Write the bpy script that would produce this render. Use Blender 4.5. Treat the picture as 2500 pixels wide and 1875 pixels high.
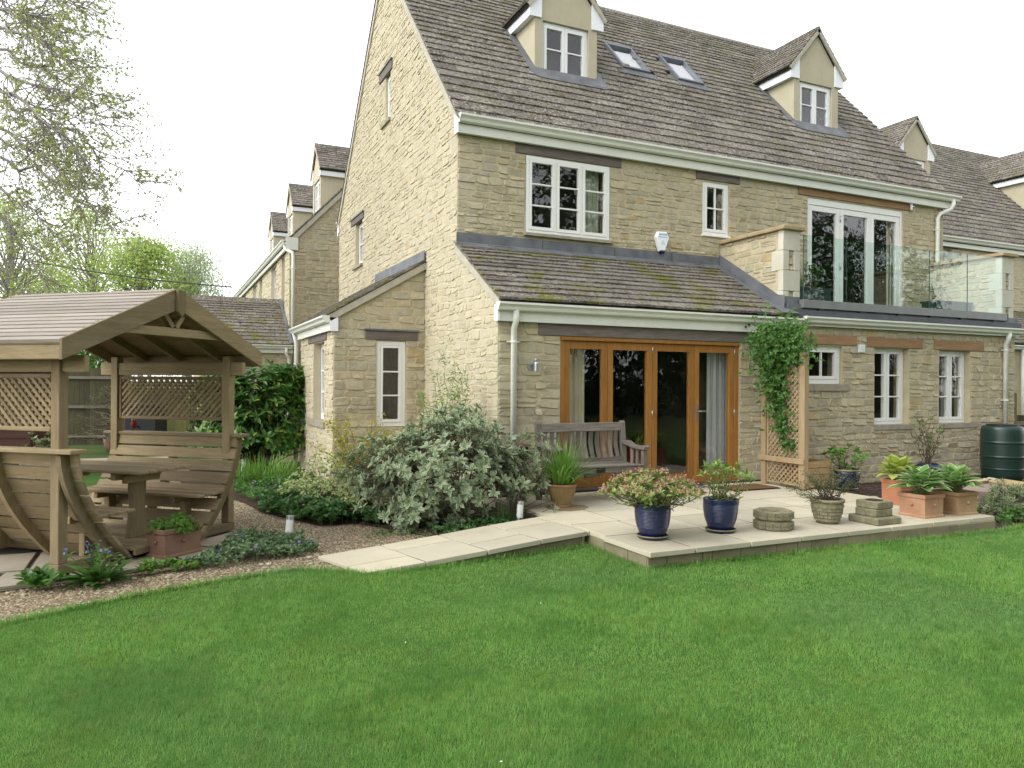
import bpy, math, random
import numpy as np
from mathutils import Matrix, Vector

# ------------------------------------------------------------------ camera, sky, sun, exposure
scene = bpy.context.scene
for o in list(bpy.data.objects): bpy.data.objects.remove(o)
COL = scene.collection
RAD = math.radians
YAW, PITCH, ROLL, FPX, CAMZ = RAD(24.983), RAD(0.0466), RAD(0.357), 1847.73, 1.43
_f = Vector((math.sin(YAW)*math.cos(PITCH), math.cos(YAW)*math.cos(PITCH), math.sin(PITCH)))
_r = Vector((math.cos(YAW), -math.sin(YAW), 0)); _u = _r.cross(_f)
_r, _u = math.cos(ROLL)*_r + math.sin(ROLL)*_u, -math.sin(ROLL)*_r + math.cos(ROLL)*_u
cam = bpy.data.cameras.new('camera'); camo = bpy.data.objects.new('camera', cam); COL.objects.link(camo)
cam.sensor_width = 36; cam.lens = 36*FPX/2500; cam.clip_end = 500; cam.clip_start = 0.05
camo.matrix_world = Matrix(((_r.x, _u.x, -_f.x, 0), (_r.y, _u.y, -_f.y, 0), (_r.z, _u.z, -_f.z, CAMZ), (0, 0, 0, 1)))
scene.camera = camo

SUN_EL, SUN_AZ = RAD(46), RAD(-95)          # azimuth measured from +Y towards +X
world = bpy.data.worlds.new('World'); scene.world = world; world.use_nodes = True
wn = world.node_tree.nodes; wl = world.node_tree.links; wn.clear()
sky = wn.new('ShaderNodeTexSky'); sky.sky_type = 'NISHITA'; sky.sun_disc = False
sky.sun_elevation = SUN_EL; sky.sun_rotation = SUN_AZ
sky.air_density = 1.0; sky.dust_density = 1.0; sky.ozone_density = 1.0
hs = wn.new('ShaderNodeHueSaturation'); hs.inputs['Saturation'].default_value = 0.10   # a closed grey-white cloud cover
bg = wn.new('ShaderNodeBackground'); bg.inputs['Strength'].default_value = 0.15
wo = wn.new('ShaderNodeOutputWorld')
wl.new(sky.outputs[0], hs.inputs['Color']); wl.new(hs.outputs[0], bg.inputs['Color']); wl.new(bg.outputs[0], wo.inputs['Surface'])
sun = bpy.data.lights.new('sun', 'SUN'); suno = bpy.data.objects.new('sun', sun); COL.objects.link(suno)
sun.energy = 0.5; sun.angle = RAD(28); sun.color = (1.0, 0.965, 0.90)
_sd = Vector((math.sin(SUN_AZ)*math.cos(SUN_EL), math.cos(SUN_AZ)*math.cos(SUN_EL), math.sin(SUN_EL)))
suno.rotation_euler = _sd.to_track_quat('Z', 'Y').to_euler()
scene.view_settings.view_transform = 'Standard'; scene.view_settings.look = 'None'
scene.view_settings.exposure = 1.55; scene.view_settings.gamma = 1.0; scene.view_settings.use_curve_mapping = False
scene.render.engine = 'CYCLES'
scene.cycles.max_bounces = 8; scene.cycles.transparent_max_bounces = 16
scene.cycles.diffuse_bounces = 3; scene.cycles.glossy_bounces = 3

rng = random.Random(11)
def U(a, b): return rng.uniform(a, b)

# ------------------------------------------------------------------ object helpers
def tag(o, label=None, cat=None, group=None, kind=None):
    if label: o['label'] = label
    if cat: o['category'] = cat
    if group: o['group'] = group
    if kind: o['kind'] = kind
    return o
def thing(name, label, cat, loc=(0, 0, 0), rotz=0.0, group=None, world=False):
    o = bpy.data.objects.new(name, None); COL.objects.link(o)
    o.location = loc; o.rotation_euler = (0, 0, rotz); o.empty_display_size = 0.1
    o['_w'] = 1 if world else 0
    return tag(o, label, cat, group)
def root_of(o):
    while o.parent: o = o.parent
    return o
def offset_of(parent):
    if parent is None: return Vector((0, 0, 0))
    r = root_of(parent)
    return Vector(r.location) if r.get('_w') else Vector((0, 0, 0))
def link(name, me, mat, parent=None, loc=None):
    if mat is not None: me.materials.append(mat)
    o = bpy.data.objects.new(name, me); COL.objects.link(o)
    if parent is not None: o.parent = parent
    if loc is not None: o.location = loc
    return o
def setattr_rnd(me, arr, name='rnd'):
    a = me.attributes.new(name, 'FLOAT', 'POINT'); a.data.foreach_set('value', np.asarray(arr, dtype=np.float32))

BOXF = ((0, 3, 2, 1), (4, 5, 6, 7), (0, 1, 5, 4), (1, 2, 6, 5), (2, 3, 7, 6), (3, 0, 4, 7))
class MB:
    """collects shapes; build() links them as one mesh object"""
    def __init__(s): s.v = []; s.f = []; s.r = []; s.e = []; s.cur = 0.5
    def rnd(s, x=None): s.cur = rng.random() if x is None else x; return s
    def add(s, vs, fs):
        n = len(s.v); s.v += [tuple(p) for p in vs]; s.r += [s.cur]*len(vs); s.e += [0.0]*len(vs)
        s.f += [tuple(n+i for i in f) for f in fs]; return s
    def box(s, x0, y0, z0, x1, y1, z1):
        x0, x1 = min(x0, x1), max(x0, x1); y0, y1 = min(y0, y1), max(y0, y1); z0, z1 = min(z0, z1), max(z0, z1)
        return s.add([(x0,y0,z0),(x1,y0,z0),(x1,y1,z0),(x0,y1,z0),(x0,y0,z1),(x1,y0,z1),(x1,y1,z1),(x0,y1,z1)], BOXF)
    def cbox(s, x0, y0, z0, x1, y1, z1, c):
        """box with its four upright edges and its top edges chamfered"""
        x0, x1 = min(x0, x1), max(x0, x1); y0, y1 = min(y0, y1), max(y0, y1); z0, z1 = min(z0, z1), max(z0, z1)
        def ring(z, i):
            a, b, d, e = x0+i, x1-i, y0+i, y1-i
            return [(a+c,d,z),(b-c,d,z),(b,d+c,z),(b,e-c,z),(b-c,e,z),(a+c,e,z),(a,e-c,z),(a,d+c,z)]
        vs = ring(z0+c, 0); vs = ring(z0, c*.7)+ring(z0+c, 0)+ring(z1-c, 0)+ring(z1, c*.7)
        fs = [tuple(range(7, -1, -1)), tuple(range(24, 32))]
        for k in range(3):
            for i in range(8): j = (i+1) % 8; fs.append((k*8+i, k*8+j, k*8+8+j, k*8+8+i))
        return s.add(vs, fs)
    def hexa(s, p): return s.add(p, BOXF)
    def bar(s, a, b, w, h, up=(0, 0, 1)):
        """rectangular bar from a to b, w across, h along 'up'"""
        a = Vector(a); b = Vector(b); d = (b-a).normalized(); up = Vector(up)
        x = d.cross(up)
        if x.length < 1e-4: x = d.cross(Vector((1, 0, 0)))
        x.normalize(); y = x.cross(d); x *= w/2; y *= h/2
        return s.hexa([a-x-y, a+x-y, a+x+y, a-x+y, b-x-y, b+x-y, b+x+y, b-x+y][:4][::1] + [b-x-y, b+x-y, b+x+y, b-x+y])
    def tube(s, pts, rad, n=6, cap=True):
        pts = [Vector(p) for p in pts]; m = len(pts)
        if not hasattr(rad, '__len__'): rad = [rad]*m
        vs = []; fs = []; prev = None
        for i, p in enumerate(pts):
            t = (pts[min(i+1, m-1)]-pts[max(i-1, 0)]).normalized()
            if prev is None:
                x = t.cross(Vector((0, 0, 1)));  x = x if x.length > 1e-3 else t.cross(Vector((1, 0, 0)))
            else: x = prev - t*prev.dot(t)
            x.normalize(); prev = x; y = t.cross(x)
            for k in range(n):
                a = 2*math.pi*k/n; vs.append(p+(x*math.cos(a)+y*math.sin(a))*rad[i])
        for i in range(m-1):
            for k in range(n): j = (k+1) % n; fs.append((i*n+k, i*n+j, (i+1)*n+j, (i+1)*n+k))
        if cap: fs.append(tuple(range(n-1, -1, -1))); fs.append(tuple((m-1)*n+k for k in range(n)))
        return s.add(vs, fs)
    def lathe(s, prof, n=24, c=(0, 0, 0), close=False):
        vs = []; fs = []; m = len(prof)
        for r, z in prof:
            for k in range(n):
                a = 2*math.pi*k/n; vs.append((c[0]+r*math.cos(a), c[1]+r*math.sin(a), c[2]+z))
        for i in range(m-1):
            for k in range(n): j = (k+1) % n; fs.append((i*n+k, i*n+j, (i+1)*n+j, (i+1)*n+k))
        if close: fs.append(tuple(range(n-1, -1, -1))); fs.append(tuple((m-1)*n+k for k in range(n)))
        return s.add(vs, fs)
    def prism(s, poly, a, b):
        """poly: list of 3D points; extruded by vector from a to b"""
        a = Vector(a); b = Vector(b); n = len(poly)
        vs = [Vector(p)+a for p in poly]+[Vector(p)+b for p in poly]
        fs = [tuple(range(n-1, -1, -1)), tuple(range(n, 2*n))]
        for i in range(n): j = (i+1) % n; fs.append((i, j, n+j, n+i))
        return s.add(vs, fs)
    def build(s, name, mat, parent=None, smooth=False, center=False, bevel=0.0, fixn=True):
        off = offset_of(parent)
        me = bpy.data.meshes.new(name)
        v = np.array(s.v, dtype=np.float64) - np.array(off)
        loc = Vector((0, 0, 0))
        if center:
            c = v.mean(axis=0); v = v-c; loc = Vector(c)
        q = parent
        while q is not None and q.parent is not None: loc -= Vector(q.location); q = q.parent
        me.from_pydata(v.tolist(), [], s.f)
        if fixn:
            import bmesh
            bm = bmesh.new(); bm.from_mesh(me); bmesh.ops.recalc_face_normals(bm, faces=bm.faces); bm.to_mesh(me); bm.free()
        setattr_rnd(me, s.r)
        if max(s.e, default=0) > 0: setattr_rnd(me, s.e, 'edge')
        if smooth: me.polygons.foreach_set('use_smooth', [True]*len(me.polygons))
        o = link(name, me, mat, parent, loc)
        if bevel > 0:
            m = o.modifiers.new('bevel', 'BEVEL'); m.width = bevel; m.segments = 2; m.limit_method = 'ANGLE'; m.angle_limit = RAD(40)
        return o

class Frame:
    """a plane in the scene: P(u, v, d) with d measured outwards"""
    def __init__(s, o, u, v, n):
        s.o = Vector(o); s.u = Vector(u).normalized(); s.v = Vector(v).normalized(); s.n = Vector(n).normalized()
        s.flip = s.u.cross(s.v).dot(s.n) < 0
    def P(s, u, v, d=0.0): return s.o+s.u*u+s.v*v+s.n*d
    def box(s, mb, u0, v0, d0, u1, v1, d1):
        u0, u1 = min(u0, u1), max(u0, u1); v0, v1 = min(v0, v1), max(v0, v1); d0, d1 = min(d0, d1), max(d0, d1)
        p = [s.P(u0,v0,d0), s.P(u1,v0,d0), s.P(u1,v1,d0), s.P(u0,v1,d0), s.P(u0,v0,d1), s.P(u1,v0,d1), s.P(u1,v1,d1), s.P(u0,v1,d1)]
        fs = BOXF if not s.flip else tuple(tuple(reversed(f)) for f in BOXF)
        mb.add(p, fs); return mb
    def poly(s, mb, pts, d0, d1):
        mb.prism([s.P(u, v, 0) for u, v in pts], s.n*d0, s.n*d1); return mb

def arrays_mesh(name, verts, faces_n, idx, mat, parent=None, attrs=None, smooth=False):
    """fast mesh from numpy: verts (N,3), idx flat loops, faces_n verts per face"""
    me = bpy.data.meshes.new(name)
    off = offset_of(parent)
    verts = np.asarray(verts, dtype=np.float32)-np.array(off, dtype=np.float32)
    idx = np.asarray(idx, dtype=np.int32).ravel()
    nf = len(idx)//faces_n
    me.vertices.add(len(verts)); me.vertices.foreach_set('co', verts.ravel())
    me.loops.add(len(idx)); me.loops.foreach_set('vertex_index', idx)
    me.polygons.add(nf); me.polygons.foreach_set('loop_start', np.arange(0, len(idx), faces_n, dtype=np.int32))
    try: me.polygons.foreach_set('loop_total', np.full(nf, faces_n, dtype=np.int32))
    except Exception: pass
    me.update(calc_edges=True)
    for k, a in (attrs or {}).items(): setattr_rnd(me, a, k)
    if smooth: me.polygons.foreach_set('use_smooth', [True]*nf)
    return link(name, me, mat, parent)

# ------------------------------------------------------------------ material helpers
def rgb(r, g, b):
    """a display colour 0-255 as linear"""
    f = lambda c: (c/255/12.92 if c/255 <= 0.04045 else ((c/255+0.055)/1.055)**2.4)
    return (f(r), f(g), f(b), 1.0)
class NT:
    def __init__(s, name):
        s.m = bpy.data.materials.new(name); s.m.use_nodes = True; s.t = s.m.node_tree; s.t.nodes.clear()
        s.out = s.n('ShaderNodeOutputMaterial')
    def n(s, t, **k):
        x = s.t.nodes.new(t)
        for a, b in k.items(): setattr(x, a, b)
        return x
    def l(s, a, b): s.t.links.new(a, b)
    def pos(s): return s.n('ShaderNodeNewGeometry').outputs['Position']
    def obj(s): return s.n('ShaderNodeTexCoord').outputs['Object']
    def noise(s, vec, scale, detail=4, rough=0.55, dist=0.0):
        x = s.n('ShaderNodeTexNoise'); x.inputs['Scale'].default_value = scale; x.inputs['Detail'].default_value = detail
        x.inputs['Roughness'].default_value = rough; x.inputs['Distortion'].default_value = dist
        if vec is not None: s.l(vec, x.inputs['Vector'])
        return x.outputs['Fac']
    def stretch(s, vec, sc):
        x = s.n('ShaderNodeMapping'); x.inputs['Scale'].default_value = sc; s.l(vec, x.inputs['Vector']); return x.outputs[0]
    def ramp(s, fac, stops, interp='LINEAR'):
        x = s.n('ShaderNodeValToRGB'); x.color_ramp.interpolation = interp; e = x.color_ramp.elements
        while len(e) < len(stops): e.new(0.5)
        for k, (p, c) in enumerate(stops):
            e[k].position = p; e[k].color = c if hasattr(c, '__len__') else (c, c, c, 1)
        s.l(fac, x.inputs['Fac']); return x.outputs['Color']
    def mix(s, fac, a, b, mode='MIX'):
        x = s.n('ShaderNodeMix'); x.data_type = 'RGBA'; x.blend_type = mode
        for sock, val in ((x.inputs[0], fac), (x.inputs[6], a), (x.inputs[7], b)):
            if isinstance(val, (int, float)): sock.default_value = val
            elif hasattr(val, '__len__'): sock.default_value = val
            else: s.l(val, sock)
        return x.outputs[2]
    def attr(s, name='rnd'):
        x = s.n('ShaderNodeAttribute'); x.attribute_name = name; return x.outputs['Fac']
    def oinfo(s): return s.n('ShaderNodeObjectInfo').outputs['Random']
    def math(s, op, a, b=0.0):
        x = s.n('ShaderNodeMath'); x.operation = op
        for sock, val in ((x.inputs[0], a), (x.inputs[1], b)):
            if isinstance(val, (int, float)): sock.default_value = val
            else: s.l(val, sock)
        return x.outputs[0]
    def bsdf(s, col, rough=0.8, spec=0.25, bump=None, bstr=0.3, bdist=0.01, metal=0.0, trans=0.0, coat=0.0):
        b = s.n('ShaderNodeBsdfPrincipled')
        if hasattr(col, '__len__'): b.inputs['Base Color'].default_value = col
        else: s.l(col, b.inputs['Base Color'])
        if isinstance(rough, (int, float)): b.inputs['Roughness'].default_value = rough
        else: s.l(rough, b.inputs['Roughness'])
        b.inputs['Specular IOR Level'].default_value = spec; b.inputs['Metallic'].default_value = metal
        if coat: b.inputs['Coat Weight'].default_value = coat; b.inputs['Coat Roughness'].default_value = 0.15
        if bump is not None:
            q = s.n('ShaderNodeBump'); q.inputs['Strength'].default_value = bstr; q.inputs['Distance'].default_value = bdist
            s.l(bump, q.inputs['Height']); s.l(q.outputs[0], b.inputs['Normal'])
        s.l(b.outputs[0], s.out.inputs['Surface']); s.b = b
        return s.m
def simple(name, c1, c2, scale=6.0, rough=0.7, spec=0.25, bstr=0.15, bdist=0.004, vary=0.0, stretch=None, metal=0.0, bscale=None, detail=5, coat=0.0):
    t = NT(name); p = t.obj()
    if stretch: p = t.stretch(p, stretch)
    nz = t.noise(p, scale, detail)
    c = t.ramp(nz, [(0.3, c1), (0.7, c2)])
    if vary > 0:
        k = t.math('FRACT', t.math('ADD', t.attr(), t.oinfo()))
        c = t.mix(1.0, c, t.ramp(k, [(0, 1-vary), (1, 1.0)]), 'MULTIPLY')
    bz = t.noise(p, bscale or scale*4, 4)
    return t.bsdf(c, rough, spec, bz, bstr, bdist, metal, coat=coat)
# ------------------------------------------------------------------ materials
def m_stone(name, warm=0.0, stain=0.25, mort=(0.46,0.395,0.265,1)):
    t = NT(name); p = t.pos(); r = t.attr()
    c = t.ramp(r, [(0.0, (0.38,0.33,0.22,1)), (0.18, (0.49,0.43,0.295,1)), (0.36, (0.43,0.39,0.285,1)), (0.52, (0.53,0.465,0.32,1)), (0.70, (0.41,0.38,0.29,1)), (0.86, (0.51,0.435,0.275,1)), (0.95, (0.48,0.42,0.29,1)), (1.0, (0.46,0.34,0.17,1))])
    n1 = t.noise(p, 9, 6, 0.65); n2 = t.noise(p, 1.1, 4, 0.6); n3 = t.noise(p, 34, 5, 0.7); n4 = t.noise(p, 17, 4, 0.6)
    c = t.mix(0.6, c, t.ramp(n1, [(0.25, (0.55,0.53,0.48,1)), (0.55, (1,1,1,1)), (0.8, (1.2,1.16,1.06,1))]), 'MULTIPLY')
    c = t.mix(t.ramp(n3, [(0.60, 0.0), (0.72, 0.4)]), c, (0.24,0.215,0.155,1))
    c = t.mix(t.ramp(t.math('ADD', t.attr('edge'), t.math('MULTIPLY', n4, 0.9)), [(0.80, 0.0), (1.0, 0.85)]), c, mort)
    c = t.mix(t.math('MULTIPLY', t.ramp(n2, [(0.45, 0.0), (0.75, 1.0)]), stain), c, (0.20,0.195,0.14,1))
    if warm: c = t.mix(warm, c, (0.51,0.465,0.345,1))
    return t.bsdf(c, 0.92, 0.12, t.math('ADD', t.math('MULTIPLY', n3, 0.6), t.noise(p, 14, 5, 0.6)), 0.7, 0.016)
def m_mortar(name, warm=0.0):
    t = NT(name); p = t.pos(); n = t.noise(p, 5, 6, 0.65); n3 = t.noise(p, 60, 4, 0.7)
    c = t.ramp(n, [(0.3, (0.42,0.365,0.24,1)), (0.7, (0.53,0.465,0.315,1))])
    if warm: c = t.mix(warm, c, (0.53,0.48,0.35,1))
    return t.bsdf(c, 0.95, 0.1, n3, 0.5, 0.006)
def m_tile(name, moss=0.3, lichen=0.5):
    t = NT(name); p = t.pos(); r = t.attr()
    c = t.ramp(r, [(0.0, (0.118,0.104,0.090,1)), (0.25, (0.208,0.188,0.162,1)), (0.5, (0.157,0.139,0.120,1)), (0.75, (0.243,0.220,0.187,1)), (1.0, (0.132,0.115,0.10,1))])
    nb = t.noise(p, 0.9, 5, 0.6); ns = t.noise(p, 15, 6, 0.72); nf = t.noise(p, 24, 5, 0.7); nm = t.noise(p, 2.1, 6, 0.7); nl = t.noise(p, 1.5, 4, 0.6)
    dark = t.math('MULTIPLY', t.ramp(ns, [(0.50, 0.0), (0.57, 1.0)]), t.ramp(nb, [(0.35, 0.45), (0.65, 1.0)]))
    c = t.mix(dark, c, (0.058,0.048,0.044,1))
    lig = t.math('MULTIPLY', t.math('MULTIPLY', t.ramp(nf, [(0.535, 0.0), (0.59, 1.0)]), t.ramp(nl, [(0.35, 0.35), (0.6, 1.0)])), lichen)
    c = t.mix(lig, c, (0.46,0.435,0.375,1))
    mo = t.math('MULTIPLY', t.math('MULTIPLY', t.ramp(nm, [(0.50, 0.0), (0.62, 1.0)]), t.ramp(ns, [(0.38, 0.25), (0.52, 1.0)])), moss)
    c = t.mix(mo, c, (0.135,0.135,0.030,1))
    return t.bsdf(c, 0.95, 0.1, t.math('ADD', ns, t.math('MULTIPLY', nf, 0.6)), 0.9, 0.02)
def m_paint(name, c, dirt=0.3, rough=0.4, dirtc=(0.30,0.30,0.20,1)):
    t = NT(name); p = t.pos(); n = t.noise(p, 3, 6, 0.7); n2 = t.noise(t.stretch(p, (9, 9, 1.2)), 2, 5, 0.7)
    k = t.math('MULTIPLY', t.math('MULTIPLY', t.ramp(n, [(0.4, 0.0), (0.75, 1.0)]), t.ramp(n2, [(0.35, 0.2), (0.7, 1.0)])), dirt)
    return t.bsdf(t.mix(k, c, dirtc), rough, 0.4, t.noise(p, 30, 3), 0.04, 0.003)
def m_wood(name, c1, c2, grain=(1, 1, 14), scale=3.0, rough=0.75, dark=(0.05,0.04,0.03,1), dk=0.35, vary=0.25, bstr=0.25, green=0.0):
    """grain runs along the axis with the smallest stretch"""
    t = NT(name); p = t.obj(); q = t.stretch(p, grain)
    n = t.noise(q, scale, 6, 0.6, 0.6); n2 = t.noise(q, scale*5, 4, 0.65); n3 = t.noise(p, 2.0, 4, 0.6)
    c = t.ramp(n, [(0.28, c1), (0.72, c2)])
    c = t.mix(t.math('MULTIPLY', t.ramp(n2, [(0.52, 0.0), (0.75, 1.0)]), dk), c, dark)
    if green: c = t.mix(t.math('MULTIPLY', t.ramp(n3, [(0.42, 0.0), (0.7, 1.0)]), green), c, (0.085,0.10,0.03,1))
    k = t.math('FRACT', t.math('ADD', t.attr(), t.oinfo()))
    c = t.mix(1.0, c, t.ramp(k, [(0, 1-vary), (1, 1.08)]), 'MULTIPLY')
    return t.bsdf(c, rough, 0.25, n2, bstr, 0.003)
def m_leaf(name, ca, cb, cc=None, edge=None, rough=0.5, trans=0.35, gloss=0.35):
    """leaf: colour per leaf from 'rnd', optional pale margin from 'edge'"""
    t = NT(name); r = t.attr()
    c = t.ramp(r, [(0.0, ca), (0.6, cb), (1.0, cc or cb)])
    if edge is not None: c = t.mix(t.ramp(t.attr('edge'), [(0.66, 0.0), (0.92, 1.0)]), c, edge)
    d = t.n('ShaderNodeBsdfPrincipled'); t.l(c, d.inputs['Base Color']); d.inputs['Roughness'].default_value = rough
    d.inputs['Specular IOR Level'].default_value = gloss
    tr = t.n('ShaderNodeBsdfTranslucent'); t.l(c, tr.inputs['Color'])
    mx = t.n('ShaderNodeMixShader'); mx.inputs[0].default_value = trans
    t.l(d.outputs[0], mx.inputs[1]); t.l(tr.outputs[0], mx.inputs[2]); t.l(mx.outputs[0], t.out.inputs['Surface'])
    return t.m
def m_glass(name, tint=(1,1,1,1), rough=0.0, base=0.04, wav=0.02):
    """thin window glass: clear, reflecting by angle"""
    t = NT(name)
    tr = t.n('ShaderNodeBsdfTransparent'); tr.inputs[0].default_value = tint
    gl = t.n('ShaderNodeBsdfGlossy'); gl.inputs['Roughness'].default_value = rough; gl.inputs['Color'].default_value = (1,1,1,1)
    lw = t.n('ShaderNodeLayerWeight'); lw.inputs['Blend'].default_value = 0.5
    k = t.math('ADD', t.math('MULTIPLY', t.math('POWER', lw.outputs['Facing'], 4.0), 0.85), base)
    if wav:
        b = t.n('ShaderNodeBump'); b.inputs['Strength'].default_value = wav; b.inputs['Distance'].default_value = 0.05
        t.l(t.noise(t.pos(), 4.5, 2), b.inputs['Height']); t.l(b.outputs[0], gl.inputs['Normal'])
    mx = t.n('ShaderNodeMixShader'); t.l(k, mx.inputs[0]); t.l(tr.outputs[0], mx.inputs[1]); t.l(gl.outputs[0], mx.inputs[2])
    t.l(mx.outputs[0], t.out.inputs['Surface']); return t.m

M = {}
M['stone'] = m_stone('rubble_stone', 0.0, 0.35)
M['stone_gable'] = m_stone('rubble_stone_gable', 0.42, 0.06)
M['mortar'] = m_mortar('lime_mortar'); M['mortar_gable'] = m_mortar('lime_mortar_gable', 0.45)
M['tile'] = m_tile('stone_roof_tile', 0.35, 0.8); M['tile_moss'] = m_tile('mossy_roof_tile', 1.0, 0.5)
M['under'] = simple('roof_underlay', (0.02,0.018,0.016,1), (0.035,0.03,0.028,1))
M['lead'] = simple('lead_sheet', (0.085,0.09,0.098,1), (0.17,0.178,0.19,1), 3.5, 0.55, 0.4, 0.1, 0.004)
M['cream'] = m_paint('cream_paint', (0.70,0.71,0.63,1), 0.25)          # gutters, fascias
M['white'] = m_paint('white_paint', (0.78,0.79,0.78,1), 0.12)           # window frames
M['frame'] = m_paint('off_white_frame', (0.78,0.78,0.73,1), 0.10, 0.35)
M['pvc'] = m_paint('pvc_white', (0.80,0.82,0.84,1), 0.05)
M['render'] = m_paint('cream_render', (0.47,0.425,0.305,1), 0.5, 0.9, (0.25,0.24,0.14,1))
M['verge'] = simple('verge_mortar', (0.36,0.335,0.27,1), (0.48,0.45,0.36,1), 9, 0.9, 0.1, 0.4, 0.01)
M['lintel_grey'] = m_wood('grey_lintel', (0.11,0.09,0.075,1), (0.20,0.175,0.155,1), (1, 10, 10), 3, 0.85, vary=0.1)
M['lintel_oak'] = m_wood('oak_lintel', (0.25,0.14,0.07,1), (0.40,0.25,0.135,1), (1, 10, 10), 3, 0.8, vary=0.15)
M['oak'] = m_wood('oiled_oak', (0.26,0.115,0.028,1), (0.38,0.185,0.05,1), (9, 9, 1), 3, 0.35, dark=(0.16,0.06,0.012,1), dk=0.3, vary=0.12, bstr=0.08)
M['ashlar'] = simple('ashlar_quoin', (0.50,0.48,0.39,1), (0.58,0.56,0.46,1), 4, 0.9, 0.1, 0.1, 0.003)
M['coping'] = simple('coping_stone', (0.30,0.225,0.125,1), (0.42,0.33,0.20,1), 5, 0.9, 0.15, 0.25, 0.006)
M['sill'] = simple('stone_sill', (0.25,0.225,0.17,1), (0.36,0.325,0.25,1), 8, 0.9, 0.15, 0.3, 0.006)
M['steel'] = simple('brushed_steel', (0.42,0.43,0.44,1), (0.52,0.53,0.54,1), 6, 0.32, 0.5, 0.02, 0.001, metal=0.9)
M['alu'] = simple('anodised_channel', (0.17,0.175,0.17,1), (0.21,0.215,0.21,1), 6, 0.45, 0.5, 0.02, 0.001, metal=0.3)
M['black'] = simple('black_plastic', (0.012,0.012,0.013,1), (0.02,0.02,0.02,1), 6, 0.45)
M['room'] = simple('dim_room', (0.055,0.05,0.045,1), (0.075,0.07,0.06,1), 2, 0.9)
M['floor'] = simple('room_floor', (0.10,0.10,0.105,1), (0.14,0.14,0.145,1), 3, 0.5)
M['glass'] = m_glass('window_glass'); M['glass_b'] = m_glass('balustrade_glass', (0.86,0.93,0.90,1), 0.0, 0.03, 0.015)
M['curtain'] = simple('beige_curtain', (0.50,0.46,0.32,1), (0.60,0.56,0.41,1), 3, 0.9)
M['curtain_g'] = simple('grey_curtain', (0.38,0.41,0.40,1), (0.46,0.49,0.47,1), 3, 0.9)
M['curtain_gr'] = simple('green_curtain', (0.28,0.33,0.22,1), (0.36,0.41,0.29,1), 3, 0.9)

# ------------------------------------------------------------------ rubble walls
def intervals(lo, hi, v0, v1, openings):
    """the free stretches of a course between openings"""
    iv = [(lo, hi)]
    for a, b, c, d in openings:
        if v1 <= b+0.012 or v0 >= d-0.012: continue
        nv = []
        for p, q in iv:
            if c <= p or a >= q: nv.append((p, q)); continue
            if a > p: nv.append((p, a))
            if c < q: nv.append((c, q))
        iv = nv
    return [i for i in iv if i[1]-i[0] > 0.03]
def rubble(vlo, vhi, left, right, openings, ch=(0.075, 0.16), cw=(0.13, 0.36), prot=(0.003, 0.015), wav=0.012, gap=(0.004, 0.011)):
    """stones of a coursed rubble wall as (outline, protrusion, random)"""
    edges = sorted({e for o in openings for e in (o[1], o[3])} | {vhi})
    out = []; v = vlo; wprev = None
    def wave():
        a, b, c, d = U(0, 6), U(0, 6), U(1.6, 3.4), U(5, 9); k = wav
        return lambda u: k*math.sin(u*c+a)+0.7*k*math.sin(u*d+b)
    wlo = lambda u: 0.0
    while v < vhi-0.02:
        h = U(*ch); snap = False
        for e in edges:
            if v+0.03 < e < v+h+0.045:
                h = e-v; snap = True; break
        whi = (lambda u: 0.0) if snap else wave()
        vm = v+h/2
        for a, b in intervals(left(vm), right(vm), v, v+h, openings):
            u = a; jl = (0.0, 0.0)
            while u < b-0.01:
                w = U(*cw)*(0.75+0.9*(h-ch[0])/(ch[1]-ch[0]+1e-6)*0.5)
                if b-(u+w) < 0.11: w = b-u
                jr = (U(-.018, .018), U(-.018, .018)) if u+w < b-0.01 else (0.0, 0.0)
                parts = [(0.0, 1.0)]
                if h > 0.105 and rng.random() < 0.22: s = U(.38, .62); parts = [(0.0, s), (s, 1.0)]
                for s0, s1 in parts:
                    def pt(x, y, jx): return (x+jx, v+wlo(x)*(1-y)+whi(x)*y+h*y)
                    g = U(*gap); bl = pt(u, s0, jl[0]+(jl[1]-jl[0])*s0); br = pt(u+w, s0, jr[0]+(jr[1]-jr[0])*s0)
                    tl = pt(u, s1, jl[0]+(jl[1]-jl[0])*s1); tr = pt(u+w, s1, jr[0]+(jr[1]-jr[0])*s1)
                    ww, hh = w, h*(s1-s0); cx = min(.035, .16*min(ww, hh*1.6)); cy = min(.022, .2*hh)
                    def c(): return U(.35, 1.25)
                    o = [(bl[0]+g+cx*c(), bl[1]+g), (br[0]-g-cx*c(), br[1]+g), (br[0]-g, br[1]+g+cy*c()), (tr[0]-g, tr[1]-g-cy*c()),
                         (tr[0]-g-cx*c(), tr[1]-g), (tl[0]+g+cx*c(), tl[1]-g), (tl[0]+g, tl[1]-g-cy*c()), (bl[0]+g, bl[1]+g+cy*c())]
                    out.append((o, U(*prot), rng.random()))
                u += w; jl = jr
        v += h; wlo = whi
    return out
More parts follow.
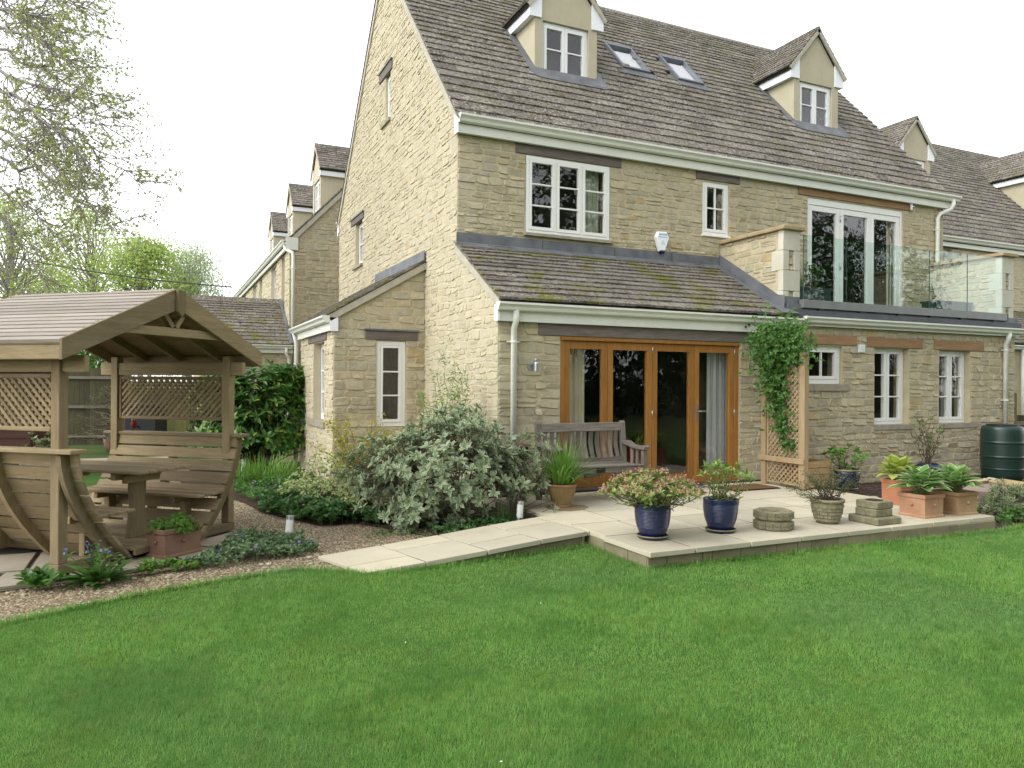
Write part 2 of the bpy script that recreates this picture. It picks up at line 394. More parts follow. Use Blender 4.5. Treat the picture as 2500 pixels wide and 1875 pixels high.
def stone_into(mb, fr, st):
    o, pr_, r = st; mb.cur = r; n = len(mb.v)
    cu = sum(p[0] for p in o)/8; cv = sum(p[1] for p in o)/8
    tu, tv = U(-.5, .5)*pr_, U(-.7, .5)*pr_
    hu = max(.02, max(abs(p[0]-cu) for p in o)); hv = max(.02, max(abs(p[1]-cv) for p in o))
    vs = [fr.P(u, v, -0.006) for u, v in o]
    for u, v in o:
        k = U(.80, .97); d = pr_+tu*(u-cu)/hu+tv*(v-cv)/hv+U(-.25, .2)*pr_
        vs.append(fr.P(cu+(u-cu)*k, cv+(v-cv)*k, max(.0015, d)))
    vs.append(fr.P(cu+U(-.4, .4)*hu, cv+U(-.4, .4)*hv, max(.002, pr_*U(.75, 1.25))))
    fs = []
    for i in range(8): j = (i+1) % 8; fs += [(i, j, 8+j, 8+i), (8+i, 8+j, 16)]
    if fr.flip: fs = [tuple(reversed(f)) for f in fs]
    mb.add(vs, fs); mb.e[n:n+8] = [1.0]*8; mb.e[n+8:n+16] = [0.45]*8
def wall_core(mb, fr, vlo, vhi, left, right, openings, thick=0.3):
    cuts = sorted({vlo, vhi} | {e for o in openings for e in (o[1], o[3]) if vlo < e < vhi})
    for v0, v1 in zip(cuts, cuts[1:]):
        vm = (v0+v1)/2
        iv = intervals(left(vm), right(vm), v0+.02, v1-.02, openings)
        for a, b in iv:
            l0, l1 = (left(v0), left(v1)) if abs(a-left(vm)) < 1e-6 else (a, a)
            r0, r1 = (right(v0), right(v1)) if abs(b-right(vm)) < 1e-6 else (b, b)
            p = [fr.P(l0,v0,-thick), fr.P(r0,v0,-thick), fr.P(r1,v1,-thick), fr.P(l1,v1,-thick), fr.P(l0,v0,0), fr.P(r0,v0,0), fr.P(r1,v1,0), fr.P(l1,v1,0)]
            mb.add(p, BOXF if not fr.flip else tuple(tuple(reversed(f)) for f in BOXF))
def px_size(p):
    """rough size on the photograph of a small piece at p"""
    q = Vector(p)-Vector((0, 0, CAMZ)); z = q.dot(_f)
    if z < 0.3: return 0, -1, -1
    return FPX/z, 1250+FPX*q.dot(_r)/z, 937.5-FPX*q.dot(_u)/z
class Pieces:
    """collects like pieces of one thing: the ones that show largest become parts, the rest one part"""
    def __init__(s, name, restname, limit=300): s.name = name; s.rest = restname; s.limit = limit; s.items = []
    def add(s, parent, mat, fr, data, maker, area, c, facing): s.items.append((parent, mat, fr, data, maker, area, c, facing))
    def flush(s, root):
        def score(it):
            k, x, y = px_size(it[6])
            return it[5]*k*k*it[7] if (0 < x < 2500 and 0 < y < 1875) else 0
        ranked = sorted(s.items, key=score, reverse=True)
        for it in ranked[:s.limit]:
            mb = MB(); it[4](mb, it[2], it[3]); mb.build(s.name, it[1], it[0], center=True, fixn=False)
        rest = {}
        for it in ranked[s.limit:]: rest.setdefault(it[1].name, []).append(it)
        first = True
        for mn, its in rest.items():
            mb = MB()
            for it in its: it[4](mb, it[2], it[3])
            o = mb.build(s.rest, its[0][1], root, fixn=False); o['kind'] = 'stuff'
def wall(root, fr, vlo, vhi, left, right, openings, pieces, mat='stone', mort='mortar', thick=0.3, inset=0.3, rinset=0.0, facing=0.8, skip=None, **k):
    mb = MB(); wall_core(mb, fr, vlo, vhi, lambda v: left(v)+inset, lambda v: right(v)-rinset, openings, thick)
    w = mb.build('wall', M[mort], root)
    for st in rubble(vlo, vhi, left, right, openings, **k):
        o = st[0]; cu = sum(p[0] for p in o)/8; cv = sum(p[1] for p in o)/8
        ar = (max(p[0] for p in o)-min(p[0] for p in o))*(max(p[1] for p in o)-min(p[1] for p in o))
        if skip and skip(cu, cv): continue
        pieces.add(w, M[mat], fr, st, stone_into, ar, fr.P(cu, cv), facing)
    return w

# ------------------------------------------------------------------ stone-tile roofs
def courses(length, e0, e1):
    v = 0.0; out = []
    while v < length-0.03:
        t = v/length; e = (e0+(e1-e0)*t)*U(.93, 1.07)
        if length-(v+e) < 0.06: e = length-v
        out.append((v, e)); v += e
    return out
def tile_into(mb, fr, d):
    u0, v0, u1, v1, jt, r = d; mb.cur = r
    a, b, c, e, f = jt
    th = 0.034
    lo = 0.050+a; P = fr.P
    p = [P(u0,v0+b,lo-th), P(u1,v0+c,lo-th+e), P(u1,v1,0.004), P(u0,v1,0.004), P(u0+f,v0+b+.004,lo), P(u1-f,v0+c+.004,lo+e), P(u1,v1,0.024), P(u0,v1,0.024)]
    mb.add(p, BOXF if not fr.flip else tuple(tuple(reversed(q)) for q in BOXF))
def tiles(parent, fr, length, left, right, e0, e1, pieces, mat='tile', w=(0.2, 0.44), holes=None, facing=0.6):
    for v, e in courses(length, e0, e1):
        a, b = left(v+e/2), right(v+e/2)
        if b-a < 0.05: continue
        u = a-U(0, .1)
        while u < b-0.02:
            ww = U(*w)*(0.8+0.4*e/max(e0, e1)); u1 = min(u+ww, b)
            if b-u1 < 0.08: u1 = b
            ua = max(u, a)
            if u1-ua > 0.02 and not (holes and holes((ua+u1)/2, v+e/2)):
                jt = (U(-.004, .006), U(-.010, .006), U(-.010, .006), U(-.004, .004), U(.001, .004))
                d = (ua+.002, v, u1-.002, v+e+0.055, jt, rng.random())
                pieces.add(parent, M[mat], fr, d, tile_into, (u1-ua)*e, fr.P((ua+u1)/2, v+e/2), facing)
            u = u1
def sheet(name, fr, pts, d0, d1, mat, parent):
    mb = MB(); fr.poly(mb, pts, d0, d1); return mb.build(name, M[mat], parent)

# ------------------------------------------------------------------ windows
def window(root, fr, u0, v0, u1, v1, d, lights, rows, cols=1, fw=0.05, sw=0.040, mat='frame', name='window', depth=0.09, sill=None, curtain=None, room=0.9, glass='glass'):
    """frame > sashes, glazing bars and one object for each pane; d is the face of the frame"""
    mb = MB()
    fr.box(mb, u0, v0, d-depth, u0+fw, v1, d); fr.box(mb, u1-fw, v0, d-depth, u1, v1, d)
    fr.box(mb, u0+fw, v1-fw, d-depth, u1-fw, v1, d); fr.box(mb, u0+fw, v0, d-depth, u1-fw, v0+fw, d)
    lw = (u1-u0-2*fw)/lights; mw = 0.035
    for i in range(1, lights):
        c = u0+fw+lw*i; fr.box(mb, c-mw/2, v0+fw, d-depth, c+mw/2, v1-fw, d-.002)
    w = mb.build(name, M[mat], root)
    for i in range(lights):
        a = u0+fw+lw*i+(mw/2 if i else 0)+.004; b = u0+fw+lw*(i+1)-(mw/2 if i < lights-1 else 0)-.004
        lo, hi = v0+fw+.004, v1-fw-.004; e = d+.008
        mb = MB(); fr.box(mb, a, lo, d-.05, a+sw, hi, e); fr.box(mb, b-sw, lo, d-.05, b, hi, e)
        fr.box(mb, a+sw, hi-sw, d-.05, b-sw, hi, e); fr.box(mb, a+sw, lo, d-.05, b-sw, lo+sw*1.25, e)
        mb.build('sash', M[mat], w)
        ga, gb, gl, gh = a+sw, b-sw, lo+sw*1.25, hi-sw; bw = 0.022
        for k in range(1, rows):
            y = gl+(gh-gl)*k/rows; mb = MB(); fr.box(mb, ga, y-bw/2, d-.035, gb, y+bw/2, e-.006); mb.build('glazing_bar', M[mat], w)
        for k in range(1, cols):
            x = ga+(gb-ga)*k/cols; mb = MB(); fr.box(mb, x-bw/2, gl, d-.034, x+bw/2, gh, e-.007); mb.build('glazing_bar', M[mat], w)
        for ky in range(rows):
            for kx in range(cols):
                x0 = ga+(gb-ga)*kx/cols+.002; x1 = ga+(gb-ga)*(kx+1)/cols-.002; y0 = gl+(gh-gl)*ky/rows+.002; y1 = gl+(gh-gl)*(ky+1)/rows-.002
                mb = MB(); fr.box(mb, x0, y0, d-.026, x1, y1, d-.020); mb.build('pane', M[glass], w, fixn=False)
    if sill:
        su0, sv, su1, sd, sm = sill
        mb = MB(); fr.box(mb, su0, sv, d-.02, su1, v0-.001, sd); mb.build('sill', M[sm], w, bevel=.006)
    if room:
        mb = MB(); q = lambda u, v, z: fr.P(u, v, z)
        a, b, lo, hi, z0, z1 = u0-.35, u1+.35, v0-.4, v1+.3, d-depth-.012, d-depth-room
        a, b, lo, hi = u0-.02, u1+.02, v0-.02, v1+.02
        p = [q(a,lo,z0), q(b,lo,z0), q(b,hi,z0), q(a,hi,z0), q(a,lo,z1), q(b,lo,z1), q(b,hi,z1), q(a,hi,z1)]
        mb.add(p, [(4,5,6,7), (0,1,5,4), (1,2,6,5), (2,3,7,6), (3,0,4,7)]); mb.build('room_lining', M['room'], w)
    for c in (curtain or []):
        curtain_into(w, fr, c[0], c[1], v0+.03, v1-.02, d-depth-.08, c[2])
    return w
def curtain_into(parent, fr, u0, u1, v0, v1, d, mat, waves=22):
    n = 60; vs = []; fs = []
    for i in range(n+1):
        u = u0+(u1-u0)*i/n; z = d+0.022*math.sin(u*waves*2.2)+0.012*math.sin(u*waves*5.1+1)
        vs += [fr.P(u, v0, z), fr.P(u, v1, z*0.5+d*0.5)]
    for i in range(n): fs.append((2*i, 2*i+2, 2*i+3, 2*i+1))
    mb = MB(); mb.add(vs, fs); mb.build('curtain', M[mat], parent, smooth=True)
def gutter(root, p0, p1, out, mat='cream', h=0.105, w=0.115, name='gutter'):
    """ogee gutter, top edge from p0 to p1, 'out' the outward direction"""
    p0 = Vector(p0); p1 = Vector(p1); out = Vector(out).normalized(); z = Vector((0, 0, 1))
    pf = [(0, 0), (0, -h), (.45*w, -h), (.62*w, -.86*h), (.70*w, -.55*h), (.86*w, -.36*h), (w, -.25*h), (w, 0), (w-.008, 0), (w-.012, -.2*h), (.6*w, -.5*h), (.1*w, -.6*h), (.008, 0)]
    mb = MB(); poly = [p0+out*a+z*b for a, b in pf]; mb.prism(poly, (0, 0, 0), p1-p0)
    g = mb.build(name, M[mat], root)
    for e, s in ((p0, -1), (p1, 1)):
        mb = MB(); dirv = (p1-p0).normalized()*s
        mb.prism([e+out*a+z*b for a, b in ((-.001, .004), (-.001, -h-.004), (.5*w, -h-.004), (.75*w, -.6*h), (w+.004, -.28*h), (w+.004, .004))], dirv*-.004, dirv*.006)
        mb.build('gutter_end', M[mat], g)
    return g
def downpipe(root, pts, r=0.040, mat='cream', clips=(), out=(0, -1, 0)):
    mb = MB(); mb.tube(pts, r, 14); d = mb.build('downpipe', M[mat], root, smooth=True)
    for z in clips:
        mb = MB(); x, y = pts[-1][0], pts[-1][1]; o = Vector(out)
        mb.lathe([(r+.001, -.014), (r+.008, -.012), (r+.008, .012), (r+.001, .014)], 14, (x, y, z))
        side = Vector((-o.y, o.x, 0))
        a = Vector((x, y, z))+side*(r+.05)-o*.02; b = Vector((x, y, z))-side*(r+.05)-o*.02
        mb.bar(a, b, .02, .018); mb.build('pipe_clip', M[mat], d)
    return d
# ------------------------------------------------------------------ the main house
X0, Y1, Y2, XR, XW = 3.92, 8.85, 10.34, 14.55, 14.47       # gable, lower front, upper front, right end, wing end
GZ = -0.16                                                  # garden level
KR = 1.085                                                  # main roof pitch
house = thing('stone_house', 'large honey-stone house with two dormers, mossy stone-tile roof and glass balcony', 'house', (X0, Y1, GZ), world=True)
fs = Pieces('stone', 'stone_mass'); ft = Pieces('roof_tile', 'roof_tile_mass')
FL = Frame((0, Y1, 0), (1, 0, 0), (0, 0, 1), (0, -1, 0))    # lower front wall
FU = Frame((0, Y2, 0), (1, 0, 0), (0, 0, 1), (0, -1, 0))    # upper front wall
FG = Frame((X0, 0, 0), (0, 1, 0), (0, 0, 1), (-1, 0, 0))    # gable
YB = 18.32                                                  # rear eaves
APY, APZ = 14.345, 5.33+KR*(14.345-10.34)
# lower front: lean-to and wing
op = [(4.83, 0.0, 7.88, 2.08), (9.20, 1.46, 10.02, 2.10), (10.76, 0.79, 11.60, 2.09), (12.37, 0.79, 13.21, 2.08)]
lint = [(4.50, 2.08, 8.23, 2.26), (9.0, 2.10, 10.33, 2.26), (10.57, 2.09, 11.92, 2.25), (12.22, 2.085, 13.56, 2.25)]
wall(house, FL, GZ, 2.50, lambda v: X0, lambda v: XW, op+lint, fs, ch=(.075, .15), cw=(.13, .33), prot=(.005, .018), facing=.95)
# upper front
op = [(5.02, 3.72, 6.52, 4.92), (8.38, 4.01, 8.95, 4.94), (10.80, 2.74, 13.34, 4.94)]
lint2 = [(4.85, 4.93, 6.73, 5.10), (8.24, 4.95, 9.18, 5.11), (10.56, 4.94, 13.53, 5.10)]
wall(house, FU, 2.7, 5.30, lambda v: X0, lambda v: XR, op+lint2, fs, ch=(.065, .14), cw=(.12, .32), facing=.9, skip=lambda u, v: v < 3.45 and u < 8.8)
# gable, with the flank of the lean-to
def gl(v):
    lo = Y1 if v < 2.45 else (8.86+(v-2.45)*1.5 if v < 3.44 else Y2)
    return lo if v < 5.33 else Y2+(v-5.33)/KR
def gr(v): return YB if v < 5.33 else YB-(v-5.33)/KR
gop = [(16.02, 4.00, 16.66, 4.95), (13.92, 6.45, 14.26, 7.33)]
gl_l = [(15.90, 4.95, 17.02, 5.08), (13.78, 7.33, 14.66, 7.50)]
mbx = MB(); wall_core(mbx, FG, GZ, 2.45, lambda v: Y1, gr, []); wall_core(mbx, FG, 2.45, 3.44, gl, gr, []); wall_core(mbx, FG, 3.44, 5.33, lambda v: Y2, gr, gop+gl_l); wall_core(mbx, FG, 5.33, APZ, gl, gr, gop+gl_l)
gw = mbx.build('wall', M['mortar_gable'], house)
for st in rubble(GZ, APZ-.05, gl, gr, gop+gl_l, ch=(.06, .135), cw=(.11, .31), prot=(.002, .012), wav=.016, gap=(.003, .010)):
    o = st[0]; cu = sum(p[0] for p in o)/8; cv = sum(p[1] for p in o)/8
    if 11.80 < cu < 14.9 and cv < 2.3: continue
    ar = (max(p[0] for p in o)-min(p[0] for p in o))*(max(p[1] for p in o)-min(p[1] for p in o))
    fs.add(gw, M['stone_gable'], FG, st, stone_into, ar, FG.P(cu, cv), .35)
# rear and right end closing walls
mb = MB(); mb.box(X0+.3, YB-.3, GZ, XR-.3, YB, 5.33); mb.box(XR-.3, Y2+.3, GZ, XR, YB, 5.33); mb.box(XW-.3, Y1+.3, GZ, XW, Y2, 2.5)
mb.prism([(0, Y2, 5.331), (0, YB, 5.331), (0, APY, APZ-.02)], (XR-.3, 0, 0), (XR, 0, 0))
mb.build('end_wall', M['mortar'], house)
# lintels
for i, (a, b, c, d) in enumerate(lint):
    mb = MB(); FL.box(mb, a, b+.002, -.10, c, d, .022); mb.build('lintel', M['lintel_grey' if i == 0 else 'lintel_oak'], house, bevel=.008)
for i, (a, b, c, d) in enumerate(lint2):
    mb = MB(); FU.box(mb, a, b+.002, -.10, c, d, .024); mb.build('lintel', M['lintel_grey' if i < 2 else 'lintel_oak'], house, bevel=.008)
for a, b, c, d in gl_l:
    mb = MB(); FG.box(mb, a, b+.002, -.12, c, d, .03); mb.build('lintel', M['lintel_grey'], house, bevel=.008)
    mb = MB(); FG.box(mb, a-.02, d+.002, -.02, c+.02, d+.03, .05); mb.build('lead_drip', M['lead'], house)
# windows
window(house, FU, 5.03, 3.74, 6.51, 4.915, .012, 3, 3, sill=(4.99, 3.69, 6.56, .075, 'sill'), curtain=[(6.08, 6.42, 'curtain_gr')])
window(house, FU, 8.39, 4.02, 8.945, 4.935, -.012, 1, 2, 2, sill=(8.36, 3.985, 8.98, .04, 'frame'))
window(house, FL, 9.21, 1.475, 10.015, 2.095, -.05, 1, 1, 2, fw=.07, sill=(9.1, 1.36, 10.16, .035, 'sill'), glass='glass')
window(house, FL, 10.77, 0.80, 11.59, 2.085, -.11, 2, 3, sill=(10.74, .71, 11.72, .03, 'sill'), curtain=[(11.28, 11.42, 'curtain_g')])
window(house, FL, 12.38, 0.80, 13.20, 2.075, -.11, 2, 3, sill=(12.34, .71, 13.40, .03, 'sill'), curtain=[(12.82, 12.95, 'curtain_g')])
window(house, FG, 16.03, 4.01, 16.65, 4.945, -.08, 1, 2, 2, mat='white', sill=(15.98, 3.95, 16.80, .05, 'sill'))
window(house, FG, 13.925, 6.46, 14.255, 7.325, -.05, 1, 2, mat='white', sill=(13.88, 6.39, 14.5, .05, 'sill'))

def doors(root, fr, xs, v0, v1, d, mat, name, frw=0.085, top=0.12, bot=0.16, stile=0.085, head=0.05, glazing='glass', side=.08):
    """folding doors: leaf edges xs; frame > leaf, pane"""
    a, b = xs[0]-side, xs[-1]+side
    mb = MB(); fr.box(mb, a, v0, d-.12, xs[0]-.003, v1, d+.012); fr.box(mb, xs[-1]+.003, v0, d-.12, b, v1, d+.012)
    fr.box(mb, xs[0]-.003, v1-head, d-.12, xs[-1]+.003, v1, d+.012); fr.box(mb, xs[0]-.003, v0, d-.12, xs[-1]+.003, v0+.035, d+.0)
    w = mb.build(name, M[mat], root)
    for p, q in zip(xs, xs[1:]):
        lo, hi = v0+.038, v1-head-.006; p += .003; q -= .003
        mb = MB(); fr.box(mb, p, lo, d-.06, p+stile, hi, d); fr.box(mb, q-stile, lo, d-.06, q, hi, d)
        fr.box(mb, p+stile, hi-top, d-.06, q-stile, hi, d-.001); fr.box(mb, p+stile, lo, d-.06, q-stile, lo+bot, d-.001)
        mb.build('door_leaf', M[mat], w)
        mb = MB(); fr.box(mb, p+stile-.004, lo+bot-.004, d-.034, q-stile+.004, hi-top+.004, d-.028); mb.build('pane', M[glazing], w, fixn=False)
    return w
bf = doors(house, FL, [4.90, 5.58, 6.32, 7.06, 7.80], 0.03, 2.075, -.02, 'oak', 'folding_doors', bot=.10, top=.10, side=.075)
mb = MB(); FL.box(mb, 4.83, 2.03, .0, 7.88, 2.075, .02); mb.build('drip_bar', M['oak'], bf)
for x in (6.32, 7.80):
    for z in (1.93, 1.03):
        mb = MB(); mb.tube([FL.P(x, z-.05, -.01), FL.P(x, z+.05, -.01)], .008, 8); mb.build('hinge', M['steel'], bf, smooth=True)
mb = MB(); FL.box(mb, 7.085, .92, -.02, 7.115, 1.15, -.008); mb.tube([FL.P(7.10, 1.06, -.01), FL.P(7.10, 1.06, .045), FL.P(7.13, 1.06, .055), FL.P(7.23, 1.06, .05)], .009, 8)
mb.build('door_handle', M['steel'], bf, smooth=False)
mb = MB(); FL.box(mb, 4.75, -.10, .02, 8.0, 0.028, -.16); mb.build('threshold', simple('brick_threshold', (.16,.07,.05,1), (.22,.10,.07,1), 12, .8), bf)
mb = MB(); FL.box(mb, 3.9, -.14, .01, 8.6, .012, .10); mb.build('drain_strip', M['black'], house)
bd = doors(house, FU, [10.85, 11.66, 12.48, 13.29], 2.74, 4.93, -.03, 'frame', 'balcony_doors', bot=.12, top=.10, stile=.09, head=.13, side=.05)
for x in (11.66,):
    for z in (4.6, 3.7): mb = MB(); mb.tube([FU.P(x, z-.06, -.02), FU.P(x, z+.06, -.02)], .010, 8); mb.build('hinge', M['steel'], bd, smooth=True)
# rooms behind the two door sets
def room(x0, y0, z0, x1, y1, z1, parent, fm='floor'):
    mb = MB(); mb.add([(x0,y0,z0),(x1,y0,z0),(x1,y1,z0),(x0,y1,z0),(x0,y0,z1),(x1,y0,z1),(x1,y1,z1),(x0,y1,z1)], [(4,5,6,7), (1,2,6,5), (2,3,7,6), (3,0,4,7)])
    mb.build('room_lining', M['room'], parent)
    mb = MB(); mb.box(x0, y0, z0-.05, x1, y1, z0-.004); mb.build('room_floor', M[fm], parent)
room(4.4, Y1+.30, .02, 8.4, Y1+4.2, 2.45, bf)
room(10.3, Y2+.30, 2.74, 13.9, Y2+4, 5.05, bd)
curtain_into(bf, FL, 4.93, 5.36, .05, 2.0, -.28, 'curtain'); curtain_into(bf, FL, 7.52, 7.98, .05, 2.0, -.30, 'curtain_g')
curtain_into(bd, FU, 13.12, 13.26, 2.78, 4.8, -.2, 'curtain')

# ---- main roof
L = math.sqrt((APY-10.20)**2+(KR*(APY-10.20))**2); sy, sz = 1/math.sqrt(1+KR*KR), KR/math.sqrt(1+KR*KR)
EY = 10.20; EZ = 5.33-KR*(Y2-EY)+.06
FR_ = Frame((0, EY, EZ), (1, 0, 0), (0, sy, sz), (0, -sz, sy))
LM = math.hypot(APY-EY, KR*(APY-EY))
rf = sheet('roof', FR_, [(X0-.03, 0), (XR+.17, 0), (XR+.17, LM), (X0-.03, LM)], -.05, -.004, 'under', house)
DORM = (6.47, 12.45)
def vy(y): return (y-EY)/sy
def rholes(u, v):
    y = EY+v*sy
    for c in DORM:
        if abs(u-c) < .60 and 11.72 < y < 13.0: return True
    for a in (7.98, 9.28):
        if a < u < a+.66 and 12.25 < y < 12.93: return True
    return False
tiles(rf, FR_, LM, lambda v: X0-.045, lambda v: XR+.19, .265, .125, ft, 'tile', (0.22, .50), rholes, .5)
# rear slope, seen only edge-on at the gable
FRb = Frame((0, YB+.14, EZ), (1, 0, 0), (0, -sy, sz), (0, sz, sy))
sheet('roof', FRb, [(X0-.03, 0), (XR+.17, 0), (XR+.17, LM), (X0-.03, LM)], -.05, -.004, 'under', house)
mb = MB()
for v, e in courses(LM, .265, .125): mb.rnd(); tile_into(mb, FRb, (X0-.05, v, X0+.5, v+e+.05, (0, 0, 0, 0, .002), rng.random()))
o = mb.build('rear_roof_tiles', M['tile'], house); o['kind'] = 'stuff'
sheet('rear_roof_cover', FRb, [(X0+.5, 0), (XR+.17, 0), (XR+.17, LM), (X0+.5, LM)], .0, .03, 'tile', house)
# ridge tiles
x = X0-.05
while x < XR+.18:
    w = U(.42, .5); mb = MB().rnd(); e = min(x+w, XR+.19)
    mb.prism([(0, APY-.13, APZ-.02), (0, APY-.11, APZ+.03), (0, APY-.02, APZ+.115), (0, APY+.02, APZ+.115), (0, APY+.11, APZ+.03), (0, APY+.13, APZ-.02)], (x, 0, 0), (e-.006, 0, 0))
    mb.build('ridge_tile', M['tile'], house); x += w
# verge strips on the gable
for F_, nm in ((FR_, 'verge'), (FRb, 'verge')):
    mb = MB(); F_.box(mb, X0-.035, .02, -.11, X0+.02, LM-.02, -.005); mb.build('verge', M['verge'], house)
# eaves
mb = MB(); mb.box(X0-.02, 10.24, 5.075, XR+.16, 10.30, 5.27); mb.build('fascia', M['cream'], house)
mb = MB(); mb.box(X0-.02, 10.30, 5.085, XR+.16, Y2-.026, 5.11); mb.build('soffit', M['cream'], house)
mb = MB(); mb.prism([(0, 10.225, 5.07), (0, 10.37, 5.07), (0, 10.37, 5.36), (0, 10.225, 5.27)], (X0-.045, 0, 0), (X0-.021, 0, 0)); mb.build('box_end', M['pvc'], house)
gutter(house, (X0-.03, 10.238, 5.325), (14.80, 10.238, 5.325), (0, -1, 0), h=.115, w=.12)
mb = MB(); mb.box(X0-.03, YB+.05, 5.0, X0+.05, YB+.12, 5.34); mb.box(X0-.03, YB-.03, 5.06, X0-.012, YB+.05, 5.32); mb.build('box_end', M['pvc'], house)
gutter(house, (X0-.03, YB+.125, 5.36), (X0+3, YB+.125, 5.36), (0, 1, 0), h=.115, w=.12)
downpipe(house, [(14.62, 10.17, 5.25), (14.62, 10.17, 5.14), (14.58, 10.20, 5.05), (14.36, 10.27, 4.95), (14.30, 10.28, 4.86), (14.30, 10.28, 2.74)], clips=(4.62, 3.52))

# ---- dormers
def dormer(root, c, yf, pieces, lead=True, zb=6.83, ymid=None, axis='y', org=None, k=KR, ez=None):
    """dormer with its face at yf looking to -y; built in its own frame so that it can be turned"""
    if org is None: W = lambda x, y, z: Vector((x, y, z)); T = lambda v: Vector(v)
    else: W, T = org
    hw = .625; ze = 8.03; za = 8.90; yb = yf+(za-zb)/k+.25
    mb = MB()
    fp = [(c-hw, zb-.15), (c+hw, zb-.15), (c+hw, ze+.02), (c, za-.09), (c-hw, ze+.02)]
    # walls with the window opening in front
    wu0, wv0, wu1, wv1 = c-.475, zb, c+.45, 7.77
    F = Frame(W(0, yf, 0), T((1, 0, 0)), T((0, 0, 1)), T((0, -1, 0)))
    for a, b, c_, d in ((c-hw, zb-.15, wu0, wv1), (wu1, zb-.15, c+hw, wv1), (wu0, zb-.15, wu1, wv0)): F.box(mb, a, b, -.12, c_, d, 0)
    F.poly(mb, [(c-hw, wv1), (c+hw, wv1), (c+hw, ze+.02), (c, za-.07), (c-hw, ze+.02)], -.12, 0)
    for s in (-1, 1):
        a, b = (c-hw, c-hw+.06) if s < 0 else (c+hw-.06, c+hw)
        ps = [W(a, yf+.12, zb-.15), W(a, yf+.12, ze), W(a, yb, ze), W(a, yf+(ze-zb)/k+.12, ze)]
        mb.prism([W(a, yf+.12, zb-.15), W(a, yf+.12, ze), W(a, yf+1.35, ze), W(a, yf+1.35, zb+1.0)], (0, 0, 0), T((.06, 0, 0)))
    d = mb.build('dormer', M['render'], root)
    window_in(d, F, wu0+.004, wv0+.004, wu1-.004, wv1-.004, -.05)
    # white box ends, side fascias
    for s in (-1, 1):
        mb = MB(); F.poly(mb, [(c+s*(hw+.115), 7.79), (c+s*(hw-.12), 7.79), (c+s*(hw-.12), ze+.21), (c+s*(hw+.115), ze-.02)], 0.002, .035); mb.build('box_end', M['pvc'], d)
        mb = MB(); u = c+s*(hw+.095)
        mb.prism([W(u, yf-.0, 7.79), W(u, yf-.0, ze+.0), W(u, yf+1.25, ze), W(u, yf+(7.79-zb)/k+.02, 7.79)], T((-.012, 0, 0)), T((.012, 0, 0))); mb.build('fascia', M['pvc'], d)
        mb = MB(); mb.hexa([W(c+s*hw, yf, 7.80), W(u, yf, 7.80), W(u, yf+1.0, 7.80), W(c+s*hw, yf+1.0, 7.80), W(c+s*hw, yf, 7.815), W(u, yf, 7.815), W(u, yf+1.0, 7.815), W(c+s*hw, yf+1.0, 7.815)]); mb.build('soffit', M['pvc'], d)
    # roof slopes
    ov = .80; ev = ze-.06; pl = math.hypot(ov, za-ev); ks = (za-ev)/ov
    for s in (-1, 1):
        FS = Frame(W(c+s*ov, yf-.06, ev), T((0, 1, 0)), T((-s*ov/pl, 0, (za-ev)/pl)), T((s*(za-ev)/pl, 0, ov/pl)))
        def right(v, k=k): return .06+(ev+v*(za-ev)/pl-zb)/k+.05
        r_ = right
        mb = MB(); FS.poly(mb, [(0, 0), (right(0), 0), (right(pl), pl), (0, pl)], -.05, -.004); q = mb.build('dormer_roof', M['under'], d)
        if s < 0 or True: tiles(d, FS, pl, lambda v: 0.0, right, .125, .10, pieces, 'tile', (.18, .32), None, .45 if s < 0 else .1)
        mb = MB(); FS.box(mb, -.012, .0, -.06, .022, pl, .006); mb.build('verge', M['verge'], d)
    mb = MB(); mb.prism([W(c-.09, yf-.07, za-.06), W(c, yf-.07, za+.06), W(c+.09, yf-.07, za-.06)], (0, 0, 0), T((0, yb-yf, 0))); mb.build('ridge_tile', M['tile'], d)
    return d
def window_in(d, F, u0, v0, u1, v1, z):
    """dormer window as parts of the dormer"""
    mb = MB(); fw = .045
    F.box(mb, u0, v0, z-.07, u0+fw, v1, z); F.box(mb, u1-fw, v0, z-.07, u1, v1, z); F.box(mb, u0+fw, v1-fw, z-.07, u1-fw, v1, z); F.box(mb, u0+fw, v0, z-.07, u1-fw, v0+fw, z)
    m = (u0+u1)/2
    for a, b in ((u0+fw, m), (m, u1-fw)):
        s = .055
        F.box(mb, a+.003, v0+fw, z-.05, a+s, v1-fw, z+.01); F.box(mb, b-s, v0+fw, z-.05, b-.003, v1-fw, z+.01)
        F.box(mb, a+s, v1-fw-s, z-.05, b-s, v1-fw, z+.01); F.box(mb, a+s, v0+fw, z-.05, b-s, v0+fw+s*1.2, z+.01)
        y = (v0+v1)/2+.01; F.box(mb, a+s, y-.011, z-.04, b-s, y+.011, z+.004)
        for lo, hi in ((v0+fw+s*1.2, y-.011), (y+.011, v1-fw-s)):
            pm = MB(); F.box(pm, a+s, lo, z-.026, b-s, hi, z-.020); pm.build('pane', M['glass'], d, fixn=False)
    mb.build('window_frame', M['white'], d)
    mb = MB(); F.box(mb, u0-.03, v0-.035, -.02, u1+.04, v0-.001, .045); mb.build('window_sill', M['white'], d)
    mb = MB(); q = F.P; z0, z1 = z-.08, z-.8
    mb.add([q(u0,v0,z0), q(u1,v0,z0), q(u1,v1,z0), q(u0,v1,z0), q(u0,v0,z1), q(u1,v0,z1), q(u1,v1,z1), q(u0,v1,z1)], [(4,5,6,7), (0,1,5,4), (1,2,6,5), (2,3,7,6), (3,0,4,7)]); mb.build('room_lining', M['room'], d)
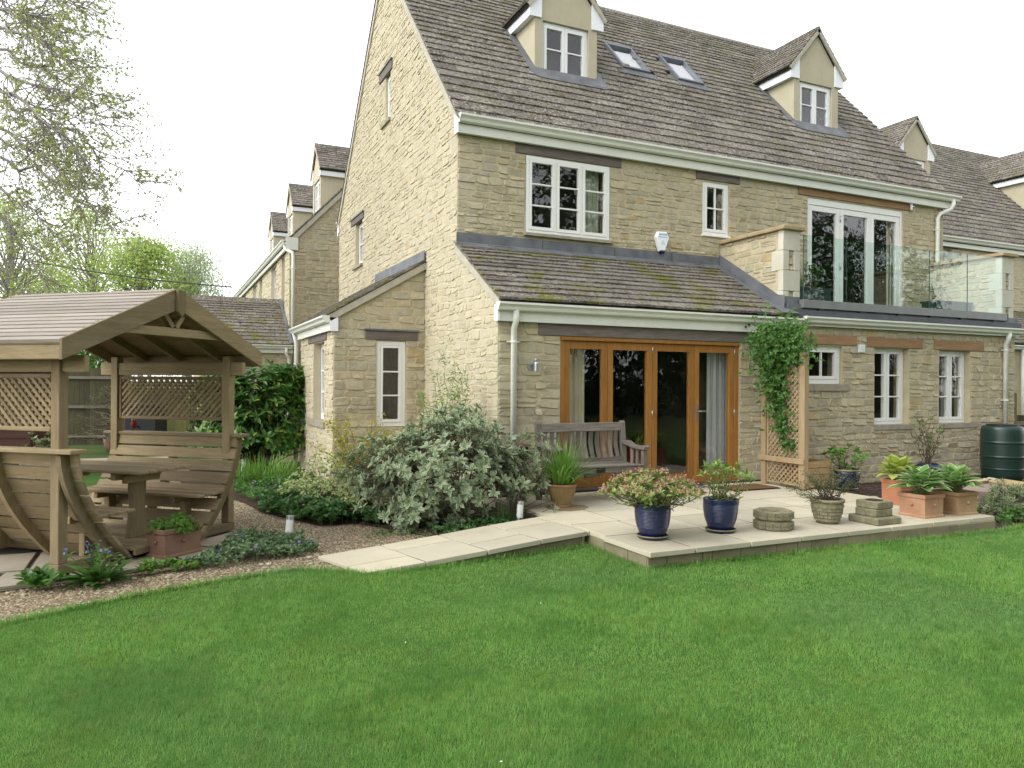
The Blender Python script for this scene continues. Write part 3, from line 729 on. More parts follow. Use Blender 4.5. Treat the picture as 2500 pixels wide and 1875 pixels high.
for c in DORM:
    d = dormer(house, c, 11.70, ft)
    va = vy(11.70)
    mb = MB(); FR_.poly(mb, [(c-.72, va-.30), (c-.55, va-.34), (c+.66, va-.32), (c+.78, va-.26), (c+.72, va+.02), (c-.66, va+.02)], .03, .052); mb.build('lead_apron', M['lead'], house)
    for s in (-1, 1):
        mb = MB(); FR_.poly(mb, [(c+s*.62, va-.25), (c+s*.76, va-.20), (c+s*.76, vy(12.66)), (c+s*.62, vy(12.62))], .03, .055); mb.build('lead_soaker', M['lead'], house)
# ---- roof lights
for a in (7.97, 9.27):
    v0, v1 = vy(12.24), vy(12.93); w = .64
    mb = MB(); FR_.poly(mb, [(a-.03, v0-.20), (a+w+.08, v0-.22), (a+w+.05, v0), (a-.02, v0)], .03, .05); mb.build('lead_apron', M['lead'], house)
    mb = MB(); fw = .06
    FR_.box(mb, a, v0, -.02, a+fw, v1, .085); FR_.box(mb, a+w-fw, v0, -.02, a+w, v1, .085); FR_.box(mb, a+fw, v0, -.02, a+w-fw, v0+fw, .085); FR_.box(mb, a+fw, v1-fw*1.8, -.02, a+w-fw, v1, .10)
    s = mb.build('roof_light', simple('roof_light_frame', (.10,.11,.13,1), (.15,.16,.19,1), 5, .4, .5), house)
    mb = MB(); FR_.box(mb, a+fw, v0+fw, .03, a+w-fw, v1-fw*1.8, .045); mb.build('pane', m_glass('roof_light_glass%g' % a, (1,1,1,1), 0, .55, 0), s, fixn=False)
    mb = MB(); FR_.box(mb, a+fw, v0+fw, .002, a+w-fw, v1-fw*1.8, .014); mb.build('sky_reflection_blind', M['pvc'], s)  # white blind set right under the glass to stand in for reflected sky

# ---- lean-to roof
ks = (3.47-2.50)/(Y2-8.72); LL = math.hypot(Y2-8.72, 3.47-2.50); ly, lz = (Y2-8.72)/LL, (3.47-2.50)/LL
FLT = Frame((0, 8.72, 2.50), (1, 0, 0), (0, ly, lz), (0, -lz, ly))
lr = sheet('roof', FLT, [(X0-.03, 0), (8.80, 0), (8.80, LL), (X0-.03, LL)], -.08, -.004, 'under', house)
tiles(lr, FLT, LL, lambda v: X0-.045, lambda v: 8.98 if v < .12 else 8.79, .185, .105, ft, 'tile_moss', (.18, .42), None, 1.4)
mb = MB(); FLT.box(mb, X0-.035, .02, -.10, X0+.02, LL-.02, -.002); mb.build('verge', M['verge'], house)
# lead: abutment to the upper wall, raking piece beside the parapet
sec = [(3.90, 5.30), (5.31, 6.60), (6.61, 7.72), (7.73, 8.78)]
for a, b in sec:
    mb = MB(); FU.box(mb, a, 3.46, .022, b, 3.645, .034); FLT.poly(mb, [(a, LL-.17), (b, LL-.17), (b, LL-.02), (a, LL-.02)], .035, .05); mb.build('lead_flashing', M['lead'], house)
FP = Frame((8.77, 0, 0), (0, 1, 0), (0, 0, 1), (-1, 0, 0))
mb = MB(); FP.poly(mb, [(8.82, 2.62), (8.82, 2.84), (8.95, 2.86), (Y2, 3.70), (Y2, 3.48)], .022, .032)
FLT.poly(mb, [(8.60, .10), (8.78, .10), (8.78, LL-.02), (8.60, LL-.02)], .04, .056); mb.build('lead_flashing', M['lead'], house)
mb = MB(); FLT.poly(mb, [(8.58, .0), (8.93, -.02), (8.78, .22), (8.60, .24)], .055, .07); mb.build('lead_flashing', M['lead'], house)
mb = MB(); mb.box(X0-.02, 8.76, 2.24, 8.80, 8.80, 2.43); mb.build('fascia', M['cream'], house)
mb = MB(); mb.box(X0-.02, 8.80, 2.25, 8.80, Y1-.03, 2.275); mb.build('soffit', M['cream'], house)
mb = MB(); mb.box(X0-.05, 8.74, 2.24, X0-.021, 8.86, 2.45); mb.build('box_end', M['pvc'], house)
gutter(house, (X0-.06, 8.755, 2.475), (9.02, 8.755, 2.475), (0, -1, 0))
downpipe(house, [(4.12, 8.72, 2.40), (4.12, 8.74, 2.22), (4.12, 8.79, 2.16), (4.12, 8.79, -.03)], clips=(1.98, .62))

# ---- wing: flat roof, parapets, balustrade
mb = MB(); mb.box(8.80, 8.80, 2.51, XW+.01, Y2-.001, 2.72); mb.build('flat_roof', M['lead'], house)
mb = MB(); mb.box(8.86, 8.735, 2.50, XW+.02, 8.799, 2.62); mb.build('lead_edge', simple('dark_lead', (.05,.055,.065,1), (.085,.09,.105,1), 4, .55, .4), house)
mb = MB(); mb.box(9.02, 8.77, 2.38, XW+.02, 8.80, 2.50); mb.build('fascia', M['cream'], house)
gutter(house, (9.06, 8.765, 2.52), (14.56, 8.765, 2.52), (0, -1, 0), h=.10, w=.10)
downpipe(house, [(14.12, 8.72, 2.43), (14.12, 8.75, 2.30), (14.12, 8.79, 2.24), (14.12, 8.79, .72)], clips=(2.12, 1.2))
for px, side in ((8.77, 'l'), (14.12, 'r')):
    pw = .33
    FPs = Frame((px, 0, 0), (0, 1, 0), (0, 0, 1), (-1, 0, 0))
    mb = MB(); mb.box(px, 8.90, 2.55, px+pw, Y2-.002, 3.86)
    w = mb.build('parapet', M['mortar'], house)
    for st in rubble(2.74 if side == 'r' else 2.9, 3.86, lambda v: 9.02 if side == 'l' else 9.0, lambda v: Y2, [], ch=(.08, .16), cw=(.16, .36)):
        o = st[0]; cu = sum(p[0] for p in o)/8; cv = sum(p[1] for p in o)/8
        if side == 'l' and cv < 2.84+(cu-8.9)*.6: continue
        fs.add(w, M['stone'], FPs, st, stone_into, .03, FPs.P(cu, cv), .5)
    # ashlar quoins on the pier
    z = 2.60
    for i, (z0, z1) in enumerate(((2.60, 2.915), (2.92, 3.235), (3.24, 3.545), (3.55, 3.86))):
        mb = MB(); yb = 8.97 if i % 2 else 9.11
        if i % 2: mb.cbox(px-.018, 8.86, z0, px+pw+.004, yb, z1, .004)
        else:
            mb.cbox(px-.018, 8.86, z0, px+.10, yb, z1, .004); mb.cbox(px+.21, 8.86, z0, px+pw+.004, yb, z1, .004)
        mb.build('quoin', M['ashlar'], w)
        if not i % 2:
            mb = MB()
            Fq = Frame((px, 8.90, 0), (1, 0, 0), (0, 0, 1), (0, -1, 0))
            for st in rubble(z0, z1, lambda v: .10, lambda v: .21, [], ch=(.07, .12), cw=(.2, .3), prot=(.015, .03)): stone_into(mb, Fq, st)
            mb.build('infill_stone', M['stone'], w)
    mb = MB(); mb.cbox(px-.07, 8.80, 3.862, px+pw+.06, 9.60, 3.925, .01); mb.build('coping', M['coping'], w)
    mb = MB(); mb.cbox(px-.07, 9.605, 3.862, px+pw+.06, Y2-.03, 3.925, .01); mb.build('coping', M['coping'], w)
mb = MB(); mb.box(8.79, 8.855, 2.62, 9.10, 8.899, 2.83); mb.box(8.745, 8.86, 2.60, 8.77, 8.98, 2.83); mb.build('lead_flashing', M['lead'], house)
mb = MB(); mb.box(9.06, 8.745, 2.655, 14.09, 8.835, 2.785); rail = mb.build('balustrade_channel', M['alu'], house, bevel=.004)
mb = MB(); mb.box(14.091, 8.744, 2.652, 14.11, 8.836, 2.788); mb.build('channel_end', M['black'], rail)
for x in (9.4, 10.3, 11.2, 12.0, 12.8, 13.7): mb = MB(); mb.box(x, 8.75, 2.62, x+.14, 8.83, 2.653); mb.build('channel_foot', M['black'], rail)
gx = [9.10, 10.03, 11.02, 12.02, 13.02, 14.02]
for a, b in zip(gx, gx[1:]):
    mb = MB(); mb.box(a+.006, 8.783, 2.786, b-.006, 8.797, 3.80); mb.build('glass_panel', M['glass_b'], rail, fixn=False)
    ge = MB(); ge.box(a+.001, 8.7825, 2.786, a+.0055, 8.7975, 3.80); ge.build('glass_edge', simple('glass_edge%g' % a, (.03,.07,.06,1), (.05,.10,.085,1), 4, .15, .5), rail)
# ---- small fittings of the wall
mb = MB(); FL.box(mb, 10.36, 1.99, .012, 10.50, 2.12, .035)
for k in range(5): FL.box(mb, 10.37, 2.0+k*.023, .035, 10.49, 2.008+k*.023, .045)
mb.build('air_vent', M['pvc'], house)

# ---- bay on the gable side
XB, YBF, YBB = 2.44, 11.79, 14.72
FB = Frame((0, YBF, 0), (1, 0, 0), (0, 0, 1), (0, -1, 0)); FBS = Frame((XB, 0, 0), (0, 1, 0), (0, 0, 1), (-1, 0, 0))
kb = (3.40-2.50)/(X0-2.40)
bt = lambda v: XB if v < 2.46 else XB+(v-2.46)/kb
bo = [(3.12, .74, 3.60, 2.12), (2.94, 2.13, 3.79, 2.27)]
mb = MB(); wall_core(mb, FB, GZ, 2.46, lambda v: XB+.3, lambda v: X0, bo); wall_core(mb, FB, 2.46, 3.36, bt, lambda v: X0, [])
bw = mb.build('wall', M['mortar'], house)
for st in rubble(GZ, 3.36, bt, lambda v: X0, bo, ch=(.08, .16), cw=(.14, .34)):
    o = st[0]; fs.add(bw, M['stone'], FB, st, stone_into, .03, FB.P(o[0][0], o[0][1]), .9)
wall(house, FBS, GZ, 2.46, lambda v: YBF, lambda v: YBB, [(12.50, .80, 13.45, 2.12), (12.3, 2.13, 13.9, 2.26)], fs, mat='stone_gable', mort='mortar_gable', inset=0.0, facing=.35)
mb = MB(); mb.box(XB+.3, YBB-.3, GZ, X0, YBB, 2.5); mb.build('end_wall', M['mortar'], house)
mb = MB(); FB.box(mb, 2.94, 2.132, -.1, 3.79, 2.27, .025); mb.build('lintel', M['lintel_grey'], house, bevel=.008)
mb = MB(); FB.box(mb, 2.92, 2.272, -.02, 3.81, 2.30, .05); mb.build('lead_drip', M['lead'], house)
mb = MB(); FBS.box(mb, 12.3, 2.132, -.1, 13.9, 2.26, .02); mb.build('lintel', M['lintel_grey'], house, bevel=.008)
window(house, FB, 3.125, .75, 3.595, 2.11, -.02, 1, 3, fw=.06, sill=None, glass='glass')
window(house, FBS, 12.51, .81, 13.44, 2.11, -.13, 2, 3, mat='white', sill=(12.4, .70, 13.95, .04, 'sill'))
LB = math.hypot(X0-2.32, kb*(X0-2.32)); bx, bz = (X0-2.32)/LB, kb*(X0-2.32)/LB
FBR = Frame((2.32, 0, 2.47), (0, 1, 0), (bx, 0, bz), (-bz, 0, bx))
br = sheet('roof', FBR, [(YBF-.05, 0), (YBB+.1, 0), (YBB+.1, LB), (YBF-.05, LB)], -.07, -.004, 'under', house)
tiles(br, FBR, LB, lambda v: YBF-.07, lambda v: YBB+.12, .17, .11, ft, 'tile_moss', (.18, .34), None, .25)
mb = MB(); FBR.box(mb, YBF-.055, .02, -.10, YBF+.005, LB-.02, -.002); mb.build('verge', M['verge'], house)
mb = MB(); FG.poly(mb, [(YBF-.06, 3.44), (YBF-.06, 3.60), (YBB+.1, 3.60), (YBB+.1, 3.44)], .026, .038); FBR.poly(mb, [(YBF-.08, LB-.16), (YBB+.1, LB-.16), (YBB+.1, LB-.02), (YBF-.08, LB-.02)], .035, .05); mb.build('lead_flashing', M['lead'], house)
mb = MB(); mb.box(2.37, YBF-.03, 2.25, 2.41, YBB, 2.44); mb.build('fascia', M['cream'], house)
mb = MB(); mb.box(2.372, YBF-.055, 2.24, 2.50, YBF-.031, 2.45); mb.build('box_end', M['pvc'], house)
gutter(house, (2.368, YBF-.05, 2.475), (2.368, YBB+.3, 2.475), (-1, 0, 0))
downpipe(house, [(2.33, YBB+.2, 2.4), (2.38, YBB+.2, 2.2), (2.38, YBB+.2, GZ)], clips=(1.8,), out=(-1, 0, 0), r=.04)
fs.flush(house); ft.flush(house)
# ------------------------------------------------------------------ neighbouring houses
def terrace(name, label, org, length, ground, dormers, weld=None, lean=None, wins=(), gable=True, wallmat='stone_gable', tilemat='tile', lowcut=None, depth=7.98, ez=5.36, xt=(0, 0)):
    """a house like the main one in its own frame: W(x,y,z) with the front at y=0 looking to -y, x along the front"""
    W, T, base = org
    h = thing(name, label, 'house', base, world=True)
    st = Pieces('stone', 'stone_mass', 140); tl = Pieces('roof_tile', 'roof_tile_mass', 160)
    F = Frame(W(0, 0, 0), T((1, 0, 0)), T((0, 0, 1)), T((0, -1, 0)))
    ops = [(a, b, c, d) for a, b, c, d, *_ in wins]; lts = [(a-.15, d+.005, c+.2, d+.16) for a, b, c, d, *_ in wins]
    wall(h, F, ground, ez-.06, lambda v: 0.0, lambda v: length, ops+lts, st, mat=wallmat, mort='mortar_gable', facing=.4, cw=(.16, .4), ch=(.09, .18))
    for a, b, c, d in lts:
        mb = MB(); F.box(mb, a, b+.002, -.1, c, d, .03); mb.build('lintel', M['lintel_grey'], h)
    for (a, b, c, d, li, ro) in wins: window(h, F, a+.01, b+.01, c-.01, d-.005, -.10, li, ro, mat='white', sill=(a-.05, b-.06, c+.1, .04, 'sill'))
    k = 1.05; ap = depth/2; az = ez-.06+k*ap
    FG2 = Frame(W(0, 0, 0), T((0, 1, 0)), T((0, 0, 1)), T((-1, 0, 0)))
    if gable:
        lf = lambda v: 0.0 if v < ez-.06 else (v-ez+.06)/k
        rt = lambda v: depth if v < ez-.06 else depth-(v-ez+.06)/k
        mb = MB(); wall_core(mb, FG2, ground, ez-.06, lf, rt, []); wall_core(mb, FG2, ez-.06, az, lf, rt, []); g = mb.build('wall', M['mortar'], h)
        for s in rubble(ground if lowcut is None else lowcut, az-.1, lf, rt, [], ch=(.10, .20), cw=(.18, .42)):
            o = s[0]; cu = sum(p[0] for p in o)/8; cv = sum(p[1] for p in o)/8
            if cu > 3.2: continue
            st.add(g, M['stone'], FG2, s, stone_into, .03, FG2.P(cu, cv), .8)
    mb = MB(); p = [W(.3, depth-.3, ground), W(length, depth-.3, ground), W(length, depth, ground), W(.3, depth, ground), W(.3, depth-.3, ez), W(length, depth-.3, ez), W(length, depth, ez), W(.3, depth, ez)]; mb.hexa(p)
    p = [W(length-.3, .3, ground), W(length, .3, ground), W(length, depth-.3, ground), W(length-.3, depth-.3, ground), W(length-.3, .3, ez), W(length, .3, ez), W(length, depth-.3, ez), W(length-.3, depth-.3, ez)]; mb.hexa(p)
    mb.build('end_wall', M['mortar'], h)
    e = .14; sl = math.hypot(ap+e, k*(ap+e)); sy_, sz_ = (ap+e)/sl, k*(ap+e)/sl; z0 = ez-.06-k*e+.07
    FR2 = Frame(W(0, -e, z0), T((1, 0, 0)), T((0, sy_, sz_)), T((0, -sz_, sy_)))
    FRB2 = Frame(W(0, depth+e, z0), T((1, 0, 0)), T((0, -sy_, sz_)), T((0, sz_, sy_)))
    r = sheet('roof', FR2, [(-.04, 0), (length, 0), (length, sl), (-.04, sl)], -.05, -.004, 'under', h)
    sheet('roof', FRB2, [(-.04, 0), (length, 0), (length, sl), (-.04, sl)], -.1, .02, 'tile', h)
    tiles(r, FR2, sl, lambda v: -.06+xt[0], lambda v: length-xt[1], .25, .13, tl, tilemat, (.22, .46), None, .5)
    mb = MB(); FR2.box(mb, -.05, .02, -.12, .02, sl-.02, -.005); mb.build('verge', M['verge'], h)
    mb = MB(); mb.prism([W(0, ap-.13, az-.02), W(0, ap-.02, az+.11), W(0, ap+.02, az+.11), W(0, ap+.13, az-.02)], T((-.05, 0, 0)), T((length, 0, 0))); mb.build('ridge', M['tile'], h)
    mb = MB(); mb.hexa([W(-.04, -.10, ez-.28), W(length, -.10, ez-.28), W(length, -.05, ez-.28), W(-.04, -.05, ez-.28), W(-.04, -.10, ez-.09), W(length, -.10, ez-.09), W(length, -.05, ez-.09), W(-.04, -.05, ez-.09)]); mb.build('fascia', M['cream'], h)
    mb = MB(); mb.hexa([W(-.06, -.11, ez-.29), W(-.041, -.11, ez-.29), W(-.041, .22, ez-.29), W(-.06, .22, ez-.29), W(-.06, -.11, ez+.05), W(-.041, -.11, ez+.05), W(-.041, .22, ez+.05), W(-.06, .22, ez+.05)]); mb.build('box_end', M['cream'], h)
    gutter(h, W(-.05, -.103, ez-.04), W(length, -.103, ez-.04), T((0, -1, 0)), h=.115, w=.12)
    for c in dormers:
        yf = (6.72-z0)/k-e-.06
        def dW(x, y, z): return W(x, y, z-.02)
        dormer(h, c, yf, tl, org=(dW, T), zb=6.70, k=k)
    st.flush(h); tl.flush(h); return h
# the house behind, its front turned to the west
Wl = lambda x, y, z: Vector((3.20+y, 21.30+x, z)); Tl = lambda v: Vector((v[1], v[0], v[2]))
lw = [(.85, 3.0, 1.45, 5.06, 1, 3), (2.5, 3.3, 3.7, 5.06, 2, 3), (6.0, 3.0, 6.8, 5.06, 1, 3), (7.6, 3.3, 8.9, 5.06, 2, 3), (11.5, 3.3, 12.6, 5.06, 2, 3)]
terrace('stone_house', 'tall stone house behind the large house, three small dormers in a row on its roof', (Wl, Tl, (3.2, 21.3, GZ)), 19.5, GZ, (2.75, 8.0, 13.2), wins=lw, lowcut=1.5)
hl = bpy.data.objects[[o.name for o in bpy.data.objects if o.get('label', '').startswith('tall stone house behind')][0]]
downpipe(hl, [(3.08, 21.36, 5.28), (3.08, 21.36, 5.14), (3.12, 21.28, 5.06), (3.25, 21.15, 4.98), (3.27, 21.12, 4.86), (3.27, 21.12, 2.0)], r=.045, clips=(4.55,))
# the house to the right, set back
Wr = lambda x, y, z: Vector((14.6+x, 13.08+y, z)); Tr = lambda v: Vector(v)
rw = [(3.35, 3.9, 4.15, 5.05, 2, 2), (7.3, 3.8, 8.6, 5.05, 2, 3)]
hr = terrace('stone_house', 'stone house set back beyond the glass balcony, cut by the right edge', (Wr, Tr, (14.6, 13.08, GZ)), 16.0, GZ, (4.35, 10.2), wins=rw, gable=False)
# its lean-to
FX = Frame((0, 11.55, 2.50), (1, 0, 0), (0, 1.5, 1.0), (0, -1.0, 1.5)); ll = math.hypot(1.53, 1.02); tl = Pieces('lean_to_tile', 'lean_to_tile_mass', 60)
r = sheet('lean_to_roof', FX, [(18.2, 0), (24, 0), (24, ll), (18.2, ll)], -.08, -.004, 'under', hr)
tiles(r, FX, ll, lambda v: 18.2, lambda v: 24, .17, .11, tl, 'tile_moss', (.2, .4)); tl.flush(hr)
mb = MB(); mb.box(18.3, 11.65, GZ, 24, 11.9, 2.45); mb.build('lean_to_wall', M['mortar'], hr)
gutter(hr, (18.15, 11.60, 2.47), (24, 11.60, 2.47), (0, -1, 0)); downpipe(hr, [(19.25, 11.57, 2.4), (19.25, 11.57, GZ)])
# stone outbuilding between the garden and the house behind
gar = thing('outbuilding', 'low stone outbuilding with mossy tiled roof behind the wooden arbour', 'outbuilding', (1.0, 20.75, GZ), world=True)
st = Pieces('stone', 'stone_mass', 60); tl = Pieces('roof_tile', 'roof_tile_mass', 120)
FO = Frame((0, 20.72, 0), (1, 0, 0), (0, 0, 1), (0, -1, 0))
wall(gar, FO, GZ, 2.35, lambda v: .90, lambda v: 3.19, [], st, mort='mortar', ch=(.11, .2), cw=(.2, .42))
mb = MB(); mb.prism([(0, 21.02, GZ), (0, 21.02, 2.4), (0, 22.75, 3.60), (0, 24.4, 2.4), (0, 24.4, GZ)], (.92, 0, 0), (1.2, 0, 0)); mb.build('end_wall', M['mortar'], gar)
kg = (3.80-2.42)/(22.75-20.55); lg = math.hypot(2.2, 1.38)
FOr = Frame((0, 20.55, 2.42), (1, 0, 0), (0, 2.2, 1.38), (0, -1.38, 2.2)); FOb = Frame((0, 24.95, 2.42), (1, 0, 0), (0, -2.2, 1.38), (0, 1.38, 2.2))
r = sheet('roof', FOr, [(.85, 0), (3.19, 0), (3.19, lg), (.85, lg)], -.08, -.004, 'under', gar); sheet('roof', FOb, [(.85, 0), (3.19, 0), (3.19, lg), (.85, lg)], -.08, .02, 'tile', gar)
tiles(r, FOr, lg-.12, lambda v: .83, lambda v: 3.17, .20, .13, tl, 'tile_moss', (.22, .46))
mb = MB(); mb.prism([(0, 22.55, 3.70), (0, 22.72, 3.86), (0, 22.78, 3.86), (0, 22.95, 3.70)], (.82, 0, 0), (3.19, 0, 0)); mb.build('ridge', M['tile'], gar)
mb = MB(); FOr.box(mb, 3.12, .0, .03, 3.185, lg, .09); mb.build('lead_flashing', M['lead'], gar)
mb = MB(); mb.box(.85, 20.60, 2.22, 3.19, 20.64, 2.40); mb.build('fascia', M['cream'], gar)
gutter(gar, (.83, 20.595, 2.43), (3.17, 20.595, 2.43), (0, -1, 0))
downpipe(gar, [(3.02, 20.54, 2.36), (3.02, 20.55, 2.2), (3.08, 20.60, 2.12), (3.10, 20.62, 2.05), (3.10, 20.62, GZ)], r=.04, clips=(1.8,))
st.flush(gar); tl.flush(gar)
# ------------------------------------------------------------------ ground, lawn, gravel, beds, terrace
def m_ground():
    t = NT('earth_and_grass'); p = t.pos(); n = t.noise(p, .6, 6, .65)
    return t.bsdf(t.ramp(n, [(.35, (.045,.075,.02,1)), (.65, (.08,.11,.035,1))]), .95, .1)
def m_lawn():
    t = NT('lawn_turf'); p = t.pos(); n = t.noise(p, .9, 6, .65); n2 = t.noise(p, 9, 5, .7)
    c = t.ramp(n, [(.3, (.040,.10,.018,1)), (.55, (.055,.125,.022,1)), (.75, (.08,.15,.03,1))])
    return t.bsdf(t.mix(t.ramp(n2, [(.4, 0.), (.7, .6)]), c, (.055,.075,.025,1)), .95, .1, n2, .6, .02)
def m_blade():
    t = NT('grass_blade'); p = t.pos(); r = t.attr()
    n = t.noise(p, 1.3, 6, .66); n2 = t.noise(p, 3.4, 5, .65); n4 = t.noise(p, .42, 4, .55); n5 = t.noise(p, 6.5, 4, .6)
    c = t.ramp(r, [(0., (.150,.335,.060,1)), (.5, (.220,.44,.090,1)), (.85, (.32,.52,.15,1)), (.95, (.30,.36,.13,1)), (1., (.42,.39,.20,1))])
    c = t.mix(t.ramp(n, [(.36, .55), (.54, 0.)]), c, (.07,.225,.032,1))
    c = t.mix(t.ramp(n2, [(.50, 0.), (.68, .65)]), c, (.22,.34,.055,1))
    c = t.mix(t.ramp(n4, [(.48, 0.), (.66, .45)]), c, (.15,.275,.125,1))
    c = t.mix(t.ramp(n5, [(.60, 0.), (.72, .45)]), c, (.26,.27,.09,1))
    n6 = t.noise(p, 17, 4, .65); c = t.mix(t.ramp(n6, [(.36, .45), (.50, 0.)]), c, (.06,.185,.028,1)); c = t.mix(t.ramp(n6, [(.56, 0.), (.70, .5)]), c, (.33,.48,.13,1))
    d = t.n('ShaderNodeBsdfPrincipled'); t.l(c, d.inputs['Base Color']); d.inputs['Roughness'].default_value = .55; d.inputs['Specular IOR Level'].default_value = .25
    tr = t.n('ShaderNodeBsdfTranslucent'); t.l(c, tr.inputs['Color']); mx = t.n('ShaderNodeMixShader'); mx.inputs[0].default_value = .4
    t.l(d.outputs[0], mx.inputs[1]); t.l(tr.outputs[0], mx.inputs[2]); t.l(mx.outputs[0], t.out.inputs['Surface']); return t.m
def m_gravel():
    t = NT('gravel_bed'); p = t.pos(); n = t.noise(p, 70, 4, .7); n2 = t.noise(p, 1.7, 5, .6)
    c = t.ramp(n, [(.3, (.11,.085,.05,1)), (.5, (.20,.16,.10,1)), (.7, (.31,.255,.17,1))])
    c = t.mix(t.ramp(n2, [(.42, 0.), (.7, .5)]), c, (.14,.105,.06,1))
    return t.bsdf(c, .95, .1, n, .8, .02)
def m_pebble():
    t = NT('pebbles'); r = t.attr()
    c = t.ramp(r, [(0., (.08,.06,.035,1)), (.3, (.18,.14,.085,1)), (.55, (.28,.225,.14,1)), (.8, (.39,.335,.23,1)), (.93, (.15,.085,.06,1)), (1., (.55,.51,.41,1))])
    return t.bsdf(c, .9, .2)
def m_soil():
    t = NT('dark_soil'); p = t.pos(); n = t.noise(p, 40, 5, .7)
    return t.bsdf(t.ramp(n, [(.35, (.035,.025,.018,1)), (.65, (.095,.068,.05,1))]), .97, .1, n, 1., .03)
def m_slab(name, a, b, stain=.35):
    t = NT(name); p = t.pos(); n = t.noise(p, 2.2, 6, .65); n2 = t.noise(p, 30, 5, .7); n3 = t.noise(p, .9, 4, .6)
    c = t.ramp(n, [(.3, a), (.7, b)])
    c = t.mix(t.math('MULTIPLY', t.ramp(n3, [(.45, 0.), (.75, 1.)]), stain), c, (.33,.285,.195,1))
    k = t.math('FRACT', t.math('ADD', t.attr(), t.oinfo())); c = t.mix(1., c, t.ramp(k, [(0, (.80,.80,.79,1)), (.5, (.93,.92,.90,1)), (1, (1,.985,.95,1))]), 'MULTIPLY')
    c = t.mix(t.ramp(n2, [(.62, 0.), (.75, .35)]), c, (.20,.17,.12,1))
    return t.bsdf(c, .85, .2, n2, .25, .004)
M['slab'] = m_slab('sandstone_slab', (.47,.43,.325,1), (.55,.51,.40,1))
M['kerb'] = m_slab('kerb_block', (.155,.14,.085,1), (.25,.225,.145,1), .9)
M['crazy'] = m_slab('grey_flagstone', (.30,.265,.21,1), (.40,.36,.29,1))
M['pebble'] = m_pebble(); M['soil'] = m_soil(); M['gravel'] = m_gravel(); M['lawn'] = m_lawn(); M['blade'] = m_blade()
def flat(name, pts, z, mat, kind='structure'):
    me = bpy.data.meshes.new(name); c = np.mean(np.array(pts), axis=0)
    me.from_pydata([(x-c[0], y-c[1], 0) for x, y in pts], [], [tuple(range(len(pts)))]); me.update()
    o = link(name, me, mat); o.location = (c[0], c[1], z); o['kind'] = kind
    if me.polygons[0].normal.z < 0: me.flip_normals()
    return o
flat('ground', [(-200, -200), (200, -200), (200, 200), (-200, 200)], GZ-.03, m_ground())
LAWN = [(-9, -9), (14, -9), (16, 6.9), (12, 6.0), (9.6, 5.42), (8.5, 5.22), (8.40, 5.36), (3.86, 5.44), (3.90, 6.42), (3.5, 6.40), (2.2, 6.22), (1.56, 6.16), (1.42, 6.36), (1.05, 6.60), (.5, 6.47), (-.13, 6.27), (-.93, 5.88), (-2.2, 5.05), (-4, 3.4), (-9, -1)]
lawn = flat('lawn', LAWN, GZ+.004, M['lawn'])
flat('gravel_path', [(-9, -1.2), (-4, 3.2), (-2.2, 4.9), (-.93, 5.75), (-.13, 6.15), (.5, 6.35), (1.05, 6.5), (1.5, 6.1), (3.7, 6.5), (3.9, 8.8), (3.9, 17), (-9, 17)], GZ, M['gravel'])
BED = [(2.62, 7.14), (2.5, 7.6), (2.28, 8.05), (2.05, 8.5), (1.62, 8.52), (1.48, 8.9), (1.3, 9.3), (1.14, 9.7), (1.05, 10.4), (.9, 11.0), (.5, 11.9), (.3, 13.2), (.6, 15.6), (3.9, 15.6), (3.9, 8.4), (3.84, 7.36)]
flat('flower_bed', BED, GZ+.012, M['soil'])
flat('lawn', [(-7, 10.9), (-1.6, 11.6), (-.4, 13.4), (-.9, 15.6), (-7, 15.9)], GZ+.006, M['lawn'])
flat('paved_path', [(-7, 16.0), (-.9, 15.75), (.3, 16.2), (.3, 17.8), (-7, 18.2)], GZ+.008, M['crazy'])
flat('flower_bed', [(8.42, 5.34), (9.6, 5.44), (12, 6.02), (16, 6.92), (16, 9.0), (8.42, 8.82)], GZ+.002, M['soil'])
# gazebo standing
ter = flat('arbour_paving', [(-3.2, 6.6), (-1.2, 6.75), (-.3, 6.98), (.2, 7.2), (.7, 7.9), (.75, 8.45), (-.2, 10.6), (-3.4, 10.3)], GZ+.010, simple('paving_joint', (.08,.07,.05,1), (.13,.11,.08,1), 8))

# ---- raised terrace with its slabs and edging blocks
patio = thing('patio', None, None, (3.85, 5.40, GZ), world=True); patio['kind'] = 'structure'
mb = MB(); mb.box(3.90, 5.45, GZ-.02, 8.36, 8.74, -.0015); mb.build('patio_core', simple('joint_mortar', (.022,.02,.015,1), (.045,.04,.03,1), 20), patio)
rows = [(5.345, 6.12), (6.12, 6.76), (6.76, 7.36), (7.36, 7.99), (7.99, 8.56), (8.56, 8.745)]
xj = [[3.80, 4.29, 4.92, 5.55, 6.16, 6.77, 7.40, 8.02, 8.43], [3.83, 4.39, 5.01, 5.64, 6.27, 6.90, 7.52, 8.43], [3.83, 4.42, 5.07, 5.68, 6.30, 6.92, 7.54, 8.43], [3.83, 4.42, 5.06, 5.68, 6.31, 6.93, 7.55, 8.43], [3.83, 4.44, 5.07, 5.70, 6.32, 6.95, 7.57, 8.43], [3.83, 4.6, 5.4, 6.2, 7.0, 7.8, 8.43]]
for (a, b), xs in zip(rows, xj):
    for c, d in zip(xs, xs[1:]):
        g = .009; mb = MB().rnd(); mb.cbox(c+g, a+g, -.042, d-g, b-g, U(.0005, .003), .003); mb.build('paving_slab', M['slab'], patio, center=True)
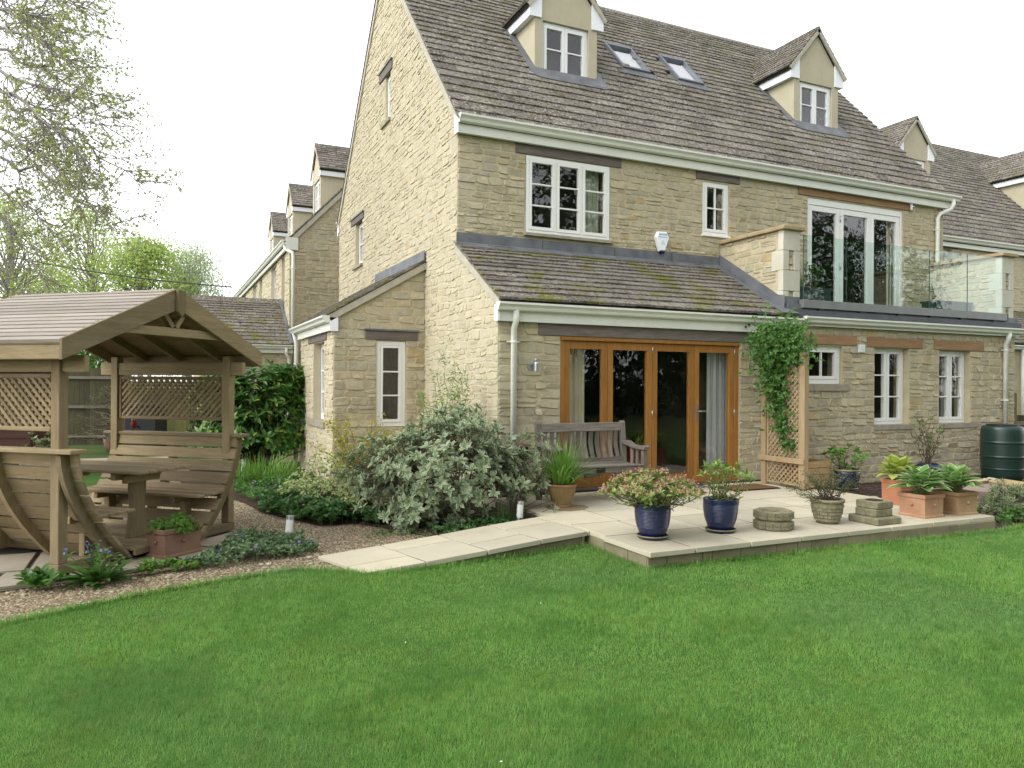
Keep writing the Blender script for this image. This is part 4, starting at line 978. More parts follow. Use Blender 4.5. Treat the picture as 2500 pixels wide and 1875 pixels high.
def kerb(p, q, z0, z1a, z1b, out, lens, th=.08):
    """blocks along a line from p to q; out is the outward normal"""
    p = Vector((*p, 0)); q = Vector((*q, 0)); L_ = (q-p).length; d = (q-p)/L_; o = Vector((*out, 0)); s = 0; i = 0
    while s < L_-.02:
        w = min(lens[i % len(lens)]*U(.92, 1.08), L_-s); i += 1
        a = p+d*(s+.004); b = p+d*(s+w-.004); k0 = z1a+(z1b-z1a)*s/L_; k1 = z1a+(z1b-z1a)*(s+w)/L_; j = o*U(-.004, .004)
        mb = MB().rnd(); mb.hexa([a+j+Vector((0,0,z0)), b+j+Vector((0,0,z0)), b-o*th+Vector((0,0,z0)), a-o*th+Vector((0,0,z0)), a+j+Vector((0,0,k0)), b+j+Vector((0,0,k1)), b-o*th+Vector((0,0,k1)), a-o*th+Vector((0,0,k0))])
        mb.build('kerb_block', M['kerb'], patio if p.x > 3.8 or out[1] == 0 else path, center=True, bevel=.006); s += w
kerb((3.82, 5.41), (8.41, 5.33), GZ-.05, -.043, -.043, (0, -1), (.19, .37, .11, .30, .44, .24))
kerb((3.845, 6.56), (3.82, 5.42), GZ-.05, -.043, -.043, (-1, 0), (.44, .42))
kerb((3.86, 8.74), (3.86, 7.32), GZ-.05, -.043, -.043, (-1, 0), (.44,))
kerb((8.40, 5.42), (8.40, 8.74), GZ-.05, -.043, -.043, (1, 0), (.44,))
# ---- ramp path
path = thing('ramp_path', None, None, (1.4, 6.5, GZ), world=True); path['kind'] = 'structure'
fe = [Vector((1.545, 6.17, -.132)), Vector((2.09, 6.19, -.095)), Vector((2.68, 6.235, -.055)), Vector((3.26, 6.31, -.02)), Vector((3.82, 6.40, -.003))]
be_ = [Vector((1.30, 6.95, -.132)), Vector((1.90, 7.01, -.095)), Vector((2.50, 7.07, -.055)), Vector((3.08, 7.17, -.02)), Vector((3.68, 7.31, -.003))]
for i in range(4):
    t = .36 if i % 2 == 0 else .66
    m0 = fe[i].lerp(be_[i], t); m1 = fe[i+1].lerp(be_[i+1], t)
    for a, b, c, d in ((fe[i], fe[i+1], m1, m0), (m0, m1, be_[i+1], be_[i])):
        cc = (a+b+c+d)/4; q = [v+(cc-v).normalized()*.011 for v in (a, b, c, d)]
        mb = MB().rnd(); dn = Vector((0, 0, -.045)); mb.hexa([v+dn for v in q]+q); mb.build('paving_slab', M['slab'], path, center=True, bevel=.004)
mb = MB(); up = Vector((0, 0, -.005)); 
for i in range(4):
    q = [fe[i]+Vector((.03, .05, 0)), fe[i+1]+Vector((0, .05, 0)), be_[i+1]+Vector((0, -.05, 0)), be_[i]+Vector((.03, -.05, 0))]
    mb.hexa([Vector((v.x, v.y, GZ-.03)) for v in q]+[v+up for v in q])
mb.build('path_core', bpy.data.materials['joint_mortar'], path)
kerb((2.12, 6.215), (3.79, 6.415), GZ-.05, -.135, -.047, (0.1, -1), (.40, .42))
mb = MB(); mb.add([(3.69, 7.31, -.003), (3.83, 6.41, -.003), (3.84, 6.42, -.003), (3.83, 7.34, -.003), (3.69, 7.31, -.05), (3.83, 6.41, -.05), (3.84, 6.42, -.05), (3.83, 7.34, -.05)], ((0,1,2,3), (4,7,6,5), (0,4,5,1), (1,5,6,2), (2,6,7,3), (3,7,4,0))); mb.build('paving_slab', M['slab'], path)
# flagstones under the arbour
vg = [(-2.6, 6.95), (-1.9, 7.0), (-1.2, 6.95), (-.55, 7.08), (0.02, 7.3), (.42, 7.75)]
fl = [[(-1.75, 6.82), (-1.22, 6.80), (-1.15, 7.35), (-1.75, 7.40)], [(-1.20, 6.80), (-.66, 6.93), (-.70, 7.30), (-1.13, 7.34)], [(-.64, 6.93), (-.28, 7.02), (-.32, 7.42), (-.68, 7.32)],
      [(-.26, 7.03), (.18, 7.24), (.04, 7.66), (-.30, 7.43)], [(.20, 7.26), (.48, 7.62), (.24, 7.95), (.07, 7.68)], [(.50, 7.65), (.70, 7.95), (.70, 8.4), (.26, 7.98)], [(-1.75, 7.44), (-1.0, 7.38), (-1.0, 8.1), (-1.75, 8.1)], [(-.97, 7.38), (-.34, 7.45), (-.4, 8.1), (-.97, 8.1)], [(-2.5, 6.8), (-1.78, 6.82), (-1.78, 7.5), (-2.5, 7.5)], [(-2.5, 7.54), (-1.78, 7.54), (-1.78, 8.4), (-2.5, 8.4)]]
tw = Vector(ter.location)
for q in fl:
    mb = MB().rnd(); c = np.mean(np.array(q), axis=0); qq = [(p[0]+(c[0]-p[0])*.02-tw.x, p[1]+(c[1]-p[1])*.02-tw.y) for p in q]
    mb.hexa([(x, y, 0.0) for x, y in qq]+[(x, y, .022+U(0, .004)) for x, y in qq])
    o = mb.build('flagstone', M['crazy'], ter, center=True, bevel=.004)
# ------------------------------------------------------------------ wooden arbour with boat-shaped benches
GT = RAD(48.0)
pine = (.235,.175,.095,1); pine2 = (.345,.268,.158,1)
M['pine_b'] = m_wood('treated_pine_along', pine, pine2, (12, 1, 12), 2.5, .8, (.10,.065,.03,1), .4, .36, green=.2)   # grain along y
M['pine_a'] = m_wood('treated_pine_across', pine, pine2, (1, 12, 12), 2.5, .8, (.10,.065,.03,1), .4, .36, green=.16)  # grain along x
M['pine_z'] = m_wood('treated_pine_upright', pine, pine2, (12, 12, 1), 2.5, .8, (.10,.065,.03,1), .4, .36, green=.22)
M['pine_roof'] = m_wood('weathered_roof_board', (.27,.235,.195,1), (.38,.34,.29,1), (12, 1, 12), 2.5, .85, (.12,.09,.07,1), .3, .2)
gaz = thing('garden_arbour', 'wooden arbour with slatted gable roof, lattice sides, curved benches and built-in table', 'arbour', (.127, 7.689, GZ+.03), GT)
HW, ZE, ZA, RL = 1.244, 1.86, 2.405, 1.83
sl = math.hypot(HW, ZA-ZE); PA, B1, B2 = 1.045, .12, 1.60
def gbox(name, mat, x0, y0, z0, x1, y1, z1, parent=gaz, c=.006):
    mb = MB().rnd(); mb.cbox(x0, y0, z0, x1, y1, z1, c); return mb.build(name, M[mat], parent)
for s in (-1, 1):
    FS = Frame((s*HW, 0, ZE), (0, 1, 0), (-s*HW/sl, 0, (ZA-ZE)/sl), (s*(ZA-ZE)/sl, 0, HW/sl))
    n = 14; w = sl/n
    for i in range(n):
        mb = MB().rnd(); v0, v1 = i*w, (i+1)*w-.022
        P = FS.P; a, b = -.02, RL+.05
        mb.hexa([P(a,v0,.004), P(b,v0,.004), P(b,v1,.004), P(a,v1,.004), P(a,v0,.032), P(b,v0,.032), P(b,v1,.030), P(a,v1,.030)])
        mb.build('roof_board', M['pine_roof'], gaz)
        mb = MB().rnd(); mb.hexa([P(a,v0+.001,-.010), P(b,v0+.001,-.010), P(b,v0+w-.001,-.010), P(a,v0+w-.001,-.010), P(a,v0+.001,.002), P(b,v0+.001,.002), P(b,v0+w-.001,.002), P(a,v0+w-.001,.002)])
        mb.build('ceiling_board', M['pine_b'], gaz)
    mb = MB().rnd()
    for y in (.42, .95, 1.42): FS.box(mb.rnd(), y, .04, -.085, y+.045, sl-.03, -.012); mb.build('rafter', M['pine_a'], gaz); mb = MB().rnd()
    # barge boards, front and back
    for y in (-.05, RL+.05):
        mb = MB().rnd(); z = lambda x: ZE+(HW-abs(x))*(ZA-ZE)/HW
        q = [(s*(HW+.015), y, ZE-.13), (s*(HW+.015), y, ZE+.035), (s*.03, y, z(.03)+.032), (s*.03, y, z(.03)-.165)]
        mb.prism(q, (0, 0, 0), (0, .03, 0)); mb.build('barge_board', M['pine_a'], gaz, bevel=.004)
    gbox('eaves_board', 'pine_b', s*(HW-.01), -.015, ZE-.125, s*(HW-.04), RL+.045, ZE-.006)
    gbox('wall_beam', 'pine_b', s*(PA-.025), -.02, 1.64, s*(PA-.075), RL+.02, 1.775)
    for y in ((.21 if s < 0 else .13), B2): gbox('post', 'pine_z', s*PA, y, .085, s*(PA-.092), y+.092, ZE-.02)
    gbox('arm_rail', 'pine_b', s*(PA+.085), -.0, .985, s*(PA-.075), RL-.02, 1.018)
    # lattice
    y0, y1, z0, z1 = (.302 if s < 0 else .222), B2, 1.155, 1.625; xm = s*(PA-.05)
    for nm, a in (('lattice_frame', (y0+.035, z0, y1-.035, z0+.035)), ('lattice_frame', (y0+.035, z1-.035, y1-.035, z1))): gbox(nm, 'pine_b', xm-.02, a[0], a[1], xm+.02, a[2], a[3])
    for a in (y0, y1-.035): gbox('lattice_frame', 'pine_z', xm-.02, a, z0, xm+.02, a+.035, z1)
    ya, yb, za_, zb_ = y0+.03, y1-.03, z0+.03, z1-.03; stp = .0735
    for dr in (1, -1):
        k = -((zb_-za_)//stp)-1 if dr > 0 else 0
        c0 = ya-(zb_-za_) if dr > 0 else ya
        c = c0
        while c < (yb if dr > 0 else yb+(zb_-za_)):
            # line y = c + dr*(z-za_)
            zz0, zz1 = za_, zb_
            f = lambda z: c+dr*(z-za_)
            lo, hi = za_, zb_
            if dr > 0:
                lo = max(lo, za_+(ya-c)); hi = min(hi, za_+(yb-c))
            else:
                lo = max(lo, za_+(c-yb)); hi = min(hi, za_+(c-ya))
            if hi-lo > .03:
                mb = MB().rnd(); off = s*(.006 if dr > 0 else -.006)
                mb.bar((xm+off, f(lo), lo), (xm+off, f(hi), hi), .012, .032, up=(0, -dr, 1)) if False else mb.hexa([(xm+off-.005, f(lo)-.018, lo), (xm+off+.005, f(lo)-.018, lo), (xm+off+.005, f(lo)+.018, lo), (xm+off-.005, f(lo)+.018, lo), (xm+off-.005, f(hi)-.018, hi), (xm+off+.005, f(hi)-.018, hi), (xm+off+.005, f(hi)+.018, hi), (xm+off-.005, f(hi)+.018, hi)])
                mb.build('lattice_slat', M['pine_z'], gaz)
            c += stp
    # curved ribs and slats: the bench back is a boat side
    def cx(z): t = max(0, min(1, z/.99)); return .40+.60*(1-(1-t)**1.75)
    for y in ((.14 if s < 0 else .07), .86, 1.60):
        vs = []; fs_ = []; m = 12
        for i in range(m+1):
            z = .99*i/m; x = cx(z)
            vs += [(s*(x+.012), y, z), (s*(x+.095), y, z-.02), (s*(x+.095), y+.05, z-.02), (s*(x+.012), y+.05, z)]
        for i in range(m):
            for k in range(4): fs_.append((4*i+k, 4*i+(k+1) % 4, 4*i+4+(k+1) % 4, 4*i+4+k))
        fs_ += [(0, 1, 2, 3), tuple(4*m+k for k in range(4))]
        mb = MB().rnd(); mb.add(vs, fs_); mb.build('bench_rib', M['pine_z'], gaz)
    nz = 8
    for i in range(nz):
        za0 = .03+i*.122; zb0 = za0+.104
        mb = MB().rnd(); a, b = .06, 1.69
        p0, p1 = cx(za0), cx(zb0)
        mb.hexa([(s*(p0-.014), a, za0), (s*(p0+.012), a, za0-.006), (s*(p0+.012), b, za0-.006), (s*(p0-.014), b, za0), (s*(p1-.014), a, zb0), (s*(p1+.012), a, zb0-.006), (s*(p1+.012), b, zb0-.006), (s*(p1-.014), b, zb0)])
        mb.build('bench_slat', M['pine_b'], gaz)
    for i in range(4):
        x1 = .79-i*.098; gbox('seat_plank', 'pine_b', s*x1, .05, .425, s*(x1-.092), 1.60, .452)
    for y in (.36, 1.32):
        gbox('seat_bearer', 'pine_a', s*.80, y, .36, s*.42, y+.05, .424)
        gbox('seat_leg', 'pine_z', s*.66, y-.01, .06, s*.56, y+.055, .36)
# front framing
mb = MB().rnd(); mb.hexa([(-PA-.005, .205, 0), (PA+.005, .125, 0), (PA+.005, .228, 0), (-PA-.005, .308, 0), (-PA-.005, .205, .084), (PA+.005, .125, .084), (PA+.005, .228, .084), (-PA-.005, .308, .084)]); mb.build('base_beam', M['pine_a'], gaz, bevel=.006)
gbox('base_beam', 'pine_a', -PA-.005, B2-.005, 0, PA+.005, B2+.098, .084, c=.008)
for i in range(9):
    x = -.455+i*.101; gbox('floor_board', 'pine_b', x, .03, .086, x+.095, 1.72, .108)
gbox('floor_edge', 'pine_a', -.46, .0, .05, .46, .028, .106)
mb = MB().rnd(); mb.prism([(-.05, -.085, ZA+.01), (.05, -.085, ZA+.01), (.05, -.085, ZA-.19), (0, -.085, ZA-.24), (-.05, -.085, ZA-.19)], (0, 0, 0), (0, .034, 0)); mb.build('apex_plate', M['pine_z'], gaz, bevel=.006)
zc_ = 2.03; xc = HW-(zc_-ZE)*HW/(ZA-ZE)
gbox('collar_beam', 'pine_a', -xc-.02, .0, zc_-.045, xc+.02, .045, zc_+.035); gbox('collar_beam', 'pine_a', -xc-.02, RL-.04, zc_-.045, xc+.02, RL+.005, zc_+.035)
for s in (-1, 1):
    mb = MB().rnd(); mb.bar((s*.02, .022, zc_+.04), (s*.20, .022, ZA-.12), .05, .045); mb.build('gable_strut', M['pine_z'], gaz)
# table
for i in range(6):
    x = -.33+i*.111; gbox('table_board', 'pine_b', x, .07, .735, x+.107, 1.55, .765)
for y in (.42, 1.28):
    gbox('table_bearer', 'pine_a', -.29, y-.03, .665, .29, y+.03, .733)
    gbox('table_bracket', 'pine_a', -.22, y-.075, .63, .22, y-.032, .70)
    pr = [(.115, .108), (.10, .2), (.075, .36), (.07, .45), (.085, .55), (.085, .664)]
    vs = [(-a, y, z) for a, z in pr]+[(a, y, z) for a, z in reversed(pr)]
    mb = MB().rnd(); mb.prism(vs, (0, -.03, 0), (0, .03, 0)); mb.build('table_leg', M['pine_z'], gaz, bevel=.005)
# ------------------------------------------------------------------ things on the terrace and around it
def m_glaze(name, a, b):
    t = NT(name); p = t.obj(); n = t.noise(p, 12, 5, .6)
    return t.bsdf(t.ramp(n, [(.3, a), (.7, b)]), .28, .5, t.noise(p, 50, 3), .05, .002, coat=.3)
def m_terra(name, a, b, bloom=.5):
    t = NT(name); p = t.obj(); n = t.noise(p, 6, 6, .65); n2 = t.noise(p, 2.4, 5, .6)
    c = t.ramp(n, [(.3, a), (.7, b)]); c = t.mix(t.math('MULTIPLY', t.ramp(n2, [(.45, 0.), (.7, 1.)]), bloom), c, (.45,.33,.19,1))
    c = t.mix(t.math('MULTIPLY', t.ramp(t.noise(p, 3.1, 5, .6), [(.55, 0.), (.75, 1.)]), .5), c, (.16,.14,.06,1))
    return t.bsdf(c, .9, .2, t.noise(p, 40, 4), .25, .004)
def m_cast(name):
    t = NT(name); p = t.obj(); n = t.noise(p, 7, 6, .7); n2 = t.noise(p, 22, 5, .75)
    c = t.ramp(n, [(.3, (.15,.14,.085,1)), (.7, (.29,.265,.175,1))]); c = t.mix(t.ramp(n2, [(.52, 0.), (.68, .6)]), c, (.075,.08,.04,1)); c = t.mix(t.ramp(n2, [(.30, .45), (.38, 0.)]), c, (.46,.44,.37,1))
    return t.bsdf(c, .95, .1, n2, .8, .01)
M['blue'] = m_glaze('cobalt_glaze', (.005,.010,.045,1), (.009,.018,.075,1)); M['rimglaze'] = m_glaze('olive_rim_glaze', (.16,.13,.06,1), (.23,.19,.10,1))
M['navy'] = m_glaze('navy_pot', (.007,.012,.04,1), (.012,.02,.06,1))
M['brownpot'] = m_terra('ochre_ribbed_pot', (.17,.115,.045,1), (.26,.18,.075,1), .3); M['brownrim'] = m_terra('terracotta_rim', (.27,.12,.07,1), (.36,.19,.11,1), .2)
M['terra'] = m_terra('weathered_terracotta', (.33,.175,.105,1), (.41,.235,.145,1), .55); M['terra2'] = m_terra('mossy_terracotta', (.27,.16,.085,1), (.34,.215,.12,1), .8)
M['orange'] = m_terra('new_terracotta', (.36,.15,.085,1), (.43,.19,.11,1), .3); M['brick'] = m_terra('brown_terracotta', (.19,.105,.072,1), (.26,.155,.11,1), .2)
M['cast'] = m_cast('lichened_cast_stone'); M['compost'] = M['soil']
M['teak'] = m_wood('weathered_teak', (.10,.09,.072,1), (.225,.20,.165,1), (1, 10, 10), 4, .9, (.045,.035,.03,1), .5, .25, .4)
M['teak_z'] = m_wood('weathered_teak_upright', (.10,.09,.072,1), (.225,.20,.165,1), (10, 10, 1), 4, .9, (.045,.035,.03,1), .5, .25, .4)
M['soft'] = m_wood('pale_softwood', (.30,.215,.118,1), (.39,.295,.175,1), (10, 10, 1), 3, .8, (.2,.12,.06,1), .3, .15)
M['softx'] = m_wood('pale_softwood_x', (.32,.21,.10,1), (.40,.285,.15,1), (1, 10, 10), 3, .8, (.2,.12,.06,1), .3, .15)
M['lampglass'] = simple('frosted_lamp', (.70,.71,.66,1), (.76,.77,.72,1), 4, .35)
M['butt'] = simple('green_plastic', (.008,.024,.018,1), (.013,.034,.026,1), 4, .38, .5, .03, .002)

def pot(name, label, x, y, prof, mat, n=40, inner=None, z=0.0, group=None, rim=None, soil=.04, ribs=None):
    t = thing(name, label, 'pot', (x, y, z), group=group)
    r1, h = prof[-1]
    full = [(0.001, 0)]+prof+[(r1-.018, h-.002), (r1-.024, h-soil-.02)]
    mb = MB(); mb.lathe(full, n); mb.build('pot_body', M[mat], t, smooth=True)
    if rim:
        mb = MB(); mb.lathe([(r1-.004, h-.028), (r1+.010, h-.022), (r1+.012, h-.004), (r1+.002, h+.004), (r1-.016, h+.002)], n); mb.build('pot_rim', M[rim], t, smooth=True)
    mb = MB(); mb.lathe([(.001, h-soil+.008), (r1*.5, h-soil+.004), (r1-.02, h-soil)], 24); mb.build('compost', M['compost'], t, smooth=True)
    return t
def ribbed(base, h, r0, r1, belly, n=60, z0=.10, z1=.27, amp=.0022, pitch=.0125):
    out = []
    for i in range(n+1):
        z = h*i/n; t = i/n
        r = r0+(r1-r0)*(1-(1-t)**belly)
        if z0 < z < z1: r += amp*math.sin(2*math.pi*z/pitch)
        out.append((r, z))
    return out
def saucer(label, x, y, r, mat='rimglaze', z=0.0):
    t = thing('saucer', label, 'saucer', (x, y, z))
    mb = MB(); mb.lathe([(.001, .002), (r*.8, 0), (r*.93, .012), (r, .032), (r-.008, .036), (r*.88, .014), (.001, .010)], 36); mb.build('dish', M['navy'], t, smooth=True)
    mb = MB(); mb.lathe([(r-.006, .026), (r+.003, .028), (r+.004, .036), (r-.004, .040), (r-.012, .034)], 36); mb.build('rim', M[mat], t, smooth=True)
bp = ribbed(0, .315, .10, .168, 2.9, 110)
saucer('olive-rimmed saucer under the blue pot of pink-flowered shrub', 4.19, 5.86, .148); pot('plant_pot', 'cobalt blue ribbed pot of the pink-flowered shrub at the terrace corner', 4.19, 5.86, bp, 'blue', z=.012)
saucer('olive-rimmed saucer under the blue pot of plain green shrub', 4.995, 5.86, .148); pot('plant_pot', 'cobalt blue ribbed pot of plain green shrub in front of the folding doors', 4.995, 5.86, bp, 'blue', z=.012)
pot('plant_pot', 'ochre ribbed pot with terracotta rim in front of the bench', 4.29, 7.80, ribbed(0, .27, .085, .165, 2.0, 90, .05, .22, .002, .016), 'brownpot', rim='brownrim')
mb = MB(); mb.lathe([(.084, -.001), (.098, .0), (.103, .035), (.097, .036)], 32); o = mb.build('pot_foot', M['brownrim'], bpy.data.objects[[q.name for q in bpy.data.objects if q.get('label') == 'ochre ribbed pot with terracotta rim in front of the bench'][0]], smooth=True)
sp = pot('plant_pot', 'round cast-stone pot with brick pattern holding a wiry shrub', 6.36, 5.80, [(.10, 0), (.118, .03), (.145, .12), (.158, .20), (.160, .228)], 'cast', n=36)
mb = MB(); mb.lathe([(.150, .222), (.172, .226), (.176, .243), (.168, .258), (.150, .254), (.142, .24)], 36); mb.build('pot_rim', M['cast'], sp, smooth=True)
for j in range(5):
    z = .045+j*.035; r = np.interp(z, [0, .03, .12, .2], [.10, .118, .145, .158])
    for k in range(12):
        a = 2*math.pi*(k+.5*(j % 2))/12; mb = MB().rnd(); c = Vector((math.cos(a)*r, math.sin(a)*r, z)); tv = Vector((-math.sin(a), math.cos(a), 0))*.033; nv = Vector((math.cos(a), math.sin(a), 0))
        u_ = Vector((0, 0, .0135)); b0, b1 = -nv*.01, nv*.005
        mb.hexa([c-tv-u_+b0, c+tv-u_+b0, c+tv-u_+b1, c-tv-u_+b1, c-tv+u_+b0, c+tv+u_+b0, c+tv+u_+b1, c-tv+u_+b1]); mb.build('moulded_brick', M['cast'], sp)
pot('plant_pot', 'dark blue glazed pot with lipped rim close to the house wall behind the trellis', 8.84, 7.72, [(.115, .0), (.135, .03), (.165, .12), (.18, .22), (.182, .285)], 'navy', rim='rimglaze', z=-.02)
saucer('shallow dark saucer under the lipped blue pot behind the trellis', 8.84, 7.72, .15, z=-.035)
pot('plant_pot', 'plain dark blue pot of bare-twigged shrub under the wing windows', 11.50, 8.42, [(.14, 0), (.16, .1), (.185, .22), (.20, .33)], 'navy', z=GZ)
# octagonal stone rings
for i, lab in enumerate(('lower of the two stacked octagonal brick-pattern stone rings', 'upper hollow one of the two stacked octagonal stone rings')):
    t = thing('stone_ring', lab, 'stone ring', (5.60, 5.78, i*.098+.001), .12*i, group='stacked octagonal rings')
    mb = MB(); mb.lathe([(.105, .06), (.12, .088), (.168, .094), (.190, .082), (.192, .012), (.176, .0), (.105, .0), (.105, .06)], 8); mb.build('ring', M['cast'], t, bevel=.006)
    for k in range(16):
        a = 2*math.pi*(k+.5)/16; rr = .199/math.cos(((a+math.pi/8) % (math.pi/4))-math.pi/8) if False else .2005
        for j in range(2):
            mb = MB().rnd(); kk = 2*math.pi/8*math.floor(a/(2*math.pi/8))+math.pi/8; nv = Vector((math.cos(kk), math.sin(kk), 0)); tv = Vector((-nv.y, nv.x, 0)); off = .04 if k % 2 else -.04
            c = nv*.1765+tv*off*.92+Vector((0, 0, .030+j*.036)); x = tv*.033; u_ = Vector((0, 0, .0155)); b1 = nv*.008; b0 = -nv*.02
            mb.hexa([c-x-u_+b0, c+x-u_+b0, c+x-u_+b1, c-x-u_+b1, c-x+u_+b0, c+x+u_+b0, c+x+u_+b1, c-x+u_+b1]); mb.build('moulded_brick', M['cast'], t)
t = thing('stone_slab', 'square stone base slab at the foot of the stacked blocks', 'stone slab', (6.86, 5.63, 0)); mb = MB(); mb.cbox(-.185, -.185, .001, .185, .185, .075, .012); mb.build('slab', M['cast'], t)
for i, lab in enumerate(('plain square stone block in the middle of the stacked blocks', 'square stone block with a round hollow, topmost of the stacked blocks')):
    t = thing('stone_block', lab, 'stone block', (6.86+.01*i, 5.64, .076+i*.079), .04*i, group='stacked stone blocks')
    mb = MB(); mb.cbox(-.13, -.13, 0, .13, .13, .077, .009); mb.build('block', M['cast'], t)
    if i: mb = MB(); mb.lathe([(.001, .0775), (.07, .078), (.085, .079)], 24); mb.build('hollow', M['soil'], t)
def trough(name, label, x, y, z, w, d, h, rot, mat, lip=.014, knob=True, taper=.02):
    t = thing(name, label, 'planter', (x, y, z), rot)
    a, b = w/2, d/2; th = .022
    def ring(s, zz): return [(-a*s, -b*s, zz), (a*s, -b*s, zz), (a*s, b*s, zz), (-a*s, b*s, zz)]
    ks = 1-taper*2
    levels = [(ks+.07, 0), (ks+.07, .022), (ks, .030), (1-.02, h-.05), (1.0, h-.046), (1.045, h-.036), (1.05, h), (.90, h), (.88, h-.05)]
    vs = []; fs_ = []
    for s, zz in levels: vs += ring(s, zz)
    for i in range(len(levels)-1):
        for k in range(4): fs_.append((4*i+k, 4*i+(k+1) % 4, 4*i+4+(k+1) % 4, 4*i+4+k))
    fs_.append((3, 2, 1, 0)); mb = MB(); mb.add(vs, fs_); mb.build('planter_body', M[mat], t, bevel=.004)
    mb = MB(); q = ring(.89, h-.035); mb.add(q, [(0, 1, 2, 3)]); mb.build('compost', M['compost'], t)
    if knob:
        for px_, py_, nx, ny in ((0, -b*.98, 0, -1), (-a*.98, 0, -1, 0)):
            mb = MB(); pts = [(px_, py_, h*.55), (px_+nx*.012, py_+ny*.012, h*.55), (px_+nx*.02, py_+ny*.02, h*.55)]; mb.tube(pts, [.02, .017, .006], 10); mb.build('boss', M[mat], t, smooth=True)
    return t
trough('planter', 'pink terracotta square planter with hosta, nearer the stacked blocks', 7.68, 5.70, .001, .32, .32, .255, .02, 'terra')
trough('planter', 'mossy terracotta square planter with hosta at the terrace end', 8.22, 5.68, .001, .32, .32, .255, -.04, 'terra2')
trough('planter', 'bright orange terracotta planter half hidden behind the hostas', 8.22, 6.42, .001, .26, .26, .30, .1, 'orange', knob=False)
trough('planter', 'small brown terracotta trough of herbs beside the arbour', .135, 7.53, GZ+.03, .40, .24, .255, RAD(38), 'brick')
# wooden box behind the trellis
t = thing('planter_box', 'pale wooden planter box standing behind the trellis post', 'planter', (8.36, 7.98, 0))
for j in range(4):
    for a, b, c, d in ((-.24, -.22, .24, -.20), (-.24, .20, .24, .22), (-.24, -.20, -.22, .20), (.22, -.20, .24, .20)):
        mb = MB().rnd(); mb.box(a, b, .02+j*.093, c, d, .02+j*.093+.086); mb.build('box_board', M['softx'], t)
mb = MB(); mb.box(-.215, -.195, .02, .215, .195, .34); mb.build('compost', M['compost'], t)
# doormat
t = thing('doormat', 'brown coir doormat with black edge beside the trellis', 'doormat', (7.47, 8.22, .003)); mb = MB(); mb.cbox(-.40, -.24, 0, .40, .24, .012, .004); mb.build('mat_edge', M['black'], t)
mb = MB(); mb.box(-.375, -.215, .0125, .375, .215, .019); mb.build('mat_pile', simple('coir', (.13,.075,.035,1), (.20,.125,.06,1), 60, .98, .05, .8, .006), t)
t = thing('doormat', 'grey rubber grid mat at the foot of the folding doors', 'doormat', (6.75, 8.57, .003)); mb = MB()
for i in range(24): mb.box(-.30+i*.0256, -.12, 0, -.295+i*.0256, .12, .010)
for j in range(10): mb.box(-.30, -.12+j*.0255, .0, .30, -.115+j*.0255, .0095)
mb.build('mat_grid', simple('grey_rubber', (.10,.105,.11,1), (.15,.155,.16,1), 8, .7), t)
# ---- bench
bn = thing('garden_bench', 'weathered grey teak bench with curved back slats against the house', 'bench', (4.91, 8.15, 0))
def bb(name, x0, y0, z0, x1, y1, z1, mat='teak', c=.006):
    mb = MB().rnd(); mb.cbox(x0, y0, z0, x1, y1, z1, c); return mb.build(name, M[mat], bn)
for s in (-1, 1):
    mb = MB().rnd(); x0, x1 = s*.655, s*.590; a, b = min(x0, x1), max(x0, x1)
    prof = [(.205, .0), (.205, .43), (.255, .94), (.275, .965), (.310, .965), (.322, .94), (.27, .43), (.27, .0)]
    mb.prism([(a, y, z) for y, z in prof], (0, 0, 0), (b-a, 0, 0)); mb.build('back_leg', M['teak_z'], bn, bevel=.005)
    bb('front_leg', s*.655, -.255, 0, s*.590, -.195, .615, 'teak_z')
    mb = MB().rnd(); arm = [(-.29, .625), (-.30, .66), (-.27, .685), (-.16, .662), (.0, .672), (.12, .715), (.235, .715), (.235, .665), (.1, .655), (0, .632), (-.15, .622)]
    mb.prism([(s*.66, y, z) for y, z in arm], (0, 0, 0), (-s*.085, 0, 0)); mb.build('arm_rest', M['teak'], bn, bevel=.006)
    bb('side_rail', s*.645, -.195, .36, s*.605, .205, .42); bb('side_rail', s*.645, -.195, .11, s*.605, .205, .165)
    bb('arm_slat', s*.640, .02, .42, s*.61, .07, .64, 'teak_z'); bb('arm_slat', s*.640, -.10, .42, s*.61, -.05, .63, 'teak_z')
mb = MB().rnd(); mb.prism([(-.59, .247, .835), (-.59, .262, .945), (-.59, .300, .945), (-.59, .288, .835)], (0, 0, 0), (1.18, 0, 0)); mb.build('top_rail', M['teak'], bn, bevel=.006)
mb = MB().rnd(); mb.prism([(-.59, .205, .44), (-.59, .21, .50), (-.59, .245, .50), (-.59, .24, .44)], (0, 0, 0), (1.18, 0, 0)); mb.build('lower_rail', M['teak'], bn)
for i in range(12):
    x = -.55+i*.0945; vs = []; fs_ = []; m = 8
    for k in range(m+1):
        z = .495+.345*k/m; t_ = k/m; y = .215+.055*t_+.028*math.sin(math.pi*t_)*1.2-.012
        vs += [(x, y, z), (x+.056, y, z), (x+.056, y+.016, z), (x, y+.016, z)]
    for k in range(m):
        for j in range(4): fs_.append((4*k+j, 4*k+(j+1) % 4, 4*k+4+(j+1) % 4, 4*k+4+j))
    fs_ += [(3, 2, 1, 0), tuple(4*m+j for j in range(4))]
    mb = MB().rnd(); mb.add(vs, fs_); mb.build('back_slat', M['teak_z'], bn)
bb('front_rail', -.59, -.25, .355, .59, -.215, .425); bb('name_plate', -.09, -.254, .362, .03, -.2505, .42, 'black')
for i in range(6):
    y = -.265+i*.081; z = .445-.012*math.sin(i/5*math.pi); bb('seat_slat', -.59, y, z-.022, .59, y+.066, z)
bb('stretcher', -.605, .0, .12, .605, .04, .16)
